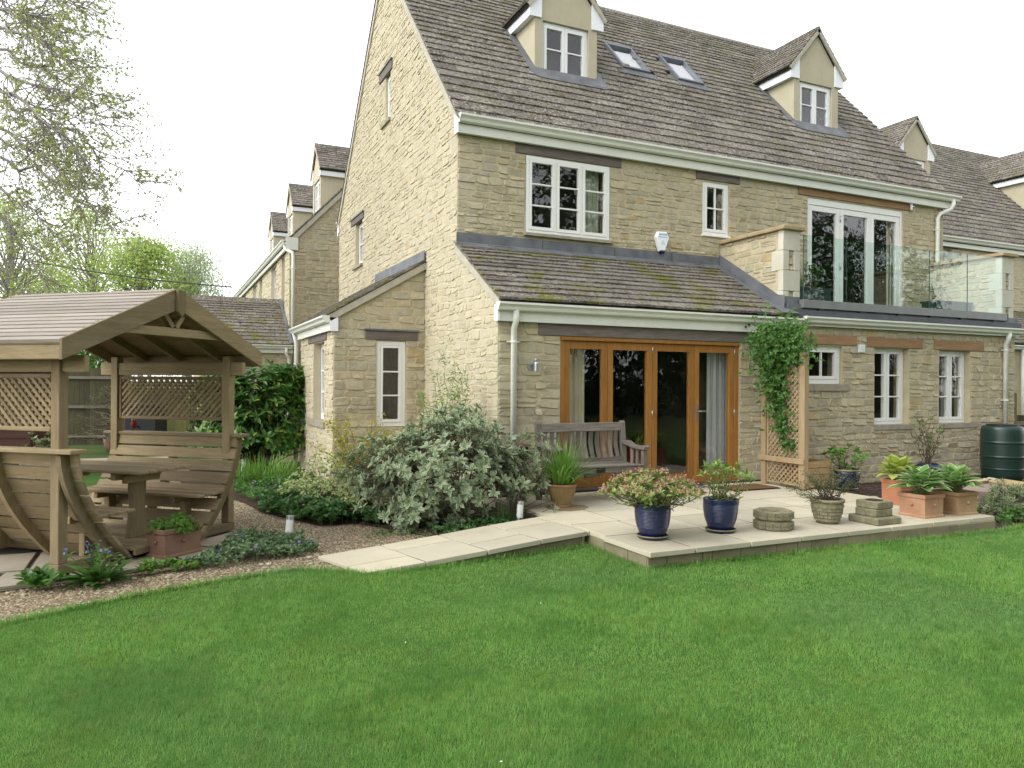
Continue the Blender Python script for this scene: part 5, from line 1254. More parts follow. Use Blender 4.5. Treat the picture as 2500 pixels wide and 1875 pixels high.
# ---- trellis
tr = thing('trellis', 'pale wooden trellis screen with two posts beside the doormat', 'trellis', (8.06, 7.76, 0))
mb = MB(); mb.cbox(-.05, -.05, .0, .05, .05, 1.90, .012); mb.build('post', M['soft'], tr); mb = MB(); mb.cbox(-.045, .69, .0, .045, .78, 1.86, .01); mb.build('post', M['soft'], tr)
mb = MB(); mb.cbox(-.075, -.06, .355, -.05, .80, .43, .005); mb.build('rail', M['soft'], tr)
for a, b in ((.06, .43), (.43, 1.80)):
    for y in (.055, .655): mb = MB().rnd(); mb.cbox(-.016, y, a, .016, y+.03, b, .003); mb.build('lattice_frame', M['soft'], tr)
for z in (.04, 1.80): mb = MB().rnd(); mb.cbox(-.016, .055, z, .016, .685, z+.03, .003); mb.build('lattice_frame', M['soft'], tr)
ya, yb, za_, zb_ = .07, .67, .06, 1.80
for dr in (1, -1):
    c = ya-(zb_-za_) if dr > 0 else ya
    while c < (yb if dr > 0 else yb+(zb_-za_)):
        lo = max(za_, za_+((ya-c) if dr > 0 else (c-yb))); hi = min(zb_, za_+((yb-c) if dr > 0 else (c-ya)))
        if hi-lo > .03:
            f = lambda z: c+dr*(z-za_); o_ = .005 if dr > 0 else -.005
            mb = MB().rnd(); mb.hexa([(o_-.005, f(lo)-.015, lo), (o_+.005, f(lo)-.015, lo), (o_+.005, f(lo)+.015, lo), (o_-.005, f(lo)+.015, lo), (o_-.005, f(hi)-.015, hi), (o_+.005, f(hi)-.015, hi), (o_+.005, f(hi)+.015, hi), (o_-.005, f(hi)+.015, hi)]); mb.build('lattice_slat', M['soft'], tr)
        c += .083
# ---- water butt
wb = thing('water_butt', 'dark green plastic water butt under the right downpipe', 'water butt', (13.22, 8.28, GZ))
mb = MB(); mb.lathe([(.001, 0), (.30, 0), (.315, .10), (.320, .175), (.321, .182), (.327, .19), (.327, .205), (.322, .213), (.322, .22), (.330, .375), (.331, .385), (.339, .395), (.339, .415), (.332, .425), (.332, .435), (.334, .62), (.334, .63), (.341, .64), (.341, .66), (.333, .67), (.332, .68), (.330, .78), (.325, .86), (.315, .905), (.295, .928), (.27, .935), (.001, .935)], 44); mb.build('barrel', M['butt'], wb, smooth=True)
mb = MB(); mb.lathe([(.001, .965), (.20, .962), (.245, .955), (.25, .938), (.23, .936)], 36); mb.build('lid', M['black'], wb, smooth=True)
# ---- stone platform by the water butt
for i, (lab, q, z0, z1, mt) in enumerate((('thick mauve-grey stone slab lying in the right-hand bed', [(9.75, 6.42), (10.35, 6.15), (10.95, 6.55), (10.95, 7.25), (10.15, 7.45)], GZ, .07, 'flag1'), ('ochre paving stone lying on the thick slab in the right-hand bed', [(10.60, 6.45), (11.05, 6.55), (11.15, 6.95), (10.75, 6.95)], .071, .105, 'flag2'), ('thin buff paving stone at the back of the thick slab', [(10.15, 7.0), (10.85, 6.98), (11.0, 7.3), (10.3, 7.4)], .071, .10, 'flag3'))):
    c = np.mean(np.array(q), axis=0); t = thing('stone_slab', lab, 'stone slab', (c[0], c[1], z0))
    cols = {'flag1': ((.22,.17,.135,1), (.31,.26,.21,1)), 'flag2': ((.36,.25,.12,1), (.44,.33,.18,1)), 'flag3': ((.33,.285,.19,1), (.42,.37,.26,1))}[mt]
    mb = MB(); mb.prism([(x-c[0], y-c[1], 0) for x, y in q], (0, 0, 0), (0, 0, z1-z0)); mb.build('slab', simple(mt, cols[0], cols[1], 5, .9, .15, .4, .01), t, bevel=.012)
for i in range(9):
    x, y = 10.2+i*.09+U(-.03, .03), 6.9+U(-.05, .1); t = thing('loose_stone', 'loose stone in the row lying on the slab by the water butt', 'stone', (x, y, .10), group='stones on the slab')
    mb = MB().rnd(); mb.lathe([(.001, .0), (.035, .002), (.042, .015), (.03, .03), (.001, .034)], 7); mb.build('stone', M['stone'], t, smooth=True)
# ---- wall fittings
t = thing('alarm_box', 'white wall alarm box with navy lens above the lean-to roof', 'alarm box', (7.50, Y2-.02, 3.80))
o_ = [(-.085, .165), (.085, .165), (.135, .075), (.05, -.155), (-.05, -.155), (-.135, .075)]; f_ = [(x*.86, z*.9+.0) for x, z in o_]
vs = [(x, 0, z) for x, z in o_]+[(x, -.055, z) for x, z in o_]+[(x, -.075, z) for x, z in f_]; fs_ = []
for k in range(2):
    for i in range(6): fs_.append((6*k+i, 6*k+(i+1) % 6, 6*k+6+(i+1) % 6, 6*k+6+i))
fs_.append(tuple(range(12, 18))); mb = MB(); mb.add(vs, fs_); mb.build('casing', M['pvc'], t)
nl = simple('navy_lens', (.008,.008,.05,1), (.012,.012,.07,1), 4, .25); bl = simple('pale_blue_print', (.20,.36,.58,1), (.26,.42,.64,1), 4, .5)
mb = MB(); mb.prism([(-.048, 0, -.156), (.048, 0, -.156), (.034, 0, -.195), (-.034, 0, -.195)], (0, -.066, 0), (0, 0, 0)); mb.build('lens', nl, t)
for z, w, h, n in ((.105, .17, .022, 9), (.068, .18, .012, 13)):
    for k in range(n):
        mb = MB(); x = -w/2+w*k/n; mb.box(x, -.0775, z, x+w/n*.72, -.0752, z+h); mb.build('printed_letter', bl, t)
mb = MB(); mb.prism([(-.045, -.0765, -.05), (.045, -.0765, -.05), (0, -.0765, .025)], (0, 0, 0), (0, .0012, 0)); mb.build('printed_emblem', simple('pale_grey_print', (.55,.60,.58,1), (.6,.65,.63,1), 4, .5), t)
t = thing('wall_lamp', 'brushed steel cylinder lamp on the stone beside the folding doors', 'lamp', (4.42, Y1-.012, 1.66)); mb = MB(); mb.tube([(-.04, 0, -.0), (-.04, -.02, -.0)], .045, 20); mb.build('wall_plate', M['steel'], t, smooth=False)
mb = MB(); mb.tube([(-.03, -.02, .03), (.0, -.09, .06)], .01, 8); mb.tube([(.0, -.09, -.055), (.0, -.09, .045), (.0, -.09, .06), (.0, -.09, .085)], [.036, .036, .03, .012], 20); mb.build('lamp_head', M['steel'], t, smooth=False)
mb = MB(); mb.tube([(0, -.09, .085), (0, -.09, .11)], .034, 16); mb.build('lamp_cap', M['steel'], t)
t = thing('security_camera', 'small white security camera at the end of the balcony lintel', 'camera', (13.56, Y2-.012, 5.02)); mb = MB(); mb.cbox(-.045, -.06, -.075, .045, 0, .075, .02); mb.build('housing', M['pvc'], t)
for z in (.03, -.03): mb = MB(); mb.tube([(0, -.06, z), (0, -.066, z)], .022, 14); mb.build('eye', M['black'], t)
t = thing('socket_box', 'black weatherproof box on the wall behind the bench arm', 'socket', (4.27, Y1-.014, .55)); mb = MB(); mb.cbox(-.06, -.07, -.08, .06, 0, .08, .01); mb.build('box', M['black'], t); mb = MB(); mb.tube([(0, -.03, -.08), (0, -.03, -.5)], .008, 6); mb.build('cable', M['black'], t)
# ---- path lights
def path_light(label, x, y, tilt=0., z=GZ, h=.28):
    t = thing('path_light', label, 'lamp', (x, y, z), group='path lights'); t.rotation_euler = (0, tilt, 0)
    mb = MB(); mb.tube([(0, 0, -.03), (0, 0, h*.42)], .038, 18); mb.build('stem', M['steel'], t); mb = MB(); mb.tube([(0, 0, h*.421), (0, 0, h*.88)], .036, 18); mb.build('diffuser', M['lampglass'], t)
    mb = MB(); mb.tube([(0, 0, h*.881), (0, 0, h)], .040, 18); mb.build('cap', M['steel'], t)
path_light('leaning steel path light in the periwinkle beside the arbour', 1.16, 7.72, RAD(5), h=.28); path_light('steel path light among the leaves before the laurel', 1.27, 13.2, 0, h=.33); path_light('steel path light tucked between ramp path and terrace edge', 3.60, 7.52, RAD(3), h=.31)
# ---- balcony planters
for lab, x, y, w in (('dark planter of leafy plants at the left end of the balcony', 9.72, 9.30, .75), ('dark green panelled planter at the right end of the balcony', 13.55, 9.55, 1.0)):
    t = thing('balcony_planter', lab, 'planter', (x, y, 2.722)); mb = MB(); mb.cbox(-w/2, -.16, .0, w/2, .16, .32, .012); mb.build('planter_body', M['butt'], t)
    for k in range(4): mb = MB(); q = -w/2+w*(k+.12)/4; mb.cbox(q, -.168, .05, q+w/4*.76, -.161, .26, .003); mb.build('moulded_panel', M['butt'], t)
    mb = MB(); mb.box(-w/2-.015, -.175, .29, w/2+.015, .175, .325); mb.build('rim', M['butt'], t)
# ---- inside, seen through the doors
t = thing('indoor_planter', 'red planter with spiky plant standing indoors behind the folding doors', 'planter', (6.95, 10.2, .016)); mb = MB(); mb.cbox(-.22, -.18, 0, .22, .18, .40, .01); mb.build('planter_body', simple('red_lacquer', (.30,.02,.02,1), (.36,.03,.03,1), 4, .4), t)
# ---- bird ornament on the arbour rail
bw_ = gaz.matrix_basis @ Vector((1.03, 1.44, 1.02)); t = thing('bird_ornament', 'small red-breasted bird ornament perched on the arbour rail', 'ornament', bw_, RAD(200))
mb = MB(); mb.lathe([(.001, .02), (.022, .032), (.036, .06), (.036, .085), (.026, .115), (.001, .125)], 14); mb.build('body', simple('bird_red', (.13,.02,.018,1), (.18,.03,.025,1), 20, .6), t, smooth=True)
mb = MB(); mb.lathe([(.001, .112), (.018, .118), (.022, .135), (.014, .152), (.001, .157)], 12, (.012, 0, 0)); mb.build('head', simple('bird_grey', (.35,.36,.38,1), (.42,.43,.45,1), 20, .6), t, smooth=True)
mb = MB(); mb.tube([(-.03, 0, .06), (-.07, 0, .02)], [.018, .006], 6); mb.build('tail', M['black'], t); mb = MB(); mb.tube([(.03, 0, .137), (.05, 0, .134)], [.006, .001], 6); mb.build('beak', M['black'], t)
for s in (-1, 1): mb = MB(); mb.tube([(0, s*.012, .03), (.01, s*.014, 0)], .003, 5); mb.build('leg', M['black'], t)
# ------------------------------------------------------------------ plants: many small leaves as real faces
nr = np.random.default_rng(5)
def norm(a): return a/np.maximum(1e-9, np.linalg.norm(a, axis=-1, keepdims=True))
def leaf_arrays(pos, dirs, nrm, length, width, st=((.45, 1.0),), droop=.15, fold=.18):
    """leaves as meshes: base, K stations of left/spine/right, tip"""
    N = len(pos); K = len(st); dirs = norm(dirs); side = norm(np.cross(dirs, nrm)); up = norm(np.cross(side, dirs))
    length = np.broadcast_to(np.asarray(length, float), (N,))[:, None]; width = np.broadcast_to(np.asarray(width, float), (N,))[:, None]
    V = np.zeros((N, 2+3*K, 3)); E_ = np.ones((N, 2+3*K))
    V[:, 0] = pos; V[:, 1] = pos+dirs*length-up*length*droop
    for k, (t, w) in enumerate(st):
        c = pos+dirs*length*t-up*length*droop*t*t
        V[:, 2+3*k] = c-side*width*w/2+up*width*fold*w; V[:, 3+3*k] = c; V[:, 4+3*k] = c+side*width*w/2+up*width*fold*w; E_[:, 3+3*k] = 0.0
    E_[:, 0] = .3; E_[:, 1] = .9
    T = [(0, 3, 2), (0, 4, 3)]
    for k in range(K-1):
        a = 2+3*k; b = a+3; T += [(a, a+1, b+1), (a, b+1, b), (a+1, a+2, b+2), (a+1, b+2, b+1)]
    a = 2+3*(K-1); T += [(a, a+1, 1), (a+1, a+2, 1)]
    T = np.array(T); idx = (np.arange(N)[:, None, None]*(2+3*K)+T[None])
    return V.reshape(-1, 3), idx.reshape(-1), E_.reshape(-1), 2+3*K
class Leaves:
    def __init__(s): s.v = []; s.i = []; s.e = []; s.r = []; s.n = 0
    def add(s, pos, dirs, nrm, length, width, rnd=None, **k):
        pos = np.asarray(pos, float)
        if len(pos) == 0: return
        v, i, e, per = leaf_arrays(pos, np.asarray(dirs, float), np.asarray(nrm, float), length, width, **k)
        s.v.append(v); s.i.append(i+s.n); s.e.append(e); r = nr.random(len(pos)) if rnd is None else rnd; s.r.append(np.repeat(r, per)); s.n += len(v)
    def build(s, name, mat, parent=None, kind='stuff'):
        o = arrays_mesh(name, np.concatenate(s.v), 3, np.concatenate(s.i), mat, parent, {'rnd': np.concatenate(s.r), 'edge': np.concatenate(s.e)})
        if kind: o['kind'] = kind
        return o
def rand_dirs(n, zmin=-1., zmax=1.):
    z = nr.uniform(zmin, zmax, n); a = nr.uniform(0, 2*np.pi, n); r = np.sqrt(np.maximum(0, 1-z*z)); return np.stack([r*np.cos(a), r*np.sin(a), z], 1)
def rosettes(L, centers, axes, n, length, width, open_=.55, jit=.25, **k):
    """whorls of n leaves round each centre, opening from its axis"""
    centers = np.asarray(centers); axes = norm(np.asarray(axes)); C = len(centers)
    ref = norm(np.cross(axes, np.where(np.abs(axes[:, 2:3]) > .9, np.array([[1., 0, 0]]), np.array([[0, 0, 1.]])))); b = np.cross(axes, ref)
    ph = nr.uniform(0, 6.28, C)
    for j in range(n):
        a = ph+2*np.pi*j/n*1.0+nr.normal(0, .25, C); o = np.clip(nr.normal(open_, jit, C), .05, 1.4)
        d = axes*np.cos(o)[:, None]+(ref*np.cos(a)[:, None]+b*np.sin(a)[:, None])*np.sin(o)[:, None]
        L.add(centers, d, axes+nr.normal(0, .15, (C, 3)), length*nr.uniform(.7, 1.15, C), width*nr.uniform(.75, 1.15, C), **k)
def strap_arrays(base, az, length, lean, width, K=6, curl=1.5):
    """arching strap leaves"""
    N = len(base); V = np.zeros((N, 2*K, 3)); hd = np.stack([np.cos(az), np.sin(az), np.zeros(N)], 1); sd = np.stack([-np.sin(az), np.cos(az), np.zeros(N)], 1)
    p = base.copy(); th = lean.copy()
    for k in range(K):
        w = width*(1-(k/(K-1))**2*.92)
        V[:, 2*k] = p-sd*w[:, None]/2; V[:, 2*k+1] = p+sd*w[:, None]/2
        step = (length/(K-1))[:, None]; p = p+(hd*np.sin(th)[:, None]+np.array([[0, 0, 1.]])*np.cos(th)[:, None])*step; th = th+curl*lean*(1.0/(K-1))*(.5+k/K)
    q = np.array([(2*k, 2*k+1, 2*k+3, 2*k+2) for k in range(K-1)]); idx = np.arange(N)[:, None, None]*2*K+q[None]
    return V.reshape(-1, 3), idx.reshape(-1), np.repeat(nr.random(N), 2*K)
def straps(name, parent, cx, cy, z, n, rad, length, width, mat, lean=(.1, .9), curl=1.5):
    a = nr.uniform(0, 6.28, n); r = rad*np.sqrt(nr.random(n)); base = np.stack([cx+r*np.cos(a), cy+r*np.sin(a), np.full(n, z)], 1)
    v, i, rr = strap_arrays(base, a+nr.normal(0, .5, n), length*nr.uniform(.55, 1.1, n), nr.uniform(lean[0], lean[1], n), width*nr.uniform(.7, 1.2, n), curl=curl)
    o = arrays_mesh(name, v, 4, i, mat, parent, {'rnd': rr}); o['kind'] = 'stuff'; return o
def curve(a, b, n=6, sag=0., jit=.03):
    a = np.asarray(a, float); b = np.asarray(b, float); t = np.linspace(0, 1, n)[:, None]; L_ = np.linalg.norm(b-a)
    p = a+(b-a)*t; p[:, 2] += sag*np.sin(np.pi*t[:, 0])*L_; p[1:-1] += nr.normal(0, jit*L_, (n-2, 3)); return p
def stems(name, parent, lines, r0, r1, mat, n=5):
    mb = MB()
    for l in lines: mb.tube(l, list(np.linspace(r0, r1, len(l))), n, cap=False)
    o = mb.build(name, mat, parent, smooth=True, fixn=False); return o
BARK = simple('shrub_bark', (.10,.075,.05,1), (.17,.135,.10,1), 20, .9); BARKG = simple('green_stem', (.12,.15,.05,1), (.17,.20,.08,1), 10, .7); BARKD = simple('dark_twig', (.05,.04,.03,1), (.09,.07,.055,1), 20, .9)
LF = dict(
 rhodo=m_leaf('variegated_leaf', (.14,.215,.11,1), (.20,.28,.155,1), (.30,.36,.18,1), (.58,.60,.40,1), .45, .25, .3),
 euon=m_leaf('cream_green_leaf', (.18,.28,.07,1), (.40,.47,.17,1), (.64,.66,.36,1), (.60,.62,.34,1), .5, .3),
 laurel=m_leaf('laurel_leaf', (.045,.135,.028,1), (.09,.22,.05,1), (.25,.36,.06,1), None, .28, .2, .5),
 mid=m_leaf('mid_green_leaf', (.05,.13,.025,1), (.08,.19,.035,1), (.13,.25,.05,1), None, .5, .35),
 bright=m_leaf('bright_green_leaf', (.09,.22,.03,1), (.15,.31,.05,1), (.24,.37,.08,1), None, .5, .4),
 yellow=m_leaf('yellow_leaf', (.36,.36,.05,1), (.48,.44,.07,1), (.38,.40,.10,1), None, .55, .4),
 willow=m_leaf('willowy_leaf', (.15,.25,.06,1), (.24,.34,.09,1), (.36,.43,.17,1), None, .5, .35),
 dark=m_leaf('dark_ground_leaf', (.05,.13,.03,1), (.085,.195,.05,1), (.15,.26,.095,1), None, .45, .25, .4),
 peri=m_leaf('periwinkle_leaf', (.09,.17,.075,1), (.15,.25,.115,1), (.30,.37,.19,1), None, .5, .3),
 skim=m_leaf('skimmia_leaf', (.11,.20,.04,1), (.21,.32,.06,1), (.36,.42,.13,1), None, .45, .3),
 hosta=m_leaf('hosta_leaf', (.10,.24,.05,1), (.15,.31,.07,1), (.20,.36,.09,1), (.55,.60,.33,1), .5, .4),
 hostay=m_leaf('gold_hosta_leaf', (.32,.40,.06,1), (.42,.48,.09,1), (.46,.52,.13,1), (.18,.30,.05,1), .5, .4),
 fine=m_leaf('fine_grey_leaf', (.07,.09,.035,1), (.13,.15,.06,1), (.22,.22,.10,1), None, .6, .3),
 lav=m_leaf('lavender_leaf', (.12,.16,.07,1), (.20,.25,.12,1), (.28,.32,.18,1), None, .6, .25),
 pink=m_leaf('pink_petal', (.42,.15,.14,1), (.55,.27,.24,1), (.62,.40,.33,1), None, .6, .3),
 blue=m_leaf('blue_petal', (.13,.18,.52,1), (.20,.25,.62,1), (.30,.33,.66,1), None, .6, .3),
 violet=m_leaf('violet_petal', (.20,.14,.46,1), (.30,.22,.55,1), (.36,.28,.6,1), None, .6, .3),
 tree=m_leaf('young_tree_leaf', (.28,.30,.13,1), (.39,.44,.17,1), (.50,.58,.20,1), None, .6, .6),
 lime=m_leaf('lime_tree_leaf', (.32,.43,.11,1), (.43,.55,.15,1), (.52,.62,.22,1), None, .6, .5),
 birch=m_leaf('birch_leaf', (.34,.44,.21,1), (.44,.54,.28,1), (.52,.60,.36,1), None, .6, .5),
 wood=m_leaf('wood_leaf', (.03,.06,.018,1), (.06,.11,.03,1), (.09,.15,.045,1), None, .6, .4))
def plant(name, label, cat, x, y, z=GZ, group=None): return thing(name, label, cat, (x, y, z), group=group, world=True)

# ---- the large variegated shrub
t = plant('rhododendron', 'large spreading shrub with grey-green cream-edged leaves in front of the house corner', 'shrub', 3.0, 8.15)
lat = np.array([_r.x, _r.y, 0]); dep = np.array([_f.x, _f.y, 0])
N = 760; d = rand_dirs(N, -.25, 1.); rr = nr.uniform(.62, 1.04, N)**.8
wob = 1+.16*np.sin(d[:, 0]*5+1)+.12*np.sin(d[:, 1]*7+d[:, 2]*6)
cen = np.array([3.02, 8.22, .34]); tips = cen+(d[:, :1]*lat*1.06+d[:, 1:2]*dep*.80)*(rr*wob)[:, None]; tips[:, 2] += d[:, 2]*.74*rr*wob
tips[:, 2] = np.maximum(tips[:, 2], GZ+.08)
ex = cen+lat*.85+np.array([0, 0, .15])+nr.normal(0, 1, (60, 3))*np.array([.22, .18, .18]); lo_ = np.array([2.72, 8.02, .08])+nr.normal(0, 1, (130, 3))*np.array([.30, .22, .13]); tips = np.concatenate([tips, ex, lo_]); tips[:, 2] = np.maximum(tips[:, 2], GZ+.05)       # arm reaching to the right
ok = ~((tips[:, 1] < 7.42) | ((tips[:, 0] > 3.70) & (tips[:, 1] > 8.78))); tips = tips[ok]
ax = norm(tips-(cen+np.array([0, 0, -.5]))+nr.normal(0, .25, tips.shape)); L = Leaves()
rosettes(L, tips, ax, 8, .092, .036, .95, .28, st=((.35, .9), (.7, .95)), droop=.2)
rosettes(L, tips[::3]-ax[::3]*.06, ax[::3], 5, .085, .034, 1.25, .3, st=((.35, .9), (.7, .95)), droop=.25)
L.build('foliage', LF['rhodo'], t)
lines = []; hubs = []
for i in range(26):
    q = tips[nr.integers(len(tips))]; b = np.array([3.02, 8.12, GZ])+nr.normal(0, .05, 3)*[1, 1, 0]; h = b+(q-b)*.55+nr.normal(0, .05, 3); hubs.append(h); lines.append(curve(b, h, 6, .08, .03))
stems('branch', t, lines, .016, .009, BARK, 6)
hubs = np.array(hubs); lines = []
for q in tips: h = hubs[np.argmin(np.linalg.norm(hubs-q, axis=1))]; lines.append(curve(h, q, 4, -.04, .03))
stems('twig', t, lines, .006, .003, BARK, 4)
# ---- tall willowy shrub behind it
t = plant('tall_shrub', 'thin upright shrub with narrow pale leaves rising against the gable', 'shrub', 3.45, 9.35); L = Leaves(); lines = []
for i in range(20):
    top = np.array([3.42+nr.normal(0, .20), 9.3+nr.normal(0, .2), nr.uniform(.9, 1.55)]); 
    if i < 3: top = np.array([3.40+.1*i, 9.3, 1.95-.2*i])
    c = curve((3.45, 9.35, GZ), top, 14, .0, .02); lines.append(c)
    for s in range(5, 14):
        n = 16; p = c[s]+nr.normal(0, .045, (n, 3)); L.add(p, rand_dirs(n, .1, .9), rand_dirs(n, 0, 1), nr.uniform(.05, .085, n), .014)
stems('stem', t, lines, .008, .002, BARKG, 5); L.build('foliage', LF['willow'], t)
# ---- yellow berberis
t = plant('yellow_shrub', 'small golden-leaved shrub at the foot of the bay wall', 'shrub', 2.72, 11.3); L = Leaves(); lines = []
for i in range(34):
    top = np.array([2.72, 11.25, .42])+np.array([nr.normal(0, .38), nr.normal(0, .2), nr.uniform(-.1, .52)]); c = curve((2.72, 11.3, GZ), top, 9, .05, .03); lines.append(c)
    for s in range(3, 9): n = 11; L.add(c[s]+nr.normal(0, .04, (n, 3)), rand_dirs(n, -.2, 1), rand_dirs(n, 0, 1), nr.uniform(.03, .055, n), .026)
stems('stem', t, lines, .006, .002, BARK, 4); L.build('foliage', LF['yellow'], t)
# ---- mounds
def mound(name, label, x, y, rx, ry, rz, n, mat, ln, wd, cat='shrub', wh=5, z=GZ):
    t = plant(name, label, cat, x, y, z); d = rand_dirs(n, -.05, 1.); k = nr.uniform(.7, 1.03, n)*(1+.14*np.sin(d[:, 0]*6+x)+.1*np.sin(d[:, 1]*8+y))
    p = np.array([x, y, z])+d*np.array([rx, ry, rz])*k[:, None]; L = Leaves(); rosettes(L, p, norm(d+np.array([0, 0, .4])+nr.normal(0, .3, d.shape)), wh, ln, wd, .9, .3); L.build('foliage', LF[mat], t)
    stems('stem', t, [curve((x, y, z), q, 4, .03, .03) for q in p[::max(1, n//60)]], .006, .002, BARK, 4); return t
mound('variegated_shrub', 'low mound of cream and green small leaves left of the large shrub', 1.92, 9.85, .62, .55, .62, 700, 'euon', .045, .026)
mound('variegated_shrub', 'smaller cream-leaved mound against the large shrub', 2.36, 9.15, .38, .38, .45, 300, 'euon', .045, .026)
# ---- laurel
t = plant('laurel_bush', 'dense glossy dark green laurel between the arbour and the bay', 'shrub', 1.75, 14.6); N = 900; d = rand_dirs(N, -.35, 1.); k = nr.uniform(.72, 1.02, N)
sq = np.sign(d)*np.abs(d)**.6; p = np.array([1.62, 14.75, .75])+sq*np.array([1.10, .62, 1.02])*k[:, None]; p = p[p[:, 2] > GZ+.05]; L = Leaves(); dd = norm(p-np.array([1.6, 14.8, .5])); rosettes(L, p, norm(dd+np.array([0, 0, .35])), 6, .17, .066, .95, .25, st=((.3, .9), (.65, .9)), droop=.3); L.build('foliage', LF['laurel'], t)
stems('branch', t, [curve((1.7+nr.normal(0, .1), 14.7, GZ), q, 5, .05, .03) for q in p[::14]], .02, .006, BARKD, 5)
mbk = MB(); mbk.lathe([(.01, -.02), (.45, .05), (.62, .5), (.66, .95), (.48, 1.35), (.01, 1.48)], 10, (1.65, 14.85, GZ)); L2 = Leaves(); n = 2600; d = rand_dirs(n); pp = np.array([1.62, 14.75, .7])+d*np.array([.95, .5, .9])*nr.uniform(.2, .8, n)[:, None]; L2.add(pp, rand_dirs(n), rand_dirs(n), .15, .06); L2.build('inner_foliage', LF['laurel'], t)
# ---- ground cover
def inside(pts, poly):
    x, y = pts[:, 0], pts[:, 1]; c = np.zeros(len(pts), bool); j = len(poly)-1
    for i in range(len(poly)):
        xi, yi = poly[i]; xj, yj = poly[j]; m = ((yi > y) != (yj > y)) & (x < (xj-xi)*(y-yi)/(yj-yi+1e-12)+xi); c ^= m; j = i
    return c
def scatter(poly, n):
    a = np.array(poly); lo, hi = a.min(0), a.max(0); out = np.zeros((0, 2))
    while len(out) < n: p = nr.uniform(lo, hi, (n, 2)); out = np.concatenate([out, p[inside(p, poly)]])
    return out[:n]
def cover(name, label, poly, n, hgt, ln, wd, mat, wh=4, flowers=None, cat='ground cover', clump=.0, open_=.9):
    t = plant(name, label, cat, *np.mean(np.array(poly), axis=0)); p = scatter(poly, n); hz = hgt*(.45+.55*np.clip(.5+.5*np.sin(p[:, 0]*7+p[:, 1]*3)+.3*np.sin(p[:, 1]*11), 0, 1.2))*nr.uniform(.35, 1.1, n)
    c = np.stack([p[:, 0], p[:, 1], GZ+hz], 1); L = Leaves(); rosettes(L, c, norm(np.array([0, 0, 1.])+nr.normal(0, .35, c.shape)), wh, ln, wd, open_, .3, st=((.45, 1.), (.8, .7))); o = L.build('foliage', LF[mat], t)
    lines = [np.array([[a[0], a[1], GZ-.005], a]) for a in c[::6]]; stems('stem', t, lines, .003, .002, BARKG, 3)['kind'] = 'stuff'
    for fm, fn, fl in (flowers or []):
        q = c[nr.integers(0, n, fn)]+np.array([0, 0, .035]); L = Leaves(); rosettes(L, q, norm(np.array([0, 0, 1.])+nr.normal(0, .4, q.shape)), 5, fl, fl*.8, 1.1, .2); L.build('flowers', LF[fm], t)
    return t
cover('bergenia_bed', 'low carpet of round dark green leaves with pink bells along the bed edge', [(2.25, 8.10), (2.05, 8.45), (1.62, 8.50), (1.46, 8.9), (1.28, 9.3), (1.14, 9.75), (1.25, 10.3), (1.9, 10.2), (2.4, 9.3), (2.7, 8.6)], 1150, .17, .075, .06, 'dark', 4, [('pink', 150, .02)])
cover('mixed_ground_plants', 'mixed blue-flowered low plants before the iris clump', [(1.0, 10.9), (1.15, 10.3), (1.9, 10.25), (2.3, 10.9), (2.2, 12.2), (1.0, 12.3)], 700, .16, .06, .03, 'mid', 4, [('violet', 60, .025)])
cover('periwinkle', 'spreading periwinkle with violet flowers round the leaning path light', [(.18, 7.02), (.50, 6.88), (.80, 7.02), (1.12, 7.05), (1.38, 7.22), (1.28, 7.62), (1.10, 7.95), (.90, 8.22), (.74, 8.35), (.74, 7.9), (.55, 7.55), (.30, 7.22)], 900, .13, .042, .022, 'peri', 5, [('violet', 12, .028)])
cover('ground_leaves', 'shaded low leaves under the right side of the large shrub', [(2.7, 7.25), (3.75, 7.45), (3.8, 8.0), (2.6, 8.0)], 420, .09, .05, .03, 'dark', 4, [('violet', 14, .02)])
cover('weed_patch', 'tiny bright green plants at the edge of the gravel by the arbour', [(-.15, 6.85), (.30, 6.9), (.28, 7.05), (-.12, 7.02)], 60, .08, .05, .035, 'bright', 4)
cover('weed_patch', 'sparse seedlings on the gravel under the large shrub', [(1.9, 7.6), (2.5, 7.3), (2.7, 7.7), (2.2, 8.1)], 60, .04, .03, .02, 'mid', 3)
t = plant('iris_clump', 'clump of fresh green strap leaves in front of the laurel', 'plant', 1.65, 12.7); straps('leaves', t, 1.55, 12.7, GZ, 420, .52, .46, .016, LF['bright'], (.05, .6), 1.3)
t = plant('grass_tuft', 'dark grassy tuft by the corner of the ramp path', 'plant', 3.52, 7.75); straps('leaves', t, 3.52, 7.75, GZ, 140, .12, .30, .009, LF['dark'], (.05, .8), 1.6)
# ---- blue-flowered plant by the arbour post
t = plant('alkanet', 'bristly leafy plant with small blue flowers at the arbour post', 'plant', -.43, 6.82); L = Leaves(); lines = []; fl = []
for i in range(46):
    a = nr.uniform(0, 6.28); r = nr.uniform(.02, .16); n0 = np.array([[-.43+.06*math.cos(a), 6.82+.06*math.sin(a), GZ+.01]]); L.add(n0, np.array([[math.cos(a), math.sin(a), nr.uniform(.15, 1.8)]]), np.array([[0, 0, 1.]]), nr.uniform(.17, .27), nr.uniform(.05, .075), st=((.25, .75), (.55, 1.), (.82, .6)), droop=.35)
for i in range(8):
    top = np.array([-.43+nr.normal(0, .11), 6.82+nr.normal(0, .09), nr.uniform(.0, .20)]); c = curve((-.43, 6.82, GZ), top, 7, .03, .03); lines.append(c)
    for s in range(2, 7): n = 3; L.add(np.repeat(c[s][None], n, 0), rand_dirs(n, .0, .6), np.tile([[0, 0, 1.]], (n, 1)), .075, .028, droop=.3)
    fl.append(top+nr.normal(0, .02, (4, 3)))
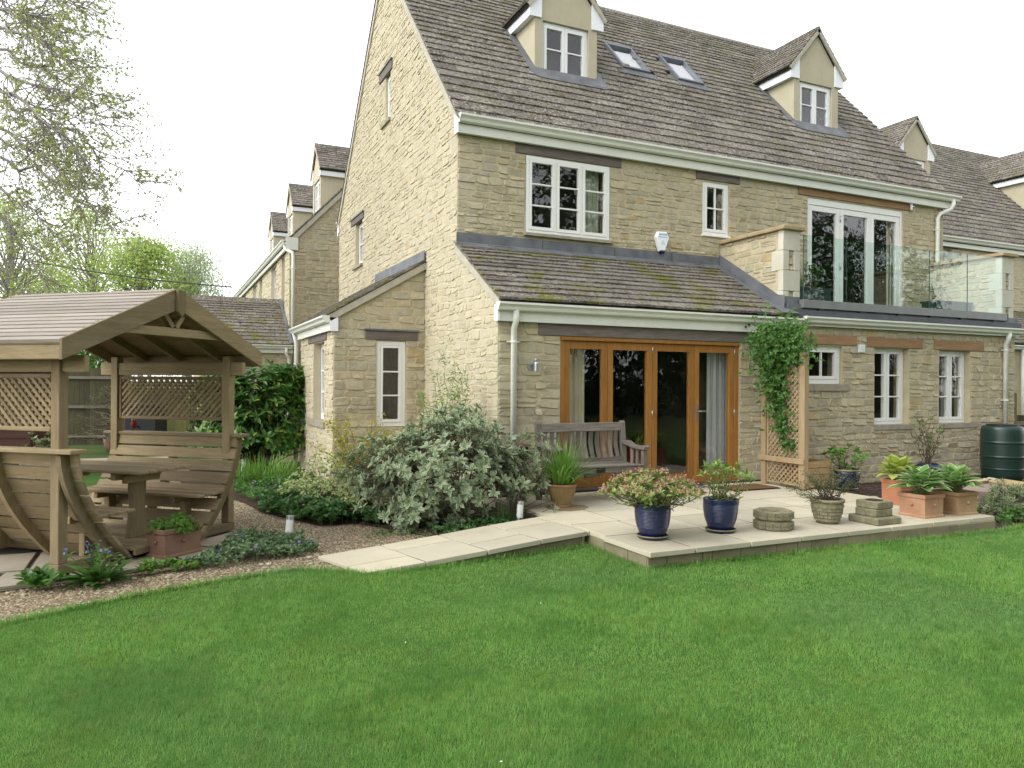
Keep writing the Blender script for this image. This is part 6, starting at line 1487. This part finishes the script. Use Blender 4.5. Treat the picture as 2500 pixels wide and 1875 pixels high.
L.build('foliage', LF['mid'], t); stems('stem', t, lines, .006, .003, BARKG, 5); fl = np.concatenate(fl); L = Leaves(); rosettes(L, fl, rand_dirs(len(fl), .2, 1), 5, .015, .013, 1.2, .1); L.build('flowers', LF['blue'], t)
cover('leafy_weed', 'small leafy plant at the outer foot of the arbour post', [(-.95, 6.70), (-.72, 6.64), (-.66, 6.78), (-.9, 6.84)], 26, .12, .09, .045, 'mid', 4)

# ---- potted plants
def shrub_in_pot(name, label, x, y, z, n, spread, hgt, leaf, ln, wd, wh=7, flowers=None, base=.05, stemr=.005, flat=.5, st=((.4, 1.), (.75, .7)), skew=(0, 0), mid=0):
    t = plant(name, label, 'plant', x, y, z); tips = []
    for i in range(n):
        a = nr.uniform(0, 6.28); r = spread*math.sqrt(nr.random()); tips.append([x+r*math.cos(a)+skew[0]*r, y+r*math.sin(a)+skew[1]*r, z+hgt*(1-flat*(r/spread)**2)*nr.uniform(.72, 1.02)])
    tips = np.array(tips); lines = [curve((x+nr.normal(0, base), y+nr.normal(0, base), z), q, 6, -.05, .03) for q in tips]; stems('stem', t, lines, stemr, stemr*.5, BARK, 5)
    L = Leaves(); ax = norm(tips-np.array([x, y, z-.15])+np.array([0, 0, .3])); rosettes(L, tips, ax, wh, ln, wd, .85, .25, st=st)
    if mid:
        for s in range(2, 6): q = np.array([l[s-1] for l in lines]); rosettes(L, q, ax, mid, ln*.8, wd*.8, 1.0, .3, st=st)
    L.build('foliage', LF[leaf], t)
    if flowers:
        fm, fl = flowers; L = Leaves(); q = tips+ax*.03
        for k in range(13): L.add(q+nr.normal(0, .017, q.shape), rand_dirs(len(q), 0, 1), rand_dirs(len(q), -1, 1), fl*1.2, fl*.7)
        L.build('flowers', LF[fm], t)
    return t
shrub_in_pot('flowering_shrub', 'rounded shrub with pink flower clusters in the blue corner pot', 4.19, 5.86, .27, 120, .46, .34, 'skim', .075, .030, 8, ('pink', .021), .06, .0045, .5, mid=1)
shrub_in_pot('leafy_shrub', 'open green shrub with pale stems in the blue pot before the doors', 4.995, 5.86, .27, 24, .30, .40, 'skim', .085, .028, 8, None, .05, .0045, .35, mid=2, skew=(.35, 0))
t = plant('strap_plant', 'bright green arching strap-leaved plant in the ochre pot', 'plant', 4.29, 7.80, .24); straps('leaves', t, 4.29, 7.80, .23, 190, .10, .60, .026, LF['bright'], (.05, .85), 2.2)
t = plant('wiry_shrub', 'wiry small-leaved shrub in the cast-stone pot', 'plant', 6.36, 5.80, .215); L = Leaves(); lines = []
for i in range(44):
    a = nr.uniform(0, 6.28); r = .36*math.sqrt(nr.random()); top = np.array([6.33+r*math.cos(a), 5.80+r*math.sin(a)*.7, .24+nr.uniform(.22, .48)*(1-.5*(r/.36)**2)])
    if i < 7: top = np.array([6.02-.03*i, 5.75+.04*i, .26+.03*i])
    if 7 <= i < 14: top = np.array([6.70+.03*(i-7), 5.78, .34+.03*(i-7)])
    c = curve((6.36+nr.normal(0, .05), 5.80+nr.normal(0, .05), .215), top, 10, .05, .03); lines.append(c)
    for s in range(4, 10): n = 12; L.add(c[s]+nr.normal(0, .014, (n, 3)), rand_dirs(n, -.2, 1), rand_dirs(n, 0, 1), nr.uniform(.012, .024, n), .008)
stems('stem', t, lines, .004, .0015, BARKD, 4); L.build('foliage', LF['fine'], t)
def hosta(label, x, y, z, n, size, leaf, spread=.2):
    t = plant('hosta', label, 'plant', x, y, z); lines = []
    for i in range(n):
        q = (i+.5)/n; a = i*2.399+U(-.25, .25); el = RAD(72-62*q+U(-8, 8)); ln = size*U(.82, 1.1)*(.85+.2*q)
        o = np.array([math.cos(a), math.sin(a), 0.]); p = np.array([x, y, z])+o*(.015+.11*q)+np.array([0, 0, .17-.10*q+U(-.01, .02)]); lines.append(curve((x, y, z-.03), p, 4, .0, .02))
        L = Leaves(); L.add(p[None], (o*math.cos(el)+np.array([0, 0, math.sin(el)]))[None], (np.array([0, 0, 1.])-o*.6)[None], ln, ln*.66, st=((.10, .60), (.28, .96), (.50, 1.), (.74, .68), (.9, .3)), droop=.34, fold=.16); L.build('leaf', LF[leaf], t, kind=None)
    stems('stalk', t, lines, .006, .005, BARKG, 5)
hosta('cream-edged hosta in the pink planter nearer the stacked blocks', 7.68, 5.70, .235, 44, .225, 'hosta'); hosta('cream-edged hosta in the mossy planter at the terrace end', 8.22, 5.68, .235, 44, .215, 'hosta'); hosta('golden-leaved hosta in the orange planter behind', 8.22, 6.42, .28, 34, .21, 'hostay')
shrub_in_pot('hydrangea', 'fresh green hydrangea in the lipped blue pot near the wall', 8.84, 7.72, .24, 24, .34, .34, 'bright', .085, .055, 5, None, .05, .005, .4, mid=1)
t = plant('bare_shrub', 'sparse twiggy shrub with a few new leaves in the dark blue pot', 'plant', 11.50, 8.42, .13); L = Leaves(); lines = []
for i in range(22):
    a = nr.uniform(0, 6.28); r = nr.uniform(.08, .42); top = np.array([11.50+r*math.cos(a)*1.2, 8.40+r*math.sin(a)*.5, .13+nr.uniform(.35, .92)]); c = curve((11.5+nr.normal(0, .03), 8.42, .13), top, 8, .04, .035); lines.append(c)
    for s in (5, 7):
        c2 = curve(c[s-1], c[s-1]+rand_dirs(1, .2, 1)[0]*.18, 4, 0, .05); lines.append(c2)
        if nr.random() < .6: n = 4; L.add(np.repeat(c2[-1][None], n, 0), rand_dirs(n, -.1, .8), np.tile([[0, 0, 1.]], (n, 1)), .07, .045)
stems('twig', t, lines, .006, .002, BARK, 5); L.build('foliage', LF['bright'], t)
# climber on the trellis
t = plant('climber', 'leafy green climber heaped over the trellis', 'climber', 8.06, 8.10, 0); L = Leaves(); lines = []
P_ = []
for (y, z, sx, sy_, sz_, n) in ((8.18, 2.0, .20, .32, .25, 900), (8.30, 1.62, .15, .20, .24, 380), (8.18, 1.25, .10, .14, .25, 210), (8.08, .88, .08, .10, .22, 90), (7.98, .62, .05, .06, .12, 24), (7.98, 1.95, .11, .14, .18, 180), (8.38, 2.12, .14, .2, .15, 300)):
    P_.append(np.array([8.01, y, z])+nr.normal(0, 1, (n, 3))*np.array([sx, sy_, sz_])*.72)
P_ = np.concatenate(P_); P_ = P_[(P_[:, 1] < 8.80) & (P_[:, 2] > .45)]
rosettes(L, P_, norm(np.array([-.7, -.5, .5])+nr.normal(0, .6, P_.shape)), 4, .055, .032, 1.0, .35)
for i in range(16):
    b = P_[nr.integers(len(P_))]; e = np.array([8.03, 8.15, 2.0])+rand_dirs(1, -.1, .9)[0]*np.array([.55, .45, .42]); e[1] = min(e[1], 8.75); c = curve((8.03, 8.15, 1.8), e, 7, .08, .03); lines.append(c)
    for s in range(3, 7): n = 4; L.add(np.repeat(c[s][None], n, 0), rand_dirs(n, -.2, .8), rand_dirs(n, .2, 1), .04, .024)
for i in range(9): lines.append(curve((8.12, 8.0+.04*i, .02), (8.02, 8.05+.04*i, 1.8), 10, 0, .02))
L.build('foliage', LF['mid'], t); stems('vine', t, lines, .005, .002, BARK, 4)
mound('lavender', 'grey-green lavender clump at the right edge of the bed', 9.72, 5.98, .36, .30, .36, 520, 'lav', .075, .012, 'plant', 6)
mound('low_bush', 'dark green low clump between the terrace end and the thick slab', 9.15, 6.35, .26, .2, .22, 160, 'dark', .05, .03, 'plant', 5)
mound('low_bush', 'green leafy clump in front of the lavender', 9.25, 5.62, .34, .16, .16, 130, 'mid', .05, .03, 'plant', 5)
mound('low_bush', 'dark clump beside the water butt at the picture edge', 11.4, 6.6, .3, .25, .3, 160, 'dark', .06, .035, 'plant', 5)
mound('herb_cushion', 'fine bright green herbs filling the brown trough', .135, 7.53, .21, .17, .13, 900, 'bright', .020, .010, 'plant', 6, z=GZ+.25)
for x, y, zz, sp in ((9.72, 9.30, 3.03, .28), (13.3, 9.55, 3.03, .2)):
    shrub_in_pot('balcony_plant', 'leafy plant in the left balcony planter' if x < 12 else 'small shrub in the right balcony planter', x, y, zz, 26 if x < 12 else 12, sp, .42 if x < 12 else .30, 'mid', .06, .025, 5, None, .12, .004, .3, mid=2)
straps('leaves', plant('balcony_grass', 'grassy tuft at the pier end of the left balcony planter', 'plant', 9.45, 9.3, 3.03), 9.45, 9.28, 3.0, 60, .08, .35, .012, LF['bright'], (.05, .5))
t = plant('indoor_plant', 'spiky yellow-green house plant in the red indoor planter', 'plant', 6.95, 10.2, .40); straps('leaves', t, 6.95, 10.2, .38, 46, .1, .36, .03, LF['hostay'], (.3, 1.0), 1.0)
# ------------------------------------------------------------------ fences, shed, trees, wire
def at(sx, depth, z=GZ):
    """a spot on the ground seen at picture column sx, at that distance ahead of the camera"""
    l = (sx-1250)/FPX*depth; p = _f*depth+_r*l; return Vector((p.x, p.y, z))
M['fence'] = m_wood('old_fence', (.055,.05,.03,1), (.10,.09,.055,1), (10, 10, 1), 3, .9, (.03,.026,.018,1), .4, .35, green=.5)
M['fence_y'] = m_wood('sunlit_tone_fence', (.17,.16,.06,1), (.26,.245,.10,1), (10, 10, 1), 3, .9, (.08,.08,.03,1), .3, .2, green=.5)  # sunlight on the fence is put into this bright yellow-green colour
M['fencerail'] = m_wood('fence_rail', (.14,.125,.095,1), (.21,.19,.15,1), (1, 10, 10), 3, .9, vary=.15)
def fence(label, a, b, h, mat, rails, board=.125, gap=.006, cap=None):
    d = b-a; Ln = d.length; ang = math.atan2(d.y, d.x); t = thing('garden_fence', label, 'fence', a, ang); n = int(Ln/board)
    for i in range(n):
        x = i*board; hh = h+U(-.006, .006); mb = MB().rnd(); mb.hexa([(x+gap, 0, 0), (x+board, .004, 0), (x+board, .02, 0), (x+gap, .02, 0), (x+gap, 0, hh), (x+board, .004, hh), (x+board, .02, hh), (x+gap, .02, hh)]); mb.build('fence_board', M[mat], t, fixn=False)
    for z0, z1, dd in rails:
        mb = MB().rnd(); mb.cbox(0, -dd, z0, Ln, -.002, z1, .008); mb.build('fence_rail', M['fencerail'], t)
    x = 0
    while x <= Ln+.01:
        mb = MB().rnd(); mb.cbox(x-.05, .022, 0, x+.05, .12, h+.02, .01); mb.build('fence_post', M[mat], t); x += 1.9
    return t
fence('dark weathered board fence with three rails behind the arbour', at(-60, 19.), at(322, 19.3), 1.94, 'fence', ((.18, .24, .05), (.92, .99, .05), (1.66, 1.73, .05)))
fence('yellow-green board fence behind the lattice, its sunlit look put into the board colour', at(318, 18.6), at(570, 19.4), 1.6, 'fence_y', ((.2, .27, .05), (1.2, 1.27, .05)))
gt = thing('fence_brace', 'grey diagonal timber leaning on the yellow-green fence', 'timber', at(450, 18.5)); mb = MB(); a = Vector((0, 0, 0)); b = at(500, 18.5)-at(450, 18.5)+Vector((0, 0, 1.3)); mb.bar(a, b, .10, .04); mb.build('timber', M['fencerail'], gt)
t = thing('dark_bin', 'dark grey upright bin behind the arbour', 'bin', at(357, 17.2), RAD(-22)); mb = MB(); mb.cbox(-.36, -.3, 0, .36, .3, 1.05, .03); mb.build('bin_body', simple('bin_grey', (.02,.021,.024,1), (.03,.031,.035,1), 4, .5), t); mb = MB(); mb.cbox(-.38, -.32, 1.052, .38, .32, 1.10, .02); mb.build('bin_lid', bpy.data.materials['bin_grey'], t)
# right-hand fence beyond the wing
fence('short weathered fence meeting the right corner of the wing', Vector((14.62, 9.25, GZ)), Vector((20.5, 9.6, GZ)), 1.05, 'fence', ((.2, .28, .06), (.85, .93, .06)))
t = thing('gate_post', 'stout timber gate post at the right corner of the wing', 'post', (14.78, 9.12, GZ)); mb = MB(); mb.cbox(-.09, -.09, 0, .09, .09, 1.5, .02); mb.build('post', M['fence_y'], t)
# red-brown shed left of the arbour
sh = thing('garden_shed', 'red-brown boarded shed seen through the near lattice', 'shed', at(73, 12.2), RAD(-10)); red = m_wood('red_stain', (.05,.019,.012,1), (.082,.032,.021,1), (1, 10, 10), 3, .7, (.03,.01,.008,1), .3, .2); M['red'] = red
for i in range(13):
    z = .02+i*.135
    mb = MB().rnd(); mb.hexa([(-2.2, -.012, z), (0, -.012, z), (0, .02, z), (-2.2, .02, z), (-2.2, .008, z+.128), (0, .008, z+.128), (0, .02, z+.128), (-2.2, .02, z+.128)]); mb.build('shed_board', red, sh)
    mb = MB().rnd(); mb.hexa([(-.02, .03, z), (.012, .03, z), (.012, 1.6, z), (-.02, 1.6, z), (-.02, .03, z+.128), (-.008, .03, z+.128), (-.008, 1.6, z+.128), (-.02, 1.6, z+.128)]); mb.build('shed_board', red, sh)
mb = MB(); mb.cbox(-.03, -.03, 0, .03, .03, 1.80, .006); mb.build('corner_post', red, sh); mb = MB(); mb.prism([(-2.3, -.15, 1.80), (.12, -.15, 1.80), (.12, -.15, 1.86), (-2.3, -.15, 1.86)], (0, 0, 0), (0, 1.9, .12)); mb.build('shed_roof', M['under'], sh)
mound('silver_plant', 'grey-leaved plant beside the red-brown shed', at(108, 10.8).x, at(108, 10.8).y, .35, .3, .85, 160, 'lav', .09, .05, 'plant', 5)
q = at(262, 17.6); t = plant('bare_conifer', 'half-bare conifer shrub in front of the dark fence', 'shrub', q.x, q.y); L = Leaves(); lines = [curve(q, q+Vector((0, 0, 1.5)), 8, 0, .01)]
for i in range(70):
    z = nr.uniform(.25, 1.4); a = nr.uniform(0, 6.28); r = .75*(1.55-z); b = np.array(q)+[0, 0, z]; c = curve(b, b+np.array([r*math.cos(a), r*math.sin(a), nr.uniform(-.05, .15)]), 6, -.06, .02); lines.append(c)
    for s in range(3, 6): n = 10; L.add(c[s]+nr.normal(0, .03, (n, 3)), rand_dirs(n, -.4, .8), rand_dirs(n, 0, 1), .06, .012)
stems('branch', t, lines, .012, .003, BARK, 4); L.build('foliage', LF['fine'], t)
q = at(285, 17.4); pot('plant_pot', 'low red-brown pot at the foot of the dark fence', q.x, q.y, [(.2, 0), (.26, .2), (.28, .3)], 'brick', z=GZ)
q = at(215, 21.5); t = plant('ivy_bush', 'pale-flecked climbing bush showing above the dark fence', 'shrub', q.x, q.y); L = Leaves(); p = np.array(q)+nr.normal(0, 1, (900, 3))*np.array([.85, .5, .35])+[0, 0, 2.25]; rosettes(L, p, rand_dirs(900, 0, 1), 4, .10, .06, 1., .3); L.build('foliage', LF['mid'], t); stems('branch', t, [curve(q, x_, 5, .05, .03) for x_ in p[::20]], .02, .006, BARK, 4)

# ---- trees
def grow(p, d, ln, r, lev, lines, tips, spread=.6, up=.06, maxlev=3, kids=(4, 6), shrink=.62, wig=.12):
    n = 7; pts = [p.copy()]; d = d/np.linalg.norm(d)
    for i in range(n-1):
        d = d+nr.normal(0, wig, 3)+np.array([0, 0, up]); d = d/np.linalg.norm(d); pts.append(pts[-1]+d*ln/(n-1))
    pts = np.array(pts); lines.append((pts, r, r*.45, lev)); 
    if lev >= maxlev: tips.append((pts[-1], d)); tips.append((pts[4], d)); tips.append((pts[2], d)); return
    for k in range(nr.integers(*kids)+1):
        s = nr.integers(2, n); q = pts[s]; e = d+nr.normal(0, spread, 3); grow(q, e, ln*shrink*nr.uniform(.7, 1.15), r*.5, lev+1, lines, tips, spread, up, maxlev, kids, shrink, wig)
    tips.append((pts[-1], d))
def tree_branches(t, lines, mat, name='limb', sides=5):
    mb = MB()
    for pts, a, b, lev in lines: mb.tube(pts, list(np.linspace(a, b, len(pts))), sides if lev < 2 else 3, cap=False)
    return mb.build(name, mat, t, smooth=True, fixn=False)
TB = simple('grey_bark', (.24,.215,.205,1), (.36,.33,.325,1), 8, .95, .1, .5, .02)
# big overhanging tree, its trunk outside the picture on the left
o = at(-330, 13.5); t = plant('overhanging_tree', 'large spring tree whose thin half-leafed branches hang in from the upper left', 'tree', o.x, o.y)
trunk = [(np.array([o, o+Vector((.1, 0, 4)), o+Vector((.0, .2, 8)), o+Vector((.3, .1, 13))]), .32, .12, 0)]
lines = []; tips = []
lm = [(-40, 165, 13, 245, 300, 12.4), (-40, 235, 13.4, 330, 440, 12.8), (-40, 300, 13, 225, 500, 12.2), (-40, 60, 13.8, 215, 190, 12.9), (-40, 20, 13, 130, 60, 12.5), (-40, 430, 13.6, 150, 600, 12.9), (-40, 370, 14.2, 280, 545, 13.6), (-40, 120, 14.6, 255, 250, 14.2), (-40, 200, 12.4, 200, 380, 11.8), (-40, -60, 13.4, 190, 15, 12.7), (-40, 480, 14.6, 110, 690, 14.0), (-40, -10, 14.6, 150, 120, 14.4), (-40, 330, 15.0, 170, 420, 14.8)]
def P3(sx, sy, dp): return np.array(_f*dp+_r*((sx-1250)/FPX*dp)-_u*((sy-937.5)/FPX*dp))+np.array([0, 0, CAMZ])
for sx, sy, d1, ex_, ey, d2 in lm:
    a, b = P3(sx, sy, d1), P3(ex_, ey, d2); tr_ = np.array([o.x, o.y, max(3., a[2]-.6)]); m = curve(a, b, 11, .05, .016); lines.append((curve(tr_, a, 5, .02, .02), .08, .036, 0)); lines.append((m, .034, .007, 1))
    for s in range(2, 11):
        for k in range(4):
            dv = (b-a)/np.linalg.norm(b-a)+nr.normal(0, .62, 3)+np.array([0, 0, -.05]); grow(m[s], dv, nr.uniform(.5, 1.0)*(1.15-.04*s), .011, 2, lines, tips, .65, -.02, 3, (2, 4), .6, .16)
tree_branches(t, lines, TB); tree_branches(t, trunk, TB, 'trunk', 10)
c = np.array([x for x, _ in tips]); ax = np.array([x for _, x in tips]); L = Leaves(); rosettes(L, c, ax, 4, .052, .026, .8, .35); rosettes(L, c[::7]+nr.normal(0, .05, c[::7].shape), ax[::7], 4, .06, .032, 1.0, .35); L.build('foliage', LF['tree'], t)
def far_tree(name, label, sx, depth, zt, width, leaf, n=110, per=26, ls=.15, sz=.55, lower=.28, hang=0., trunkr=.2, sep=1.0):
    o = at(sx, depth); t = plant(name, label, 'tree', o.x, o.y); o = np.array(o); H = zt-GZ; lines = [(curve(o, o+[0, 0, H*.9], 9, 0, .008), trunkr, .04, 0)]; L = Leaves(); cl = []
    for i in range(n):
        z = H*(lower+(1-lower)*nr.random()**.8); tt = (z/H-lower)/(1-lower); r = width/2*math.sqrt(max(.02, 1-(2*tt-.75)**2/1.6))*math.sqrt(nr.random()); a = nr.uniform(0, 6.28); c = o+np.array([r*math.cos(a), r*math.sin(a), z]); cl.append(c)
        b = o+[0, 0, z*.72]; lines.append((curve(b, c, 6, .05, .03), .05, .012, 1))
        p = c+nr.normal(0, 1, (per, 3))*np.array([sz, sz, sz*(.45+hang)])-np.array([0, 0, hang*.4]); dd = rand_dirs(per, -.8, .6)
        if hang: dd = norm(dd*.5+np.array([0, 0, -1.]))
        L.add(p, dd, rand_dirs(per), ls*nr.uniform(.6, 1.2, per), ls*.6)
        for k in range(3): lines.append((curve(c, p[k], 4, 0, .03), .012, .005, 2))
    tree_branches(t, lines[1:], TB, 'limb', 4); tree_branches(t, lines[:1], TB, 'trunk', 8); L.build('foliage', LF[leaf], t)
far_tree('lime_tree', 'bright yellow-green tree rising behind the arbour roof', 345, 44, 9.6, 5.6, 'lime', 150, 80, .19)
far_tree('lime_tree', 'taller thin yellow-green tree behind the overhanging branches', 225, 47, 12.0, 6.2, 'lime', 110, 60, .19, .6, .3)
far_tree('birch_tree', 'pale drooping birch just left of the outbuilding roof', 462, 48, 9.9, 5.0, 'birch', 150, 80, .15, .5, .25, .6)
far_tree('ivy_tree', 'dark-trunked tree at the left edge behind the pole', 20, 40, 11.0, 6.5, 'lime', 100, 60, .17, .6, .3)
far_tree('ivy_tree', 'shadier tree between the pole and the bright tree', 120, 52, 9.5, 7.0, 'lime', 100, 50, .19, .7, .25)
pl = thing('telegraph_pole', 'pale wooden telegraph pole behind the arbour roof', 'pole', at(27, 40)); mb = MB(); mb.tube([(0, 0, 0), (0, 0, 8.7)], [.14, .11], 12); mb.build('pole', simple('pole_wood', (.26,.235,.18,1), (.34,.31,.25,1), 5, .9), pl)
a = at(27, 40, 8.0); b = Vector((3.05, 37.6, 5.9)); mb = MB(); mb.tube(curve(a, b, 16, -.012, 0), .032, 5)
t = thing('overhead_wire', 'thin black overhead wire from the pole to the house behind', 'wire', a, world=True); mb.build('wire', M['black'], t)
# ---- wood behind the viewpoint, seen only as reflections in the glass
L = Leaves(); mbt = MB()
for i in range(20):
    x, y = -8+i*3.0+U(-1, 1), -17+U(-3, 2); H = U(12, 17.5); mbt.tube([(x, y, GZ), (x+U(-.3, .3), y, H*.8)], [.30, .06], 6)
    for k in range(100):
        c = np.array([x, y, H*(.02+.98*rng.random()**1.5)])+nr.normal(0, 1, 3)*np.array([1.5, 1.2, .3]); n = 26; L.add(c+nr.normal(0, .5, (n, 3)), rand_dirs(n), rand_dirs(n), .46, .30)
o = L.build('tree_belt', LF['wood'], None); tag(o, 'belt of garden trees reflected in the window glass', 'trees', kind='stuff'); o2 = mbt.build('trunks', TB, o, fixn=False)

# ------------------------------------------------------------------ gravel, mulch and grass
def pebbles(name, label, pts, z, smin, smax, mat, cat='gravel'):
    N = len(pts); base = np.array([[1, 0, 0], [.3, .95, 0], [-.8, .6, 0], [-.8, -.6, 0], [.3, -.95, 0], [0.1, 0, .75]]); f = np.array([(0, 1, 5), (1, 2, 5), (2, 3, 5), (3, 4, 5), (4, 0, 5)])
    a = nr.uniform(0, 6.28, N); s = nr.uniform(smin, smax, N); c, si = np.cos(a), np.sin(a); B = base[None]*nr.uniform(.75, 1.25, (N, 6, 3)); x = B[..., 0]*1.25; y = B[..., 1]*.85
    V = np.stack([(x*c[:, None]-y*si[:, None])*s[:, None]+pts[:, :1], (x*si[:, None]+y*c[:, None])*s[:, None]+pts[:, 1:2], B[..., 2]*s[:, None]*.8+z], 2)
    o = arrays_mesh(name, V.reshape(-1, 3), 3, (np.arange(N)[:, None, None]*6+f[None]).reshape(-1), mat, None, {'rnd': np.repeat(nr.random(N), 6)}); return tag(o, label, cat, kind='stuff')
GP = [(-2.2, 5.05), (-.93, 5.86), (-.13, 6.25), (.5, 6.45), (1.05, 6.58), (1.42, 6.34), (1.5, 6.2), (1.32, 6.95), (2.6, 7.1), (2.5, 7.6), (2.28, 8.05), (2.05, 8.5), (1.62, 8.52), (1.48, 8.9), (1.3, 9.3), (1.14, 9.7), (1.0, 10.9), (.4, 11.6), (-.2, 10.6), (.75, 8.45), (.7, 7.9), (.2, 7.2), (-.3, 6.98), (-1.2, 6.75), (-3.2, 6.6), (-3.4, 4.6)]
pebbles('gravel', 'buff gravel strewn between the lawn and the arbour', scatter(GP, 42000), GZ, .006, .014, M['pebble'])
mul = scatter([(2.62, 7.14), (2.5, 7.6), (2.28, 8.05), (2.05, 8.5), (2.6, 8.6), (3.9, 8.4), (3.8, 7.36)], 3500); pebbles('mulch', 'dark soil crumbs and chips under the large shrub', mul, GZ+.012, .006, .018, simple('mulch_chip', (.07,.045,.032,1), (.16,.11,.085,1), 30, .95))
pebbles('bed_soil', 'soil crumbs in the bed at the terrace end', scatter([(8.45, 5.36), (9.6, 5.5), (12, 6.1), (12.5, 8.7), (8.45, 8.7)], 4500), GZ+.002, .006, .02, bpy.data.materials['mulch_chip'])
for i in range(26):
    x, y = (U(-1.2, 1.3), 0) if i < 14 else (U(8.55, 9.9), 0); y = (6.62+.28*(x+1)*.4+U(-.12, .14)) if i < 14 else U(7.0, 7.9)
    t = thing('loose_stone', 'pale loose stone on the gravel between lawn and arbour' if i < 14 else 'flat loose stone piled by the wall behind the hostas', 'stone', (x, y, GZ), U(0, 6), group='stones on the gravel' if i < 14 else 'stones piled by the wall'); s = U(.35, .75)*(1 if i < 14 else 2.6)
    mb = MB().rnd(U(.0, .3)); mb.lathe([(.001, .0), (.035*s, .002), (.044*s, .012*s), (.03*s, .026*s), (.001, .03*s)], 7); mb.build('stone', M['stone'], t, smooth=True)
# grass blades: dense close to the camera, thinner further off
def blades(poly, dens, hgt, wid, seed_attr=1.):
    a = np.array(poly); lo, hi = a.min(0), a.max(0); n = int(dens*(hi[0]-lo[0])*(hi[1]-lo[1])); p = nr.uniform(lo, hi, (n, 2)); p = p[inside(p, poly)]; return p, hgt, wid
zones = []
near = [(-1.6, 1.7), (4.6, 1.4), (6.6, 3.4), (-1.9, 3.9)]
sets = []
for dmin, dmax, dens, hg, wd in ((2.2, 4.2, 30000, .028, .0030), (4.2, 5.8, 17000, .030, .0042), (5.8, 9.0, 9500, .032, .0060)):
    # the part of the lawn between two distances, inside the view with some spare
    n = int(dens*8*10); p = nr.uniform((-3.5, .4), (13.5, 7.2), (int(dens*17*6.8), 2)); dp = p[:, 0]*_f.x+p[:, 1]*_f.y; lt = p[:, 0]*_r.x+p[:, 1]*_r.y
    k = (dp > dmin) & (dp <= dmax) & (np.abs(lt) < dp*.72+1.5); p = p[k]; p = p[inside(p, LAWN)]; sets.append((p, hg, wd))
V = []; R_ = []
for p, hg, wd in sets:
    N = len(p); a = nr.uniform(0, 6.28, N); h = hg*nr.uniform(.55, 1.25, N)*(1+.25*np.sin(p[:, 0]*2.1+np.sin(p[:, 1]*1.7)*2)); ln = nr.uniform(.05, .75, N); w = wd*nr.uniform(.6, 1.2, N); b = nr.uniform(0, 6.28, N)
    v = np.zeros((N, 3, 3)); v[:, 0, :2] = p+np.stack([np.cos(b), np.sin(b)], 1)*w[:, None]/2; v[:, 1, :2] = p-np.stack([np.cos(b), np.sin(b)], 1)*w[:, None]/2; v[:, :2, 2] = GZ
    v[:, 2, :2] = p+np.stack([np.cos(a), np.sin(a)], 1)*(h*ln)[:, None]; v[:, 2, 2] = GZ+h*np.sqrt(np.maximum(.2, 1-ln*ln*.6)); V.append(v.reshape(-1, 3)); R_.append(np.repeat(nr.random(N), 3))
V = np.concatenate(V); o = arrays_mesh('grass', V, 3, np.arange(len(V)), M['blade'], None, {'rnd': np.concatenate(R_)}); tag(o, 'short mown green grass of the lawn', 'grass', kind='stuff')
# ragged longer grass where the lawn meets the gravel, path and terrace
ed = [(-2.2, 5.05), (-.93, 5.88), (-.13, 6.27), (.5, 6.47), (1.05, 6.60), (1.42, 6.36), (1.56, 6.16), (2.2, 6.20), (3.5, 6.38), (3.86, 6.40), (3.83, 5.42), (8.40, 5.30), (9.6, 5.44), (12, 6.02)]
B_ = []
for (x0, y0), (x1, y1) in zip(ed, ed[1:]):
    n = int(math.hypot(x1-x0, y1-y0)*900); s = nr.random(n)[:, None]; B_.append(np.array([[x0, y0]])*(1-s)+np.array([[x1, y1]])*s+nr.normal(0, .022, (n, 2))+np.array([[0, -.02]]))
B_ = np.concatenate(B_); n = len(B_); v, i, rr = strap_arrays(np.column_stack([B_, np.full(n, GZ)]), nr.uniform(0, 6.28, n), nr.uniform(.03, .075, n), nr.uniform(.1, .9, n), np.full(n, .0055), K=3); o = arrays_mesh('lawn_edge_grass', v, 4, i, M['blade'], None, {'rnd': rr}); tag(o, 'longer ragged grass along the lawn edge', 'grass', kind='stuff')
n = 26; q = np.concatenate([scatter([(-1, 2.8), (3, 2.5), (6, 4.2), (3.2, 5.2), (0, 5.2)], 4), scatter([(4.0, 5.5), (8.2, 5.5), (8.0, 8.0), (4.2, 8.0)], 22)]); zz = np.where((q[:, 1] > 5.45) & (q[:, 0] > 3.9), .006, GZ+.03)
L = Leaves(); L.add(np.column_stack([q, zz]), rand_dirs(n, -.05, .05), np.tile([[0, 0, 1.]], (n, 1)), nr.uniform(.010, .020, n), .009); o = L.build('fallen_petals', simple('white_petal', (.70,.68,.62,1), (.78,.76,.72,1), 9), None); tag(o, 'tiny pale petals fallen on lawn and terrace', 'petals', kind='stuff')
mb = MB(); mb.add([(4.27+(.30 if math.cos(k*.262) > 0 else .20)*math.cos(k*.262)*(1+.06*math.sin(k*1.7)), 7.72+.24*math.sin(k*.262)*(1+.06*math.sin(k*2.3)), .0035) for k in range(24)], [tuple(range(24))]); mb.build('water_stain', simple('brown_stain', (.20,.155,.085,1), (.27,.21,.125,1), 7, .9), patio)
